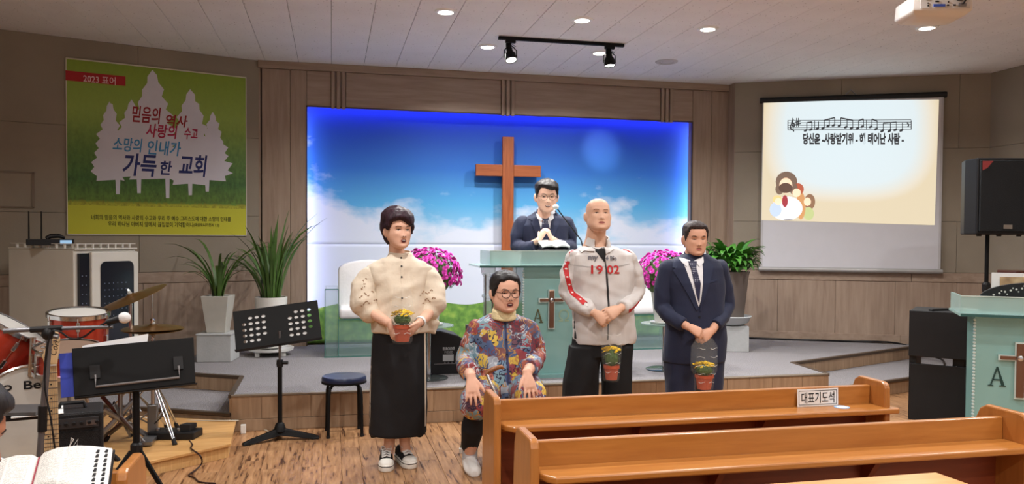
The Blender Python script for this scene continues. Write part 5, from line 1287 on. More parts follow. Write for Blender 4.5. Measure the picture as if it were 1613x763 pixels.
def st_w(th, x, y, z):
    a = abs(th); front = 6.3 - 3.9 * sst(-.25, .7, th) - .8 * sst(.2, .7, -th)        # fringe swept to her left
    zl = front if a < .75 else front + (-.5 - front) * sst(.75, 1.25, a)
    if a > 1.25: zl = -.5 + (-2.2 if th > 0 else 1.0) * sst(1.25, 1.45, a) + (-8.5 - (-2.7 if th > 0 else .5)) * sst(1.62, 2.1, a)
    return (z - zl + .5) / 1.2, (.72 + .50 * sst(3, 9, z) + .38 * sst(1.5, 2.4, a) * sst(-6, 1, z))
hairshell('hair', W1.MH, st_w, 2.8, hairmat('hair_plum', (28, 16, 22), (66, 42, 54)), W1.e, 3, .38)
m_cream = mat('cream_cotton', (216, 202, 182), .8, var=.05, bump=.35, bscale=26, sheen=.1)
g = MB()
W1.rows(g, [(399, 612, 648, .055, .06, -.01), (405, 606, 652, .07, .075), (411, 588, 668, .085, .09), (420, 578, 680, .10, .10), (432, 577, 680, .11, .105), (450, 586, 674, .13, .11), (480, 588, 674, .14, .11), (505, 585, 675, .14, .12), (522, 583, 676, .145, .13), (524, 590, 670, .13, .12)])
# hem tied at her side
g.tube([L(672, 500, -.02), L(684, 512, -.04), L(682, 522, -.04), L(674, 520, -.04)], [.04, .036, .028, .02], 12)
gm_ = remesh(g, .0065, 3, [m_cream], wrinkle=.0062, wfreq=13, seed=2); bl = link('blouse', gm_, W1.e)
sv = sleeves(W1, bl, (([(594, 430, 0), (583, 438, 0), (574, 458, -.01), (575, 478, -.03), (583, 490, -.05), (592, 497, -.07)], [.066, .074, .084, .090, .070, .034]), ([(664, 430, 0), (674, 438, 0), (681, 458, -.01), (681, 476, -.03), (675, 488, -.05), (669, 495, -.07)], [.066, .074, .082, .088, .070, .034])), m_cream, .0062, .0065, 13, 3)
bv = bvh_of(gm_, *[q.data for q in sv])
nc = W1.L(630, 409, .005); collar_band('collar', bl, nc + Vector((0, 0, -.006)), .068, .062, .045, .12, .02, m_cream, flare=.016)
q = MB(); patch(q, bv, W1.px([(632, 406), (635, 406), (638, 520), (634, 520)]), .003, .02); q.build('placket', m_cream, bl, smooth=60, fixn=False)
for v in (407, 420, 437, 470):
    q = MB(); c = W1.px([(633.5, v)])[0]; patch(q, bv, ell(c[0], c[1], .0058, .0058, 10), .005, .01); q.build('button', m_black, bl, fixn=False)
r = random.Random(8); q = MB()
for (cu, cv, ru, rv) in ((577, 465, 12, 3), (581, 478, 14, 3), (574, 448, 4, 6), (672, 462, 11, 2.5), (676, 474, 10, 3)):
    for k in range(16):
        t = r.uniform(-1, 1); c = W1.px([(cu + ru * t, cv + rv * math.sin(t * 6) - t * rv * .8)])[0]; patch(q, bv, ell(c[0], c[1], r.uniform(.003, .006), r.uniform(.002, .004), 6), .0016, .02)
q.build('eyelet_embroidery', mat('eyelet_brown', (150, 120, 96), .8), bl, fixn=False)['kind'] = 'stuff'
m_skirt = mat('black_skirt', (24, 24, 27), .8, var=.12, bump=.25, bscale=14)
g = MB(); W1.rows(g, [(512, 588, 672, .12, .12), (530, 586, 672, .125, .13), (580, 583, 673, .13, .14), (640, 582, 673, .13, .14), (681, 581, 672, .125, .14), (684, 583, 670, .12, .13)])
for uu in ((583, 600), (655, 672)): W1.rows(g, [(670, uu[0], uu[1], .05, .05, .04), (688, uu[0], uu[1] - 6, .04, .05, .04)])
sk = link('skirt', remesh(g, .008, 3, [m_skirt], wrinkle=.003, wfreq=7, wdir=(1, 1, .15), seed=5), W1.e)
bvs = bvh_of(sk.data); q = MB()
for pts in ([(583, 527), (587, 527), (584, 678), (581, 678)], [(670, 524), (673, 524), (673, 676), (671, 676)]): patch(q, bvs, W1.px(pts), .003, .03)
q.build('side_piping', m_cream, sk, smooth=60, fixn=False)
# sneakers
m_canvas = mat('black_canvas', (28, 28, 30), .85, bump=.3, bscale=200); m_sole = mat('sole_white', (226, 224, 216), .5); m_lace = mat('lace_white', (228, 228, 226), .8)
def sneaker(parent, at, rz_, k=1.0):
    o = empty('shoe', at, rz_); o.parent = parent
    def ring(y, hw, z0, z1): return [Vector((x * hw * k, y * k, (z0 + (z1 - z0) * q) * k)) for x, q in ((-.75, 0), (-1, .25), (-.95, .6), (-.55, .95), (0, 1), (.55, .95), (.95, .6), (1, .25), (.75, 0))]
    MB().loft([ring(-.135, .022, .03, .045), ring(-.12, .034, .03, .060), ring(-.085, .044, .03, .068), ring(-.04, .043, .03, .082), ring(0, .039, .03, .098), ring(.05, .036, .03, .105), ring(.09, .035, .03, .10), ring(.11, .024, .03, .085)]).build('upper', m_canvas, o, smooth=60, bevel=.002)
    out = [(.001 * x, .001 * y) for x, y in ((0, -146), (24, -140), (40, -118), (48, -84), (46, -40), (41, 10), (40, 60), (37, 95), (22, 117), (0, 122), (-22, 117), (-37, 95), (-40, 60), (-41, 10), (-46, -40), (-48, -84), (-40, -118), (-24, -140))]
    MB().prism([(x * k, y * k) for x, y in out], 0, .042 * k).build('sole', m_sole, o, bevel=.006 * k, smooth=60)
    MB().prism([(x * 1.012 * k, y * 1.008 * k) for x, y in out], .030 * k, .034 * k).build('sole_line', m_canvas, o)
    MB().loft([ring(-.138, .022, .035, .048), ring(-.122, .035, .035, .063), ring(-.098, .043, .035, .069), ring(-.082, .0445, .035, .0705)]).build('toe_cap', m_sole, o, smooth=60)
    for i in range(4):
        y = -.068 + i * .022; z = .078 + i * .008
        MB().tube([(-.026 * k, y * k, (z - .006) * k), (0, (y - .004) * k, (z + .006) * k), (.026 * k, (y + .012) * k, (z - .002) * k)], .0042 * k, 6).build('lace', m_lace, o); MB().tube([(.026 * k, y * k, (z - .006) * k), (0, (y - .004) * k, (z + .008) * k), (-.026 * k, (y + .012) * k, (z - .002) * k)], .0042 * k, 6).build('lace', m_lace, o)
    for sx in (-1, 1): MB().tube([(0, .005 * k, .112 * k), (sx * .025 * k, -.01 * k, .125 * k), (sx * .032 * k, -.035 * k, .110 * k), (sx * .006 * k, -.01 * k, .108 * k)], .004 * k, 6).build('lace_loop', m_lace, o)
for u, v, a in ((611, 745, -4), (641, 741, 14)):
    c = onz(u, v, 0) - W1.o; sneaker(W1.e, (c.x, c.y + .146, 0), math.radians(a), 1.0)
fa = (W1.L(660, 509, -.23) - W1.L(671, 499, -.13)).normalized(); w_ = W1.L(660, 509, -.23) - fa * .022; e1 = fa.orthogonal().normalized()
MB().lathe([(.031, -.011), (.034, -.008), (.034, .008), (.031, .011)], 18, cap=False, M=frame(w_, e1, fa.cross(e1), fa)).build('watch_band', m_white, W1.e, smooth=50)
MB().lathe([(.004, 0), (.004, .006)], 10, M=T(*(W1.MH @ Vector((-.080, .008, -.052))))).build('earring', m_chrome, W1.e)

# ---------------------------------------------------------------- suits
m_shirt = mat('white_shirt', (226, 228, 232), .7, bump=.1); m_navy = mat('navy_wool', (30, 36, 60), .75, var=.10, bump=.12, bscale=90, sheen=.08); m_navyd = mat('navy_lapel', (34, 41, 66), .7, var=.1); m_btn = mat('suit_button', (22, 24, 34), .4)
m_tie, nt, b = _new('dotted_navy_tie'); v = coords(nt, (1, 1, 1)); vo = N(nt, 'ShaderNodeTexVoronoi'); vo.inputs['Scale'].default_value = 75; vo.inputs['Randomness'].default_value = .15; nt.links.new(v, vo.inputs['Vector']); r_ = ramp(nt, [(.22, (190, 194, 210)), (.28, (30, 34, 66))]); nt.links.new(vo.outputs['Distance'], r_.inputs[0]); nt.links.new(r_.outputs[0], b.inputs['Base Color']); b.inputs['Roughness'].default_value = .5
def st_m(front, T1, side=0.0, fringe=0.0, back=-7.0):
    def f(th, x, y, z):
        a = abs(th); zl = front - fringe * gs(th - side, .5)
        zl = zl if a < .7 else zl + (1.2 - zl) * sst(.7, 1.05, a)
        if a > 1.05: zl = 1.2 - 3.0 * sst(1.1, 1.25, a) * (1 - sst(1.4, 1.5, a)) + .6 * sst(1.4, 1.5, a) + (back - 1.8) * sst(1.75, 2.2, a)
        return (z - zl + .4) / 1.1, T1 * (.35 + .65 * sst(1.5, 8, z)) + (.25 * gs(th - side, .6) if z > 4 else 0)
    return f

# older man in the navy suit
W2 = Figure('elderly man in navy suit and dotted tie with hands folded', 1094, 5.25)
L = W2.L; m_sk2 = skinmat('skin_elder', (208, 158, 132))
b_ = MB()
W2.head(b_, L(1095, 376, -.03), 1.0, math.radians(-7), math.radians(4), nose=.85, jaw=1.02, neck=(-.005, .05, -.17), neckr=.056)
W2.rows(b_, [(414, 1062, 1125, .07, .07), (440, 1056, 1132, .10, .10), (500, 1060, 1132, .10, .10), (560, 1058, 1134, .10, .12)], shrink=.025)
for u in (1070, 1116): W2.limb(b_, [L(u, 556), L(u, 640, -.01), L(u, 708, .02)], [.07, .055, .04])
wr_r, wr_l = L(1084, 515, -.20), L(1122, 521, -.17)
W2.limb(b_, [L(1053, 424), L(1046, 482, .02), L(1062, 503, -.10), wr_r], [.045, .04, .034, .027]); W2.limb(b_, [L(1131, 424), L(1141, 482, .02), L(1132, 504, -.08), wr_l], [.045, .04, .034, .027])
hand(b_, wr_r, (.80, -.25, -.42), (.12, -.85, .5), (.15, -.4, .9), 1.02, curl=(38, 48, 25), thumb=(.7, .35, -.35))
hand(b_, wr_l, (-.85, -.1, -.50), (-.1, -.9, .3), (.0, -.3, .95), 1.0, curl=(35, 45, 25), thumb=(.5, .25, -.5))
me = remesh(b_, VX, 4, [m_sk2]); W2.face(me, 'shut', 'closed', brow=1.0, browz=1.9, lipw=2.2, tilt=.25); W2.body = link('body', me, W2.e)
hairshell('hair', W2.MH, st_m(7.2, .85, side=-.35), 2.0, hairmat('hair_dark_brown', (26, 20, 19), (70, 54, 50)), W2.e, 6, .3)
def suit(F, rows, armL, armR, seed, lap, V_, tie, col, voxel=.0065):
    g = MB(); F.rows(g, rows, p=2.6)
    j = link('jacket', remesh(g, voxel, 4, [m_navy], wrinkle=.0032, wfreq=9, seed=seed), F.e); bv = bvh_of(j.data)
    sleeves(F, j, (armL, armR), m_navy, .0065, .0045, 10, seed)
    q = MB(); patch(q, bv, F.px(V_), .0025, .012); shirt = q.build('shirt', m_shirt, F.e, smooth=60, fixn=False)
    q = MB(); patch(q, bv, F.px(tie[0]), .008, .012); patch(q, bv, F.px(tie[1]), .012, .010); q.build('tie', m_tie, F.e, smooth=60, fixn=False)
    for pl in lap:
        q = MB(); patch(q, bv, F.px(pl), .007, .012); q.build('lapel', m_navyd, j, smooth=60, fixn=False)
    for pl in col[1:]:
        q = MB(); patch(q, bv, F.px(pl), .010, .010); q.build('collar_flap', m_shirt, shirt, smooth=60, fixn=False)
    nc, rx, ry = F.L(*col[0][:3]), col[0][3], col[0][4]
    collar_band('shirt_collar', shirt, nc, rx, ry, .040, .5, .028, m_shirt, flare=.010, drop=.012); collar_band('jacket_collar', j, nc + Vector((0, .006, -.022)), rx + .010, ry + .010, .040, 1.7, .030, m_navyd, flare=.020)
    return j, bv
j2, bv2 = suit(W2, [(400, 1078, 1112, .06, .075), (404, 1072, 1117, .075, .085), (411, 1057, 1131, .09, .10), (422, 1049, 1139, .11, .115), (445, 1049, 1139, .13, .125), (480, 1053, 1138, .13, .12), (520, 1050, 1141, .135, .125), (560, 1047, 1140, .135, .135), (570, 1047, 1139, .13, .13)],
     ([(1052, 424, 0), (1044, 455, .01), (1043, 484, .01), (1056, 500, -.08), (1077, 512, -.17)], [.066, .064, .060, .056, .048]), ([(1133, 424, 0), (1142, 455, .01), (1144, 482, .01), (1137, 500, -.06), (1126, 514, -.14)], [.066, .064, .060, .056, .048]), 11,
     [[(1075, 408), (1080, 412), (1101, 486), (1098, 490), (1066, 427), (1070, 424), (1061, 419)], [(1115, 408), (1112, 412), (1106, 486), (1103, 492), (1125, 427), (1121, 424), (1128, 418)]],
     [(1079, 408), (1094, 413), (1112, 408), (1105, 474), (1102, 484), (1098, 474)], ([(1091, 420), (1099, 420), (1104, 447), (1102, 478), (1098, 466), (1094, 444)], [(1088, 412), (1102, 412), (1099, 423), (1091, 423)]),
     [(1096, 405, .005, .068, .064), [(1078, 405), (1092, 411), (1086, 421), (1079, 414)], [(1114, 405), (1099, 411), (1105, 421), (1113, 414)]])
q = MB(); patch(q, bv2, W2.px([(1119, 443), (1133, 440), (1133, 443), (1119, 446)]), .004, .01); q.build('breast_pocket', m_navyd, j2, fixn=False)
for v in (500, 522):
    q = MB(); c = W2.px([(1103, v)])[0]; patch(q, bv2, ell(c[0], c[1], .008, .008, 10), .004, .01); q.build('button', m_btn, j2, fixn=False)
def trousers(F, rows, legs, m, name='trousers', seed=1, wr=.004):
    g = MB(); F.rows(g, rows, p=2.6)
    for lg in legs: F.rows(g, lg, p=2.3)
    return link(name, remesh(g, .0075, 3, [m], wrinkle=wr, wfreq=6, wdir=(1, 1, .3), seed=seed), F.e)
fv = lambda F, z, u: None
vf2 = 712
trousers(W2, [(540, 1052, 1136, .11, .12), (575, 1050, 1138, .11, .13)], [[(560, 1049, 1094, .11, .12), (620, 1050, 1092, .095, .10), (700, 1054, 1090, .08, .085), (706, 1054, 1090, .08, .085)], [(560, 1094, 1138, .11, .12), (620, 1096, 1136, .095, .10), (700, 1098, 1132, .08, .085), (706, 1098, 1132, .08, .085)]], m_navy, seed=3)
def dress_shoe(parent, at, rz_):
    o = empty('shoe', at, rz_); o.parent = parent
    def ring(y, hw, z0, z1): return [Vector((x * hw, y, z0 + (z1 - z0) * q)) for x, q in ((-.8, 0), (-1, .3), (-.9, .65), (-.5, .95), (0, 1), (.5, .95), (.9, .65), (1, .3), (.8, 0))]
    MB().loft([ring(-.17, .018, .012, .03), ring(-.15, .036, .012, .045), ring(-.10, .047, .012, .055), ring(-.03, .043, .012, .085), (ring(.05, .036, .012, .10)), ring(.10, .03, .012, .09)]).build('upper', mat('black_leather', (24, 22, 22), .25), o, smooth=60); MB().box((-.045, -.17, 0), (.045, .10, .014)).build('sole', m_rubber, o, bevel=.005)
for F, us in ((W2, (1072, 1116)),):
    for u in us: c = F.L(u, 600); dress_shoe(F.e, (c.x, -.02, 0), 0)

# bald man in the pale track jacket
W3 = Figure('bald man in pale grey track jacket with red 1902 lettering', 945, 5.25)
L = W3.L; m_sk3 = skinmat('skin_bald', (218, 174, 148))
b_ = MB()
W3.head(b_, L(942, 339, -.03), 1.02, math.radians(-4), math.radians(-9), nose=.8, jaw=1.16, cheeks=.03, neck=(0, .05, -.17), neckr=.067)
W3.rows(b_, [(390, 918, 972, .07, .08), (402, 905, 985, .10, .10), (440, 905, 988, .11, .11), (500, 908, 990, .11, .11), (560, 905, 992, .11, .12)], shrink=.025)
for u in (918, 968): W3.limb(b_, [L(u, 556), L(u, 640, -.01), L(u, 708, .02)], [.08, .06, .042])
wr_r, wr_l = L(936, 493, -.21), L(977, 486, -.21)
W3.limb(b_, [L(905, 405), L(896, 466, .03), L(912, 484, -.08), wr_r], [.05, .044, .036, .028]); W3.limb(b_, [L(986, 405), L(1000, 462, .03), L(992, 478, -.08), wr_l], [.05, .044, .036, .028])
hand(b_, wr_l, (-.86, -.22, -.42), (-.25, -.90, .2), (-.3, -.3, .9), 1.05, curl=(30, 40, 25), thumb=(.75, .35, -.3))
hand(b_, wr_r, (.80, -.05, -.62), (.1, -.95, .1), (.5, -.2, .8), 1.05, curl=(32, 45, 30), thumb=(.6, .3, -.5))
me = remesh(b_, VX, 4, [m_sk3]); W3.face(me, 'open', 'closed', brow=.6, browz=2.0, eyeh=.26, lipw=2.2, tilt=.1); W3.body = link('body', me, W3.e)
m_trk = mat('track_jacket_grey', (204, 199, 196), .6, var=.03, bump=.15, bscale=30); m_red = mat('jacket_red', (186, 40, 44), .6); m_gothic = mat('gothic_grey', (112, 110, 116), .6); m_zip = mat('zip_black', (26, 26, 28), .5)
g = MB()
W3.rows(g, [(389, 922, 966, .07, .085, .01), (391, 914, 974, .085, .09), (395, 903, 986, .10, .10), (402, 896, 996, .115, .115), (425, 897, 998, .135, .125), (460, 903, 994, .14, .125), (500, 903, 998, .145, .13), (530, 904, 999, .145, .135), (540, 905, 998, .14, .13)], p=2.6)
j3 = link('track_jacket', remesh(g, .0062, 3, [m_trk], wrinkle=.0062, wfreq=10, seed=21), W3.e)
sv = sleeves(W3, j3, (([(906, 409, 0), (897, 432, .01), (895, 462, .01), (908, 478, -.07), (926, 488, -.16), (933, 491, -.19)], [.070, .068, .068, .063, .056, .046]), ([(986, 409, 0), (997, 432, .01), (1001, 458, .01), (995, 474, -.07), (984, 482, -.15), (979, 485, -.19)], [.070, .068, .068, .063, .054, .046])), m_trk, .006, .0085, 12, 5)
bv3 = bvh_of(j3.data, *[q.data for q in sv])
def onj(name, pts, m, off=.003, h=.014, dy=-.14):
    q = MB(); patch(q, bv3, W3.px(pts, dy), off, h); return q.build(name, m, j3, smooth=60, fixn=False)
onj('undershirt', [(936, 390), (946, 393), (957, 389), (957, 398), (954, 414), (946, 403)], mat('black_tee', (24, 24, 27), .8), .002, .012)
collar_band('standing_collar', j3, W3.L(942, 391, .0), .078, .074, .055, 1.25, .045, m_trk, flare=.014)
onj('collar_flap', [(920, 385), (928, 385), (940, 393), (939, 396), (930, 396), (917, 394)], m_trk, .016, .010); onj('collar_flap', [(957, 385), (964, 384), (972, 392), (965, 396), (956, 400), (956, 391)], m_trk, .016, .010)
onj('zip', arc([(955, 410), (957, 440), (958, 480), (957, 536)], 1.3), m_zip, .005, .02)
so = [(890, 412), (890, 438), (897.5, 464), (912, 483), (932, 496)]; si = [(896, 411), (896.5, 436), (904, 460), (918, 476), (935, 488.5)]
onj('sleeve_stripe', so + si[::-1], m_red, .0035, .014, -.05); onj('sleeve_stripe', [(977, 484), (988, 481), (1001, 472), (1003, 478), (990, 488), (978, 492)], m_red, .0035, .012, -.05)
q = MB()
for k in range(9):
    t = k / 8 * 3.9; i = min(3, int(t)); f = t - i; u = ((so[i][0] + si[i][0]) * (1 - f) + (so[i + 1][0] + si[i + 1][0]) * f) / 2; v = ((so[i][1] + si[i][1]) * (1 - f) + (so[i + 1][1] + si[i + 1][1]) * f) / 2
    c = W3.px([(u, v)], -.05)[0]; patch(q, bv3, ell(c[0], c[1], .008, .005, 8), .0048, .02)
q.build('stripe_motif', mat('motif_white', (226, 220, 218), .6), j3, fixn=False)['kind'] = 'stuff'
onj('shoulder_piping', arc([(897, 399), (906, 393), (914, 388)], 1.4), m_red, .0035, .012, -.05); onj('shoulder_piping', arc([(976, 388), (986, 393), (994, 398)], 1.4), m_red, .0035, .012, -.05)
onj('chest_seam', arc([(903, 418), (930, 421), (954, 420)], .7), mat('seam_grey', (160, 156, 154), .7), .002, .02); onj('chest_seam', arc([(957, 420), (975, 420), (996, 416)], .7), mat('seam_grey', (160, 156, 154), .7), .002, .02)
onj('side_panel', [(899, 496), (905, 492), (907, 534), (900, 534)], mat('black_tee', (24, 24, 27), .8), .004, .014, -.03)
def chest_text(body, uc, vc, wpx, size, m, bold, nm):
    me = text_mesh(body, size, bold=bold); c = W3.px([(uc, vc)])[0]; k = wpx * W3.k / max(.001, max(v.co.x for v in me.vertices) - min(v.co.x for v in me.vertices))
    for v in me.vertices:
        x, z = c[0] + v.co.x * k, c[1] + v.co.y; h = bv3.ray_cast(Vector((x, -.7, z)), Vector((0, 1, 0)))[0]; v.co = Vector((x, (h.y if h else -.15) - .005, z))
    me.materials.clear(); me.materials.append(m); link(nm, me, j3)
chest_text('my', 936, 408, 16, .046, m_gothic, .0018, 'lettering'); chest_text('4 life', 964, 407, 18, .042, m_gothic, .0012, 'lettering'); chest_text('19', 941, 425, 19, .080, m_red, .0015, 'lettering'); chest_text('02', 966.5, 425, 20, .080, m_red, .0015, 'lettering')
trousers(W3, [(524, 905, 996, .12, .125), (560, 899, 994, .125, .13)], [[(545, 898, 946, .12, .13), (600, 887, 942, .12, .12), (640, 884, 938, .115, .115), (704, 886, 936, .11, .11), (708, 886, 936, .11, .11)], [(545, 946, 995, .12, .13), (600, 949, 993, .12, .12), (640, 950, 993, .115, .115), (704, 952, 994, .11, .11), (708, 952, 994, .11, .11)]], mat('black_wide_trousers', (24, 24, 26), .85, var=.1, bump=.2, bscale=12), seed=8, wr=.006)
for u in (912, 972): c = W3.L(u, 600); dress_shoe(W3.e, (c.x, -.02, 0), 0)

# preacher at the pulpit
W4 = Figure('smiling preacher in navy suit and glasses behind the pulpit', 858, 6.92, ZS)
L = W4.L; m_sk4 = skinmat('skin_preacher', (224, 180, 156))
b_ = MB()
W4.head(b_, L(861, 309, -.12), 1.16, math.radians(-8), math.radians(8), nose=.8, neck=(-.01, .07, -.19), neckr=.060)
W4.rows(b_, [(345, 835, 880, .07, .08), (360, 824, 890, .10, .10), (420, 826, 888, .11, .11), (470, 826, 888, .11, .11)], shrink=.03)
for u in (842, 874): W4.limb(b_, [L(u, 465), L(u, 500), L(u, 535)], [.08, .06, .045])
wr_r, wr_l = L(850, 378, -.28), L(868, 376, -.28)
W4.limb(b_, [L(824, 352), L(816, 388, .0), L(830, 390, -.16), wr_r], [.05, .045, .036, .028]); W4.limb(b_, [L(890, 352), L(898, 388, .0), L(886, 388, -.16), wr_l], [.05, .045, .036, .028])
hand(b_, wr_r, (.42, -.05, .9), (-.75, -.6, .2), (-.2, .6, .5), .85, curl=(40, 50, 30)); hand(b_, wr_l, (-.40, -.1, .9), (.75, -.6, .2), (.2, .6, .5), .85, curl=(40, 50, 30))
me = remesh(b_, VX * 1.1, 4, [m_sk4]); W4.face(me, 'shut', 'smile', brow=.8, browz=2.1, lipw=2.3); W4.body = link('body', me, W4.e)
hairshell('hair', W4.MH, st_m(7.0, 1.0, side=.45, fringe=1.9, back=-6.5), 2.3, m_hair, W4.e, 14, .35)
W4.glasses(mat('glasses_dark_wire', (62, 46, 40), .3, .5), .022, .0016)
suit(W4, [(334, 843, 876, .06, .07, -.02), (338, 838, 881, .08, .085), (344, 826, 890, .10, .10), (356, 817, 897, .12, .115), (380, 820, 893, .135, .12), (430, 820, 893, .14, .13), (470, 818, 895, .14, .14)],
     ([(823, 352, 0), (816, 372, .0), (815, 388, -.02), (828, 392, -.16), (843, 388, -.26)], [.072, .070, .066, .060, .050]), ([(891, 352, 0), (898, 372, .0), (899, 388, -.02), (888, 390, -.16), (874, 384, -.26)], [.072, .070, .066, .060, .050]), 31,
     [[(845, 338), (849, 342), (857, 384), (853, 388), (838, 351), (841, 348), (835, 344)], [(875, 338), (871, 342), (862, 384), (866, 388), (883, 351), (880, 348), (886, 344)]],
     [(848, 338), (860, 342), (873, 338), (864, 374), (859, 382), (855, 374)], ([(856, 347), (864, 347), (867, 364), (861, 382), (857, 380), (853, 362)], [(854, 341), (867, 341), (864, 349), (857, 349)]),
     [(861, 336, -.02, .076, .070), [(848, 336), (858, 341), (854, 349), (848, 344)], [(874, 336), (864, 341), (868, 349), (874, 344)]])
trousers(W4, [(455, 822, 892, .12, .12), (475, 822, 892, .12, .12)], [[(465, 822, 858, .11, .12), (500, 826, 856, .09, .09), (532, 828, 854, .08, .08)], [(465, 858, 894, .11, .12), (500, 860, 890, .09, .09), (532, 862, 888, .08, .08)]], m_navy, seed=4)
for u in (842, 874): c = W4.L(u, 500); dress_shoe(W4.e, (c.x, 0, 0), 0)

# seated older woman with a cane
W5 = Figure('seated elderly woman in colourful patterned blouse with black trousers', 790, 4.92)
L = W5.L; m_sk5 = skinmat('skin_seated', (218, 170, 146))
b_ = MB()
W5.head(b_, L(796, 460, -.10), 1.03, math.radians(7), math.radians(3), nose=.75, jaw=1.10, cheeks=.05, neck=(-.01, .06, -.15), neckr=.058)
W5.rows(b_, [(502, 768, 815, .08, .08, -.02), (515, 752, 832, .10, .10, -.01), (560, 745, 838, .12, .12), (620, 740, 845, .13, .15)], shrink=.025)
kn_l, kn_r = L(750, 640, -.40), L(836, 628, -.38)
an_l = onz(748, 752, 0) - W5.o; an_l = Vector((an_l.x - .0, an_l.y + .19, .09)); an_r = Vector((kn_r.x, an_l.y + .02, .09))
for hip, kn, an in ((L(765, 632, .02), kn_l, an_l), (L(820, 628, .02), kn_r, an_r)): W5.limb(b_, [hip, kn, (kn + an) / 2 + Vector((0, .0, 0)), an], [.085, .062, .055, .036])
wr_r, wr_l = L(742, 594, -.45), L(830, 588, -.43)
W5.limb(b_, [L(756, 522), L(735, 565, .0), L(738, 584, -.22), wr_r], [.05, .045, .038, .030]); W5.limb(b_, [L(828, 522), L(840, 560, .0), L(837, 576, -.22), wr_l], [.05, .045, .038, .030])
hand(b_, wr_r, (.03, -.42, -.90), (-.1, -.90, .42), (.95, -.2, 0), 1.0, curl=(4, 14, 12), spread=7, thumb=(.75, .6, -.05)); hand(b_, wr_l, (.12, -.42, -.90), (.1, -.90, .42), (-.95, -.2, 0), 1.0, curl=(4, 14, 12), spread=7, thumb=(.75, .6, -.05))
me = remesh(b_, VX, 4, [m_sk5]); W5.face(me, 'shut', 'open', brow=.6, browz=2.2, lipw=2.1); W5.body = link('body', me, W5.e)
def st_s(th, x, y, z):
    a = abs(th); zl = 8.0 - 1.2 * gs(a - .6, .3)
    zl = zl if a < .7 else zl + (1.0 - zl) * sst(.7, 1.05, a)
    if a > 1.05: zl = 1.0 - 3.4 * sst(1.05, 1.25, a) * (1 - sst(1.42, 1.5, a)) + .4 * sst(1.42, 1.5, a) - 8.5 * sst(1.7, 2.1, a)
    return (z - zl + .4) / .9, .55 + .45 * sst(2, 9, z) + .25 * sst(1.0, 1.6, a)
hairshell('hair', W5.MH, st_s, 1.7, m_hair, W5.e, 22, .22, jaw=1.08)
W5.glasses(mat('glasses_brown', (58, 36, 32), .3), .0235, .0022)
m_prt, nt, b = _new('patchwork_print')
v = coords(nt, (1, 1, 1)); nz = N(nt, 'ShaderNodeTexNoise'); nz.inputs['Scale'].default_value = 9; nt.links.new(v, nz.inputs['Vector'])
vm = N(nt, 'ShaderNodeVectorMath', operation='MULTIPLY_ADD'); nt.links.new(nz.outputs['Color'], vm.inputs[0]); vm.inputs[1].default_value = (.10, .10, .10); nt.links.new(v, vm.inputs[2])
vo = N(nt, 'ShaderNodeTexVoronoi', distance='CHEBYCHEV'); vo.inputs['Scale'].default_value = 15; nt.links.new(vm.outputs[0], vo.inputs['Vector'])
se = N(nt, 'ShaderNodeSeparateColor'); nt.links.new(vo.outputs['Color'], se.inputs[0])
pal = [(66, 84, 124), (142, 62, 68), (112, 140, 166), (204, 172, 70), (124, 78, 74), (154, 160, 172), (84, 104, 136), (168, 98, 80), (96, 60, 76), (120, 150, 162)]
r_ = ramp(nt, [(i / len(pal), c) for i, c in enumerate(pal)], 'CONSTANT'); nt.links.new(se.outputs[0], r_.inputs[0])
wv = N(nt, 'ShaderNodeTexWave'); wv.inputs['Scale'].default_value = 5; wv.inputs['Distortion'].default_value = 22; wv.inputs['Detail Scale'].default_value = 3; nt.links.new(v, wv.inputs['Vector'])
pal2 = [(30, 34, 60), (176, 130, 70), (140, 52, 66), (190, 196, 204), (70, 90, 130), (120, 50, 40)]
r2 = ramp(nt, [(i / 6, c) for i, c in enumerate(pal2)], 'CONSTANT'); nt.links.new(se.outputs[1], r2.inputs[0])
gt = N(nt, 'ShaderNodeMath', operation='GREATER_THAN'); gt.inputs[1].default_value = .80; nt.links.new(wv.outputs[0], gt.inputs[0])
mxn = N(nt, 'ShaderNodeMix', data_type='RGBA'); nt.links.new(gt.outputs[0], mxn.inputs[0]); nt.links.new(r_.outputs[0], mxn.inputs[6]); nt.links.new(r2.outputs[0], mxn.inputs[7]); nt.links.new(mxn.outputs[2], b.inputs['Base Color']); b.inputs['Roughness'].default_value = .6
g = MB()
W5.rows(g, [(495, 772, 812, .07, .08, -.03), (499, 764, 822, .09, .10, -.02), (504, 752, 834, .11, .115, -.01), (510, 743, 842, .12, .12), (522, 738, 846, .13, .13), (545, 742, 842, .15, .14), (580, 738, 844, .17, .15), (610, 734, 846, .19, .17), (630, 732, 848, .20, .19)], p=2.5)
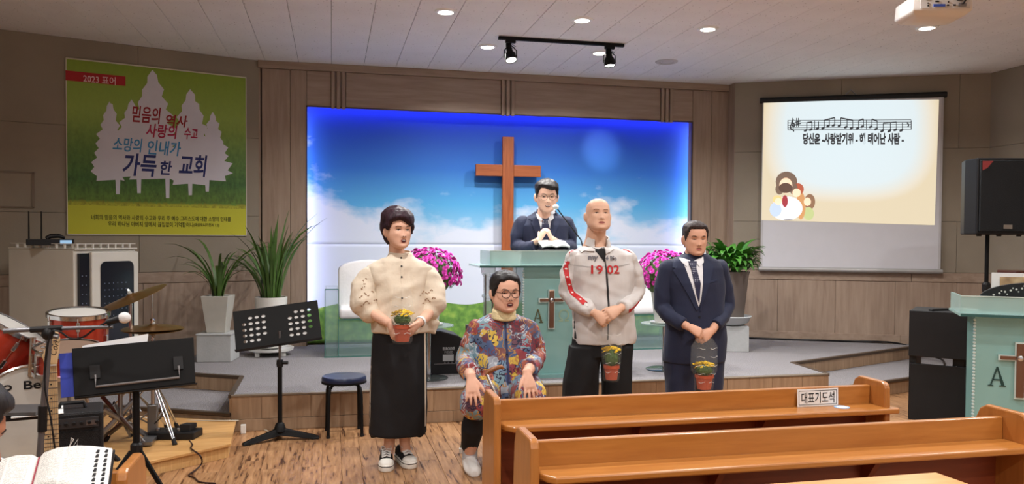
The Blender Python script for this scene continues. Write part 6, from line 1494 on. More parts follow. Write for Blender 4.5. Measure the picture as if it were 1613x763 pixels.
# tunic skirt spread over the thighs
for kn, a in ((kn_l, L(764, 618, .0)), (kn_r, L(822, 614, .0))): g.tube([a, (a + kn) / 2 + Vector((0, 0, .02)), kn + Vector((0, 0, .012))], [.13, .115, .097], 18); g.ball(kn + Vector((0, 0, .012)), .097, 16)
tu = link('patterned_blouse', remesh(g, .0068, 3, [m_prt], wrinkle=.005, wfreq=10, seed=41), W5.e); bv5 = bvh_of(tu.data)
sleeves(W5, tu, (([(752, 522, 0), (741, 545, .01), (734, 566, .0), (735, 579, -.14), (740, 587, -.33)], [.072, .071, .067, .064, .060]), ([(832, 521, 0), (841, 545, .01), (843, 562, .0), (840, 573, -.14), (833, 581, -.31)], [.072, .071, .067, .062, .058])), m_prt, .0065, .006, 11, 9)
nk = W5.MH @ Vector((0, .02, -.125))
MB().loft([[nk + Vector((math.cos(a) * rr, math.sin(a) * rr * .95 - .005 + sh, zz + .012 * math.sin(a))) for a in [2 * math.pi * i / 28 for i in range(28)]] for rr, zz, sh in ((.060, .022, 0), (.070, .020, 0), (.076, .002, 0), (.074, -.016, 0), (.080, -.030, .0), (.076, -.040, .0), (.060, -.042, 0))], cap=False).build('neck_warmer', mat('cream_knit', (224, 208, 164), .9, bump=.5, bscale=120), W5.e, smooth=80)
q = MB(); patch(q, bv5, W5.px([(795, 500), (798, 500), (801, 600), (797, 600)]), .003, .02); q.build('placket', mat('placket_navy', (54, 58, 92), .7), tu, smooth=60, fixn=False)
for v in (512, 535, 558, 580):
    q = MB(); c = W5.px([(797.5, v)])[0]; patch(q, bv5, ell(c[0], c[1], .005, .005, 8), .005, .01); q.build('button', m_btn, tu, fixn=False)
g = MB()
for hip, kn, an in ((L(765, 640, .02), kn_l, an_l), (L(820, 636, .02), kn_r, an_r)): g.tube([hip, (hip + kn) / 2, kn, kn * .6 + an * .4, an + Vector((0, 0, .04))], [.105, .094, .080, .073, .052], 18); g.ball(kn, .08, 14)
W5.rows(g, [(622, 745, 840, .10, .12), (645, 742, 842, .10, .13)])
link('trousers', remesh(g, .0075, 3, [mat('black_leggings', (22, 22, 25), .85)], wrinkle=.002, seed=5), W5.e)
for an in (an_l, an_r):
    MB().tube([an + Vector((0, 0, .055)), an + Vector((0, 0, .0)), an + Vector((0, -.01, -.03))], [.044, .045, .047], 14).build('sock', mat('sock_grey', (176, 174, 176), .9, bump=.4, bscale=90), W5.e, smooth=60)
    def ring(y, hw, z0, z1): return [an + Vector((x * hw, y, -.09 + z0 + (z1 - z0) * q)) for x, q in ((-.8, 0), (-1, .3), (-.9, .65), (-.5, .95), (0, 1), (.5, .95), (.9, .65), (1, .3), (.8, 0))]
    MB().loft([ring(-.19, .022, 0, .035), ring(-.17, .038, 0, .055), ring(-.12, .050, 0, .068), ring(-.05, .048, 0, .085), ring(0, .044, 0, .098), ring(.05, .038, 0, .09), ring(.07, .02, 0, .07)]).build('slipper', m_lace, W5.e, smooth=70, bevel=.003)
# chair under her
seat_z = .44
ch = thing('side_chair', 'chair with thin green-grey legs under the seated woman', 'chair', (W5.o.x + .01, W5.o.y + .05, 0))
m_chl = mat('chair_leg_greygreen', (126, 136, 126), .4, .4)
MB().box((-.21, -.20, seat_z - .05), (.21, .20, seat_z - .01)).build('seat', mat('chair_seat', (70, 74, 82), .7), ch, bevel=.012)
MB().box((-.20, .20, .62), (.20, .225, .84)).build('backrest', mat('chair_seat', (70, 74, 82), .7), ch, bevel=.01)
lgp = onz(727, 714, 0) - Vector(ch.location)
for sx in (-1, 1):
    MB().tube([(sx * .19, -.17, seat_z - .04), (sx * .20, -.19, .02)], .011, 8).build('leg', m_chl, ch); MB().tube([(sx * .19, .10, seat_z - .04), (sx * abs(lgp.x), lgp.y, .02)], .011, 8).build('leg', m_chl, ch); MB().tube([(sx * .19, .18, seat_z - .03), (sx * .19, .215, .84)], .011, 8).build('back_post', m_chl, ch)
    MB().lathe([(.016, 0), (.018, .03), (.012, .035)], 10, M=T(sx * abs(lgp.x), lgp.y, 0)).build('foot', m_white, ch)
# walking cane between her hands
m_cane = wood('cane_wood', (120, 70, 36), (150, 94, 52), grain=(8, 8, 8), rough=.35)
c0 = ony(790, 578, 4.50); c1 = ony(766, 588, 4.50); c2 = ony(786, 632, 4.44)
cn_ = thing('walking_cane', 'wooden-handled walking cane with silver shaft leaning on her lap', 'cane', (c2.x, c2.y, 0))
o_ = Vector(cn_.location); dsh = (c2 - c1).normalized()
foot = c1 + (c2 - c1) * ((c1.z - .02) / (c1.z - c2.z)) if c1.z - c2.z > .05 else c2
MB().tube([c0 - o_ + Vector((.01, 0, -.012)), c0 - o_, c0 * .6 + c1 * .4 - o_ + Vector((0, 0, .006)), c1 - o_ + Vector((.012, 0, .008)), c1 - o_ + Vector((.0, 0, -.008))], [.010, .013, .014, .014, .012], 12).build('handle', m_cane, cn_, smooth=60)
MB().tube([c1 - o_, foot - o_], [.0095, .0085], 10).build('shaft', m_chrome, cn_, smooth=60); MB().tube([foot - o_ + Vector((0, 0, .02)), foot - o_ - Vector((0, 0, .018))], .014, 10).build('tip', m_rubber, cn_)

# ---------------------------------------------------------------- little potted flowers they hold
m_terra = mat('terracotta_plastic', (184, 88, 62), .5, var=.06); m_yel = mat('petal_yellow', (238, 200, 36), .5, var=.1); m_film = clear('clear_film', (226, 230, 230), .06, .08); m_filmp = mat('film_print', (214, 212, 206), .6)
fy = MB()
for k in range(11):
    a = 2 * math.pi * k / 11; c, s = math.cos(a), math.sin(a); fy.add([(0, 0, 0), (c * .009 - s * .004, s * .009 + c * .004, .003), (c * .016, s * .016, .001), (c * .009 + s * .004, s * .009 - c * .004, .003)], [(0, 1, 2, 3)])
fy.ball((0, 0, .003), (.006, .006, .004), 8); fym = fy.mesh('flower', m_yel, fixn=False)
def pot_flower(label, pu, pv0, pv1, vfl, vtop, y, hw_px, bagw, seed, bottom_v=None, shape='sleeve'):
    k = pxm(y, pu); c = ony(pu, pv1, y); t = thing('potted_flower', label, 'potted plant', c, 0, 'small wrapped pots of yellow flowers'); r = random.Random(seed)
    H = (pv1 - pv0) * k; rw = hw_px * k
    MB().lathe([(rw * .74, 0), (rw * .76, .004), (rw * .95, H * .78), (rw * 1.05, H * .79), (rw * 1.05, H), (rw * .95, H), (rw * .9, H - .008)], 24).build('pot', m_terra, t, smooth=40)
    gz1 = (pv1 - vfl) * k; lv = MB(); cz = (H + gz1) / 2; R = rw * 1.15
    lv.ball((0, 0, cz), (R * .8, R * .8, (gz1 - H) * .62), 12)
    for i in range(260):
        a = r.uniform(0, 6.283); z = r.uniform(H - .004, gz1 + .01); q = Vector((R * .92 * math.cos(a) * r.uniform(.8, 1), R * .92 * math.sin(a) * r.uniform(.8, 1), z)); d = Vector((math.cos(a), math.sin(a), r.uniform(-.3, .8))).normalized(); e = d.cross(Vector((0, 0, 1))).normalized(); l = r.uniform(.008, .014)
        lv.add([q, q + d * l * .5 + e * l * .3, q + d * l, q + d * l * .5 - e * l * .3], [(0, 1, 2, 3)])
    lv.build('foliage', m_leaf3, t, fixn=False)['kind'] = 'stuff'
    for i in range(26):
        a = i * 2.4; rr = R * 1.05 * math.sqrt((i + .5) / 26); o = link('flower', fym, t); o.location = (rr * math.cos(a), rr * math.sin(a), gz1 + .022 * (1 - (rr / R) ** 2) + r.uniform(-.004, .006)); o.rotation_euler = (r.uniform(-.3, .9), r.uniform(-.5, .5), a); o.scale = [r.uniform(.85, 1.2)] * 3
    top = (pv1 - vtop) * k; bw_ = bagw * k
    prof = [(rw * .95, -.012), (rw * 1.12, 0), (rw * 1.2, H), (bw_, (H + gz1) / 2), (bw_ * 1.04, gz1 + .02), (bw_ * (.9 if shape == 'sleeve' else 1.0), top * .7 + gz1 * .3), (bw_ * (.75 if shape == 'sleeve' else .6), top)]
    rings = []
    for rr, z in prof: rings.append([Vector((rr * math.cos(a) * (1 + .06 * math.sin(5 * a + z * 40)), rr * math.sin(a) * .8 * (1 + .06 * math.cos(4 * a)), z)) for a in [2 * math.pi * i / 24 for i in range(24)]])
    sl_ = MB().loft(rings, cap=False).build('film_wrap', m_film, t, smooth=50, fixn=False)
    fp = MB()
    for i in range(5):
        z = H * .3 + (top - H * .3) * (i + .4) / 5.5; rr = float(np.interp(z, [p[1] for p in prof], [p[0] for p in prof])) * 1.02
        for (a0, a1) in ((-2.5, -1.9), (-1.5, -.8)): fp.tube([(rr * math.cos(a) * 1.03, rr * math.sin(a) * .84, z + .004 * math.sin(a * 9 + i)) for a in np.linspace(a0, a1, 7)], .0012, 4)
    fp.build('film_print', m_filmp, sl_)['kind'] = 'stuff'
    return t
pot_flower('potted yellow flowers held by the woman in cream', 634, 511, 538, 496, 452, 4.655, 14.5, 17, 1)
pot_flower('wrapped yellow flowers hanging from the bald man\'s hands', 963, 575, 598, 552, 510, 4.98, 12, 16, 2, shape='bag')
pot_flower('wrapped yellow flowers hanging from the elderly man\'s hands', 1109, 590, 613, 576, 532, 4.98, 14, 21, 3, shape='bag')
# ================================================================ drum kit, band gear and foreground
m_drum = mat('drum_red', (178, 62, 44), .25, .45, var=.15, nscale=3, coat=.6); m_skin_d = mat('drum_head', (206, 204, 198), .5); m_bronze = mat('cymbal_bronze', (148, 112, 66), .32, .85, var=.15, nscale=4)
def drum(name, label, cat, at, R, H, axis, lugs=6, headm=None, lettering=None, rimm=None):
    """shell with two hoops, heads, lugs and tension rods; axis points out of the front head"""
    ax = Vector(axis).normalized(); e1 = ax.cross(Vector((0, 0, 1))); e1 = e1.normalized() if e1.length > .05 else Vector((1, 0, 0)); e2 = ax.cross(e1)
    M = frame((0, 0, 0), e1, e2, ax); t = thing(name, label, cat, at)
    MB().lathe([(R, -H / 2 + .01), (R, H / 2 - .01)], 40, M=M, cap=False).build('shell', m_drum, t, smooth=40)
    for z in (-H / 2, H / 2):
        MB().lathe([(R + .002, z - .016), (R + .012, z - .014), (R + .013, z + .010), (R + .004, z + .014), (R - .004, z + .010)], 40, M=M, cap=False).build('hoop', rimm or m_chrome, t, smooth=50)
        MB().lathe([(.0005, z), (R + .002, z), (R + .002, z + .004), (.0005, z + .004)] if z > 0 else [(.0005, z - .004), (R + .002, z - .004), (R + .002, z), (.0005, z)], 40, M=M, cap=False).build('drum_head', headm or m_skin_d, t, smooth=30)
    for k in range(lugs):
        a = 2 * math.pi * k / lugs + .4; c, s = math.cos(a), math.sin(a); Ml = M @ rotz(a)
        for z in ((-H * .24, H * .24) if H < .3 else (-H * .3, H * .3)): MB().box((R - .002, -.011, z - .028), (R + .018, .011, z + .028), M=Ml).build('lug', m_chrome, t, bevel=.004)
        MB().tube([M @ Vector(((R + .012) * c, (R + .012) * s, -H / 2)), M @ Vector(((R + .012) * c, (R + .012) * s, H / 2))], .004, 6).build('tension_rod', m_chrome, t)
    return t, M
bd = ony(52, 658, 5.25); bd.z = ZP + .29
axb = Vector((.31, -.95, 0)).normalized()
t, M = drum('bass_drum', 'large red bass drum with pale lettered front head', 'drum', bd, .28, .40, axb, 8)
lt = (ony(40, 607, 5.05) - bd); e1 = Vector((-axb.y, axb.x, 0)); lz = lt.z; lx = lt.dot(e1)
writing('lettering', 'Pro  Beat', .068, m_print_dark, frame(axb * .206 + e1 * (lx - .02) + Vector((0, 0, lz)), e1, (0, 0, 1), axb), t, fitw=92 * pxm(5.1, 40), bold=.0015)
for s in (-1, 1): MB().tube([axb * .1 + e1 * s * .27 + Vector((0, 0, -.05)), axb * .22 + e1 * s * .37 + Vector((0, 0, -.285))], .010, 8).build('spur', m_chrome, t)
MB().tube([Vector((0, 0, .27)), Vector((0, 0, .40))], .016, 10).build('tom_post', m_chrome, t)
p = ony(124, 519, 5.35); drum('tom_drum', 'red tom drum mounted before the equipment rack', 'drum', p, .165, .20, (.04, -.10, 1.0), 6)
MB_ = p
p = ony(2, 543, 5.2); drum('tom_drum', 'red tom drum tilted at the left picture edge', 'drum', p, .19, .24, (.52, .10, .80), 6)
p = ony(108, 566, 4.98); t, M = drum('snare_drum', 'shallow brown-topped snare drum below the red tom', 'drum', p, .17, .13, (.05, -.12, 1), 6, headm=mat('snare_worn_head', (128, 106, 90), .6))
def tripod(name, label, base, htop, legs=3, spread=.26, hz=.30, m=None, rot=0.0, feet_z=0.0, pole=.012, cat='stand', double=True):
    t = thing(name, label, cat, base); m = m or m_chrome
    MB().tube([(0, 0, .05), (0, 0, htop)], pole, 12).build('pole', m, t, smooth=40); MB().lathe([(pole * 1.6, hz), (pole * 1.9, hz + .01), (pole * 1.9, hz + .05), (pole * 1.5, hz + .06)], 12).build('collar', m, t)
    MB().lathe([(pole * 1.5, htop * .60), (pole * 1.7, htop * .60 + .03)], 12).build('height_clamp', m_steel, t)
    for k in range(legs):
        a = rot + 2 * math.pi * k / legs; c, s = math.cos(a), math.sin(a); lg = MB()
        for q in ((-.011, .011) if double else (0,)): lg.tube([(c * .015 - s * q * .6, s * .015 + c * q * .6, hz + .03), (c * spread * .55 - s * q, s * spread * .55 + c * q, hz * .5 + .02), (c * spread - s * q * .5, s * spread + c * q * .5, .025)], .0052 if double else pole * .7, 8)
        l = lg.build('leg', m, t, smooth=50)
        MB().tube([(c * .014, s * .014, .09), (c * spread * .5, s * spread * .5, hz * .5)], .005, 6).build('brace', m_steel, t)
        MB().tube([(c * (spread - .012), s * (spread - .012), .035), (c * (spread + .012), s * (spread + .012), .0)], [.012, .016], 10).build('rubber_foot', m_rubber, l)
    return t
def cymbal(name, label, at, R, nrm, bell=.02):
    ax = Vector(nrm).normalized(); e1 = ax.cross(Vector((0, 1, 0))).normalized(); M = frame((0, 0, 0), e1, ax.cross(e1), ax); t = thing(name, label, 'cymbal', at)
    MB().lathe([(.004, .022), (.02, .021), (.034, .012), (R * .55, .003), (R, -.010), (R, -.0115), (R * .55, .0015), (.034, .010), (.02, .018), (.004, .019)], 40, M=M, cap=False).build('plate', m_bronze, t, smooth=60)
    MB().lathe([(.012, .02), (.014, .03), (.008, .04)], 12, M=M).build('felt', mat('felt_grey', (180, 176, 170), .9), t)
    MB().lathe([(.006, .04), (.009, .045), (.006, .055)], 8, M=M).build('wing_nut', m_chrome, t)
    return t
cs = onz(207, 692, ZP); ct = ony(207, 468, cs.y)
tripod('cymbal_stand', 'chrome double-legged stand carrying the tilted crash cymbal', cs, ct.z - ZP - .02, rot=.9, spread=.28)
cymbal('crash_cymbal', 'tilted bronze crash cymbal above the hi-hats', ct, 54 * pxm(ct.y, 207), (-.36, -.14, .92))
hs = onz(241, 690, ZP); ht = ony(241, 519, hs.y)
hst = tripod('hi_hat_stand', 'chrome hi-hat stand with grey lower tube', hs, ht.z - ZP - .03, rot=-.9, spread=.27, hz=.34)
MB().tube([(0, 0, ht.z - ZP - .03), (0, 0, ht.z - ZP + .24)], .004, 8).build('pull_rod', m_chrome, hst); MB().box((-.03, -.024, .02), (.03, .024, .22)).build('lower_tube', m_steel, hst, bevel=.006)
MB().box((-.04, -.24, .01), (.04, .02, .03)).build('footboard', m_steel, hst)
MB().lathe([(.014, ht.z - ZP + .035), (.016, ht.z - ZP + .06), (.010, ht.z - ZP + .07)], 12).build('clutch', m_chrome, hst)
hc = cymbal('hi_hat_cymbal', 'upper bronze hi-hat cymbal of the pair', ht + Vector((0, 0, .012)), 46 * pxm(ht.y, 241), (.02, -.06, 1)); cymbal('hi_hat_cymbal', 'lower bronze hi-hat cymbal of the pair', ht - Vector((0, 0, .014)), 46 * pxm(ht.y, 241), (.02, -.05, -1))
sn = onz(165, 690, ZP)
tripod('snare_stand', 'crossed-leg steel stand holding the snare drum', Vector((p.x, p.y, ZP)), p.z - ZP - .08, rot=.2, spread=.24, hz=.22, m=m_steel, double=True)
# drummer's folded stand of crossed flat bars in front of the kit
dth = thing('drum_throne', 'low steel throne frame with crossed legs before the drums', 'stool', onz(190, 700, ZP))
for k, (a, b_) in enumerate((((-.17, -.06, .0), (.10, .04, .30)), ((.17, -.08, 0), (-.12, .05, .30)), ((.02, .18, 0), (-.02, -.08, .28)), ((-.15, .12, 0), (.12, -.02, .22)), ((.16, .12, 0), (-.08, -.06, .24)))): MB().tube([a, b_], .010, 8, flat=(1.6, .6)).build('leg', m_steel, dth); MB().ball((a[0], a[1], .012), (.018, .018, .012), 8).build('foot', m_rubber, dth)
MB().tube([(0, 0, .18), (0, 0, .36)], .014, 10).build('post', m_steel, dth); MB().lathe([(.03, .35), (.12, .36), (.15, .375), (.15, .40), (.12, .415), (.01, .418)], 24).build('seat', m_black, dth, smooth=40)
# pedal board and its lead
pb = onz(272, 690, ZP)
ped = thing('effects_pedal', 'black guitar effects pedal board on the drum platform', 'pedal board', pb, math.radians(-12))
MB().prism([(-.14, -.06), (.16, -.06), (.17, .08), (-.14, .08)], 0, .05).build('case', m_black, ped, bevel=.008)
for x in (-.09, -.02, .05): MB().lathe([(.014, .05), (.014, .066), (.010, .07)], 10, M=T(x, -.02, 0)).build('footswitch', m_steel, ped)
MB().prism([(-.03, 0), (.09, 0), (.09, .03), (-.03, .045)], -.035, .035, M=frame((.09, .0, .05), (0, 1, 0), (0, 0, 1), (1, 0, 0))).build('treadle', m_rubber, ped, bevel=.004)
def cable(name, label, pts, r, m, cat='cable', n=5):
    P = [Vector(p) for p in pts]; out = []
    for i in range(len(P) - 1):
        p0, p1, p2, p3 = P[max(i - 1, 0)], P[i], P[i + 1], P[min(i + 2, len(P) - 1)]
        for k in range(n):
            t = k / n; out.append(.5 * ((2 * p1) + (p2 - p0) * t + (2 * p0 - 5 * p1 + 4 * p2 - p3) * t * t + (3 * p1 - p0 - 3 * p2 + p3) * t ** 3))
    out.append(P[-1]); return tag(MB().tube(out, r, 6).build(name, m, smooth=60), label, cat)
f0 = lambda u, v, z=.005: onz(u, v, z)
cable('pedal_lead', 'thin dark lead running from the pedal board down to the floor', [f0(298, 694, ZP + .03), f0(303, 701, ZP + .005), f0(301, 707, ZP + .005), f0(315, 718, ZP + .012), f0(318, 730, .03), f0(308, 741, .006), f0(297, 749), f0(306, 753), f0(315, 760), f0(340, 762)], .005, mat('lead_brown', (46, 26, 22), .5))
cable('white_cord', 'white cord running along the stage foot to the music stand', [f0(180, 640, ZP + .2), f0(235, 660, ZP + .005), f0(330, 663, ZP + .005), f0(369, 663, ZP + .006), f0(380, 664, .06), f0(405, 672, .008), f0(424, 681, .006)], .005, mat('cord_white', (206, 196, 176), .5))
oc = onz(383, 684, 0)
tag(MB().box((oc.x - .018, oc.y - .0, .0), (oc.x + .018, oc.y + .025, .065)).build('floor_outlet', m_white, bevel=.004), 'small white outlet box at the foot of the stage', 'outlet')
ts = onz(1291, 583, ZL)
r = random.Random(4); tm = MB(); tm.ball((0, 0, .03), (.05, .04, .03), 12); tm.v = [tuple(Vector(q) + Vector((r.uniform(-.008, .008), r.uniform(-.008, .008), r.uniform(0, .01)))) for q in tm.v]
tag(tm.build('crumpled_tissue', m_paper, smooth=30), 'crumpled white tissue on the lower stage step', 'tissue').location = ts
wpt = lambda x, z, o=.05: (RW0 + RWd * x + RWn * o + Vector((0, 0, z)))
cable('black_cable', 'black cable lying along the skirting under the screen', [wpt(.02, ZS + .012), wpt(.5, ZS + .012, .06), wpt(1.2, ZS + .012, .05), wpt(1.75, ZS + .014, .07), wpt(2.0, ZL + .06, .25), wpt(2.1, ZL + .01, .6), Vector((5.0, 5.9, .02))], .010, m_black)
# --- electric guitar leaning upright
yg = 3.80; kg = pxm(yg, 82)
gt0 = ony(80.5, 574, yg); gfoot = ony(84, 762, yg)
gtr = thing('electric_guitar', 'electric guitar with pale maple neck and orange body on a stand', 'guitar', (gt0.x, yg, 0), math.radians(14))
m_maple = wood('maple_neck', (206, 172, 126), (222, 192, 148), grain=(12, 12, 1), rough=.35, varobj=0); m_sun = mat('amber_sunburst', (176, 88, 30), .2, var=.35, nscale=5, coat=.6)
zn = gt0.z; sx_ = lambda px: px * kg
hpts = [(-8.5, 0), (8.5, 0), (11, 20), (13, 40), (10, 51), (4, 53), (1, 44), (-7, 26), (-12, 14)]
MB().prism([(sx_(x), sx_(y)) for x, y in hpts], 0, .014, M=frame((0, 0, zn), (1, 0, 0), (0, 0, 1), (0, -1, 0))).build('headstock', m_maple, gtr, bevel=.002)
MB().box((-sx_(7.6), -.018, zn - .006), (sx_(7.6), -.004, zn)).build('nut', m_white, gtr)
zb = zn - .50
MB().loft([[(-w, -.012, z), (w, -.012, z), (w * .8, .006, z), (-w * .8, .006, z)] for w, z in ((sx_(8.4), zn), (sx_(11.0), zb))]).build('neck', m_maple, gtr)
for k in range(16):
    z = zn - .648 * (1 - 2 ** (-(k + 1) / 12)); w = sx_(8.4 + 2.6 * (zn - z) / .5)
    if z > zb: MB().box((-w, -.0142, z - .001), (w, -.0115, z + .001)).build('fret', m_steel, gtr)
for k in (3, 5, 7, 9, 12):
    z = zn - .648 * (1 - (2 ** (-k / 12) + 2 ** (-(k - 1) / 12)) / 2)
    for xx in ((0,) if k != 12 else (-.012, .012)): MB().lathe([(.0035, 0), (.0035, .0015)], 8, M=frame((xx, -.012, z), (1, 0, 0), (0, 0, 1), (0, -1, 0))).build('inlay', m_black, gtr)
for k in range(6): MB().tube([(-.017 + k * .0068, -.0165, zn - .003), (-.026 + k * .0104, -.020, zb - .26)], .0007, 4).build('string', m_steel, gtr)
for k in range(6):
    q = Vector((sx_(-12.5 + 3.3 * k * .95), 0, zn + sx_(13 + 6.4 * k)))
    MB().lathe([(.004, .0), (.004, .012)], 8, M=frame((q.x + .014, -.014, q.z - .002), (1, 0, 0), (0, 0, 1), (0, -1, 0))).build('tuner_post', m_chrome, gtr); MB().ball((q.x - .012, -.004, q.z + .004), (.010, .005, .007), 8).build('tuning_peg', m_chrome, gtr)
writing('lettering', 'Cort', .035, m_print_dark, frame((sx_(5.5), -.0146, zn + sx_(27)), (.25, 0, .97), (-.97, 0, .25), (0, -1, 0)), gtr, shear=.3)
bp = [(0, -.02), (.05, .02), (.09, .075), (.115, .06), (.10, .0), (.095, -.06), (.13, -.14), (.165, -.24), (.13, -.34), (.04, -.385), (-.06, -.38), (-.14, -.32), (-.16, -.22), (-.12, -.13), (-.105, -.05), (-.13, .03), (-.14, .10), (-.115, .115), (-.07, .05), (-.03, .0)]
MB().prism([(x, y) for x, y in bp[::-1]], -.02, .022, M=frame((0, .0, zb + .0), (1, 0, 0), (0, 0, 1), (0, -1, 0))).build('body', m_sun, gtr, bevel=.010, smooth=60)
MB().prism([(x * .6, -.06 + y * .62) for x, y in bp[::-1]], .022, .025, M=frame((0, 0, zb), (1, 0, 0), (0, 0, 1), (0, -1, 0))).build('pickguard', m_white, gtr)
for z in (-.10, -.16, -.22): MB().box((-.04, -.032, zb + z - .009), (.04, -.022, zb + z + .009)).build('pickup', m_black, gtr, bevel=.003)
MB().box((-.045, -.032, zb - .28), (.045, -.022, zb - .25)).build('bridge', m_chrome, gtr)
gs_ = thing('guitar_stand', 'low black stand cradling the electric guitar', 'stand', (gt0.x + .02, yg + .05, 0), math.radians(14))
zc = zb - .385
MB().tube([(0, .08, .0), (0, .03, zc + .02)], .011, 8).build('pole', m_blackm, gs_); MB().tube([(-.09, -.10, zc + .01), (-.09, -.02, zc - .03), (.09, -.02, zc - .03), (.09, -.10, zc + .01)], .010, 8).build('cradle', m_blackm, gs_)
for a in (-2.2, -.9, 1.57): MB().tube([(0, .03, max(.06, zc * .5)), (.22 * math.cos(a), .03 + .22 * math.sin(a), .01)], .010, 8).build('leg', m_blackm, gs_)
# --- guitar amplifier with papers on it
ya = 4.30; am = ony(102, 690, ya); ka = pxm(ya, 100); az = ony(102, 652, ya).z
amp = thing('guitar_amplifier', 'black guitar amplifier behind the electric guitar', 'amplifier', (am.x, ya + .12, 0), math.radians(14))
aw = 45 * ka
MB().box((-aw, -.12, 0), (aw, .14, az)).build('cabinet', mat('amp_vinyl', (26, 26, 28), .6, bump=.4, bscale=160), amp, bevel=.012)
MB().box((-aw + .02, -.128, az - .075), (aw - .02, -.118, az - .025)).build('control_panel', mat('amp_panel', (62, 62, 64), .4), amp); MB().box((-aw + .02, -.126, .03), (aw - .02, -.118, az - .095)).build('grille_cloth', mat('amp_cloth', (34, 33, 34), .9, bump=.5, bscale=220), amp)
for k in range(7): MB().lathe([(.009, 0), (.009, .012), (.006, .014)], 10, M=frame((-aw + .05 + k * .034, -.128, az - .05), (1, 0, 0), (0, 0, 1), (0, -1, 0))).build('knob', m_black, amp)
MB().tube([(-.06, 0, az), (-.05, 0, az + .03), (.05, 0, az + .03), (.06, 0, az)], .010, 8).build('handle', m_black, amp)
MB().tube([(-.03, -.128, az - .20), (.01, -.128, az - .13), (.0, -.128, az - .12), (-.01, -.128, az - .19), (.03, -.128, az - .13), (.02, -.128, az - .19), (.05, -.128, az - .18)], .003, 6).build('script_logo', m_lace, amp)
MB().box((aw - .075, -.1295, az - .065), (aw - .03, -.127, az - .04)).build('badge', m_steel, amp)
for k, (u, v, rz_, m) in enumerate(((60, 657, .3, m_paper), (34, 648, -.1, mat('dark_folder', (78, 76, 76), .6)))):
    c = ony(u, v, ya + .06); zz = az + .0 + .006 * k
    tag(MB().box((-.11, -.10, 0), (.11, .10, .004 + .012 * k)).build('music_sheets' if k == 0 else 'document_folder', m), 'white music sheets lying on the guitar amplifier' if k == 0 else 'dark grey folder lying on the low shelf by the amplifier', 'papers' if k == 0 else 'folder').location = (c.x, c.y, zz)
    COL.objects[-1].rotation_euler = (0, 0, rz_)
sb2 = ony(30, 660, ya + .06)
shf = thing('equipment_shelf', 'low dark shelf beside the guitar amplifier', 'shelf', (sb2.x - .12, ya + .10, 0), math.radians(14))
MB().box((-.24, -.14, az - .025), (.24, .14, az - .002)).build('board', m_black, shf, bevel=.004)
for x in (-.22, .19):
    for y in (-.12, .09): MB().box((x, y, 0), (x + .03, y + .03, az - .025)).build('leg', m_black, shf)
# --- solid black music stand with papers
ym = 3.89; km = pxm(ym, 215); mp_ = ony(215, 700, ym)
ms2 = thing('music_stand', 'solid black music stand holding papers and a blue folder', 'music stand', (mp_.x, ym, 0), math.radians(14))
dc = ony(215, 576, ym).z
dkm = T(0, -.02, dc) @ Matrix.Rotation(math.radians(2.8), 4, 'Y') @ Matrix.Rotation(math.radians(-16), 4, 'X')
dkm = T(0, -.02, dc) @ Matrix.Rotation(math.radians(-2.8), 4, 'Y') @ Matrix.Rotation(math.radians(-16), 4, 'X')
dw, dh = 87 * km, 37 * km
MB().prism([(-dw, -dh), (dw * .97, -dh), (dw, dh), (-dw, dh)], -.004, .004, M=dkm @ frame((0, 0, 0), (1, 0, 0), (0, 0, 1), (0, -1, 0))).build('desk', m_blackm, ms2, bevel=.002)
MB().box((-dw, .0, -dh - .006), (dw, .06, -dh), M=dkm).build('lip', m_blackm, ms2)
MB().tube([dkm @ Vector((-dw * .66, -.012, -dh * .2)), dkm @ Vector((-dw * .66, -.014, -dh * .70)), dkm @ Vector((dw * .70, -.014, -dh * .70)), dkm @ Vector((dw * .70, -.012, -dh * .2))], .006, 8).build('page_rod', m_steel, ms2)
for x in (-.66, .70): MB().box((dw * x - .02, -.016, -dh * .35), (dw * x + .02, -.003, dh * .2), M=dkm).build('clip', m_black, ms2)
MB().box((-.04, .004, -dh * .9), (.04, .03, -dh * .3), M=dkm).build('bracket', m_blackm, ms2)
hubz = ony(216, 711, ym).z
MB().tube([(0, 0, hubz - .08), (0, -.0, dc - .05)], .0145, 12).build('pole', m_blackm, ms2, smooth=40); MB().lathe([(.02, hubz - .06), (.026, hubz - .05), (.026, hubz + .03), (.018, hubz + .04)], 12).build('hub', m_black, ms2)
for a in (-.75, 1.35, 3.4): MB().tube([(.02 * math.cos(a), .02 * math.sin(a), hubz), (.34 * math.cos(a), .34 * math.sin(a), .012)], .010, 8, flat=(1.5, .7)).build('leg', m_blackm, ms2); MB().ball((.34 * math.cos(a), .34 * math.sin(a), .012), (.018, .018, .012), 8).build('foot', m_rubber, ms2)
Wms = T(*ms2.location) @ rotz(math.radians(14)) @ dkm
fo_ = tag(MB().box((-dw - .05, .008, -dh + .004), (.05, .022, dh * .85), M=Wms).build('blue_folder', mat('folder_blue', (44, 60, 160), .5)), 'blue folder standing on the solid black music stand', 'folder')
pp_ = tag(MB().prism([(-dw + .02, -dh + .006), (.02, -dh + .006), (.06, dh + .04), (-dw + .04, dh + .012)], -.028, -.024, M=Wms @ frame((0, 0, 0), (1, 0, 0), (0, 0, 1), (0, -1, 0))).build('sheet_music', m_paper), 'white sheet music peeking above the solid black music stand', 'papers')
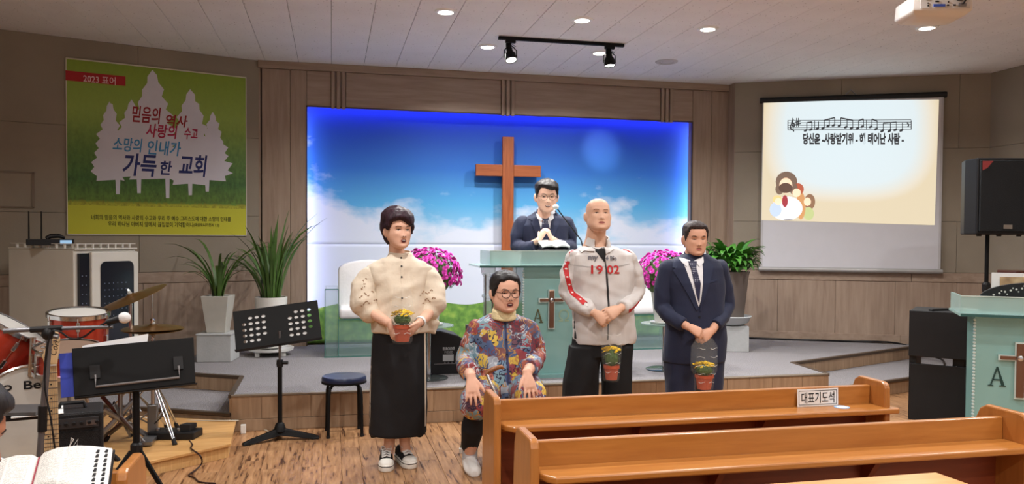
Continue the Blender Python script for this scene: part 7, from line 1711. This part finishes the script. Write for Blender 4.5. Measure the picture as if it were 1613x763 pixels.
# --- microphone on a boom stand
yk = 3.62; kk = pxm(yk, 75); cl = ony(76, 524, yk); ft = ony(64, 706, yk)
mst_ = thing('microphone_stand', 'grey boom microphone stand before the drum kit', 'microphone stand', (ft.x, yk, 0))
o_ = Vector(mst_.location); Lc = lambda u, v, dy=0: ony(u, v, yk + dy) - o_
base = Lc(64, 706); m_bgrey = mat('boom_grey', (112, 112, 116), .35, .6)
bt = base + (base - Lc(78, 530)) * ((base.z - .02) / (Lc(78, 530).z - base.z))
MB().tube([bt, Lc(68, 650), Lc(78, 530)], [.013, .013, .011], 12).build('pole', m_bgrey, mst_, smooth=40); MB().tube([Lc(66.5, 680), Lc(67.5, 640)], .018, 12).build('sleeve', m_black, mst_)
MB().tube([Lc(6, 522), Lc(60, 519), Lc(178, 515)], [.011, .0085, .0075], 10).build('boom', m_bgrey, mst_, smooth=40)
MB().tube([Lc(48, 520), Lc(98, 517)], .013, 10).build('boom_grip', m_black, mst_); MB().ball(Lc(76, 526), (.026, .024, .028), 12).build('clamp', m_black, mst_, smooth=60); MB().tube([Lc(80, 528), Lc(92, 531)], .012, 8).build('clamp_knob', m_steel, mst_)
MB().lathe([(.02, 0), (.13, .004), (.14, .012), (.13, .022), (.02, .03)], 24, M=T(bt.x, bt.y, 0)).build('base', m_black, mst_)
mic = thing('microphone', 'black microphone with white foam windscreen at the boom end', 'microphone', ony(186, 507, yk))
o_ = Vector(mic.location); Lm = lambda u, v: ony(u, v, yk) - o_
MB().tube([Lm(168, 508), Lm(180, 505), Lm(190, 502)], [.012, .014, .016], 12).build('handle', m_black, mic, smooth=50); MB().ball(Lm(196, 501), (.026, .024, .024), 14).build('windscreen', mat('foam_white', (226, 226, 226), .9), mic, smooth=60)
MB().tube([Lm(174, 512), Lm(172, 516)], .008, 8).build('clip', m_black, mic)
cable('microphone_cable', 'dark microphone cable looping under the boom', [ony(168, 508, yk), ony(150, 518, yk), ony(130, 532, yk), ony(110, 533, yk), ony(92, 522, yk - .02), ony(78, 530, yk - .02), ony(70, 600, yk - .02), ony(80, 660, yk - .03), ony(88, 720, yk - .02)], .004, m_black)
tag(MB().tube([ony(52, 532, 5.0), ony(50, 560, 5.0), ony(48, 592, 5.05)], .016, 10).build('drum_clamp_post', m_chrome), 'short chrome post rising between the two red toms', 'post')

# ================================================================ foreground reader with an open bible
yB = 1.86
RD_ = Figure('dark-haired person cut off at the left picture edge reading a bible', -75, 1.72)
L = RD_.L; m_sk6 = skinmat('skin_reader', (176, 120, 92))
hc_ = ony(-83, 690, 1.72) - RD_.o
b_ = MB(); RD_.head(b_, hc_, 1.0, math.radians(128), math.radians(14), nose=.9, neck=(-.02, -.05, -.17), neckr=.055)
zt_ = hc_.z
tr_rings = lambda rows: [[Vector((hc_.x + cx + hw * math.cos(a), -.04 + cy + hd * math.sin(a), z)) for a in [2 * math.pi * i / 28 for i in range(28)]] for z, hw, hd, cx, cy in rows]
b_.loft(tr_rings([(zt_ - .20, .07, .06, 0, 0), (zt_ - .25, .13, .08, 0, 0), (zt_ - .45, .13, .09, 0, 0), (.40, .14, .10, 0, 0)]))
hL, hR = ony(0, 850, yB - .02) - RD_.o, ony(110, 860, yB - .02) - RD_.o
for sx, hh in ((-1, hL), (1, hR)): RD_.limb(b_, [Vector((hc_.x + sx * .17, -.04, zt_ - .28)), Vector((hc_.x + sx * .20 + .02, .06 - .05, zt_ - .52)), hh], [.045, .04, .028])
hand(b_, hL, (.2, .5, .8), (-.5, -.6, -.3), (.7, -.5, .2), 1.0, curl=(20, 30, 20)); hand(b_, hR, (-.2, .5, .8), (.5, -.6, -.3), (-.7, -.5, .2), 1.0, curl=(20, 30, 20))
for sx in (-1, 1): RD_.limb(b_, [Vector((hc_.x + sx * .09, .0, .50)), Vector((hc_.x + sx * .11, .40, .50)), Vector((hc_.x + sx * .11, .42, .08))], [.075, .06, .04])
me = remesh(b_, .0055, 4, [m_sk6]); RD_.face(me, 'shut', 'closed', lipw=2.2); RD_.body = link('body', me, RD_.e)
hairshell('hair', RD_.MH, st_m(5.4, .8), 2.0, m_hair, RD_.e, 33, .3)
g = MB(); g.loft(tr_rings([(zt_ - .19, .075, .07, 0, 0), (zt_ - .23, .15, .10, 0, 0), (zt_ - .28, .20, .11, 0, 0), (zt_ - .45, .19, .12, 0, 0), (.42, .19, .13, 0, 0)]))
for sx, hh in ((-1, hL), (1, hR)): a = Vector((hc_.x + sx * .17, -.04, zt_ - .28)); e = Vector((hc_.x + sx * .20 + .02, .01, zt_ - .52)); g.tube([a, e, e * .35 + hh * .65], [.068, .06, .05], 16); g.ball(e, .06, 12); g.ball(a, .068, 12)
link('jacket', remesh(g, .008, 4, [mat('reader_jacket', (52, 54, 62), .85)], wrinkle=.004, seed=51), RD_.e)
g = MB()
for sx in (-1, 1): k_ = Vector((hc_.x + sx * .11, .40, .50)); g.tube([Vector((hc_.x + sx * .09, -.02, .50)), k_], [.10, .078], 16); g.tube([k_, Vector((hc_.x + sx * .11, .43, .06))], [.078, .055], 16); g.ball(k_, .078, 12)
link('trousers', remesh(g, .008, 3, [mat('reader_trousers', (44, 44, 50), .85)], wrinkle=.003, seed=9), RD_.e)
for sx in (-1, 1): dress_shoe(RD_.e, (hc_.x + sx * .11, .45, 0), math.pi)
pew('wooden pew of the left block on which the bible reader sits', -2.6, -.78, RD_.o.y - .32 - .10, left=False, shelf=False)
# bible
sp0, sp1 = ony(62, 722, yB + .09), ony(44, 790, yB - .05)
m_page, nt, b = _new('printed_page')
tc = N(nt, 'ShaderNodeTexCoord'); sp = N(nt, 'ShaderNodeSeparateXYZ'); nt.links.new(tc.outputs['Object'], sp.inputs[0])
def mth(op, a, bv_=None):
    n = N(nt, 'ShaderNodeMath', operation=op)
    if hasattr(a, 'is_linked') or hasattr(a, 'links'): nt.links.new(a, n.inputs[0])
    else: n.inputs[0].default_value = a
    if bv_ is not None:
        if hasattr(bv_, 'links'): nt.links.new(bv_, n.inputs[1])
        else: n.inputs[1].default_value = bv_
    return n.outputs[0]
row = mth('GREATER_THAN', mth('FRACT', mth('MULTIPLY', sp.outputs[1], 260.0)), .45)
nzp = N(nt, 'ShaderNodeTexNoise'); nzp.inputs['Scale'].default_value = 420; nt.links.new(tc.outputs['Object'], nzp.inputs['Vector'])
ink = mth('MULTIPLY', row, mth('GREATER_THAN', nzp.outputs[0], .47))
ax_ = mth('ABSOLUTE', sp.outputs[0])
inb = mth('MULTIPLY', mth('GREATER_THAN', ax_, .012), mth('LESS_THAN', ax_, .098)); gut = mth('GREATER_THAN', mth('ABSOLUTE', mth('SUBTRACT', ax_, .055)), .0025)
ink = mth('MULTIPLY', mth('MULTIPLY', ink, mth('MULTIPLY', inb, gut)), .5)
mxp = N(nt, 'ShaderNodeMix', data_type='RGBA'); nt.links.new(ink, mxp.inputs[0]); mxp.inputs[6].default_value = (*lin((224, 222, 216)), 1); mxp.inputs[7].default_value = (*lin((70, 70, 74)), 1); nt.links.new(mxp.outputs[2], b.inputs['Base Color']); b.inputs['Roughness'].default_value = .7
ey = (sp0 - sp1).normalized(); exx = Vector((.97, -.15, .02)); exx = (exx - ey * exx.dot(ey)).normalized(); ez = exx.cross(ey)
bib = thing('open_bible', 'open thumb-indexed bible held at the lower left corner', 'book', sp1); bib.matrix_world = frame(sp1, exx, ey, ez)
BL = (sp0 - sp1).length
for sx in (-1, 1):
    rr = [(0, 0.0), (.012, .012), (.04, .018), (.08, .014), (.112, .004)]
    MB().loft([[(sx * x, 0, z), (sx * x, BL, z), (sx * x, BL, -.012), (sx * x, 0, -.012)] for x, z in rr]).build('pages', m_page, bib, smooth=50)
    MB().loft([[(sx * x, -.004, z), (sx * x, BL + .004, z), (sx * x, BL + .004, z - .004), (sx * x, -.004, z - .004)] for x, z in ((0, -.014), (.15, -.018))]).build('cover', m_black, bib)
MB().loft([[(x, 0, z), (x, BL, z), (x, BL, z - .006), (x, 0, z - .006)] for x, z in ((.112, .004), (.128, -.003), (.146, -.011))]).build('stepped_edge', m_paper, bib)
for k in range(8):
    for c_, xx in enumerate((.120, .136)):
        y_ = BL * (.06 + .115 * k) + .006 * c_; zz_ = .0015 - .0075 * c_
        MB().prism([(xx - .004, y_ - .005), (xx + .003, y_ - .006), (xx + .004, y_ + .004), (xx - .001, y_ + .006)], zz_, zz_ + .0016).build('index_tab', m_print_dark, bib)
MB().box((-.001, 0, .0005), (.0015, BL, .003)).build('ribbon', mat('ribbon_red', (150, 40, 60), .6), bib)
bpy.data.scenes.remove(_tmp)
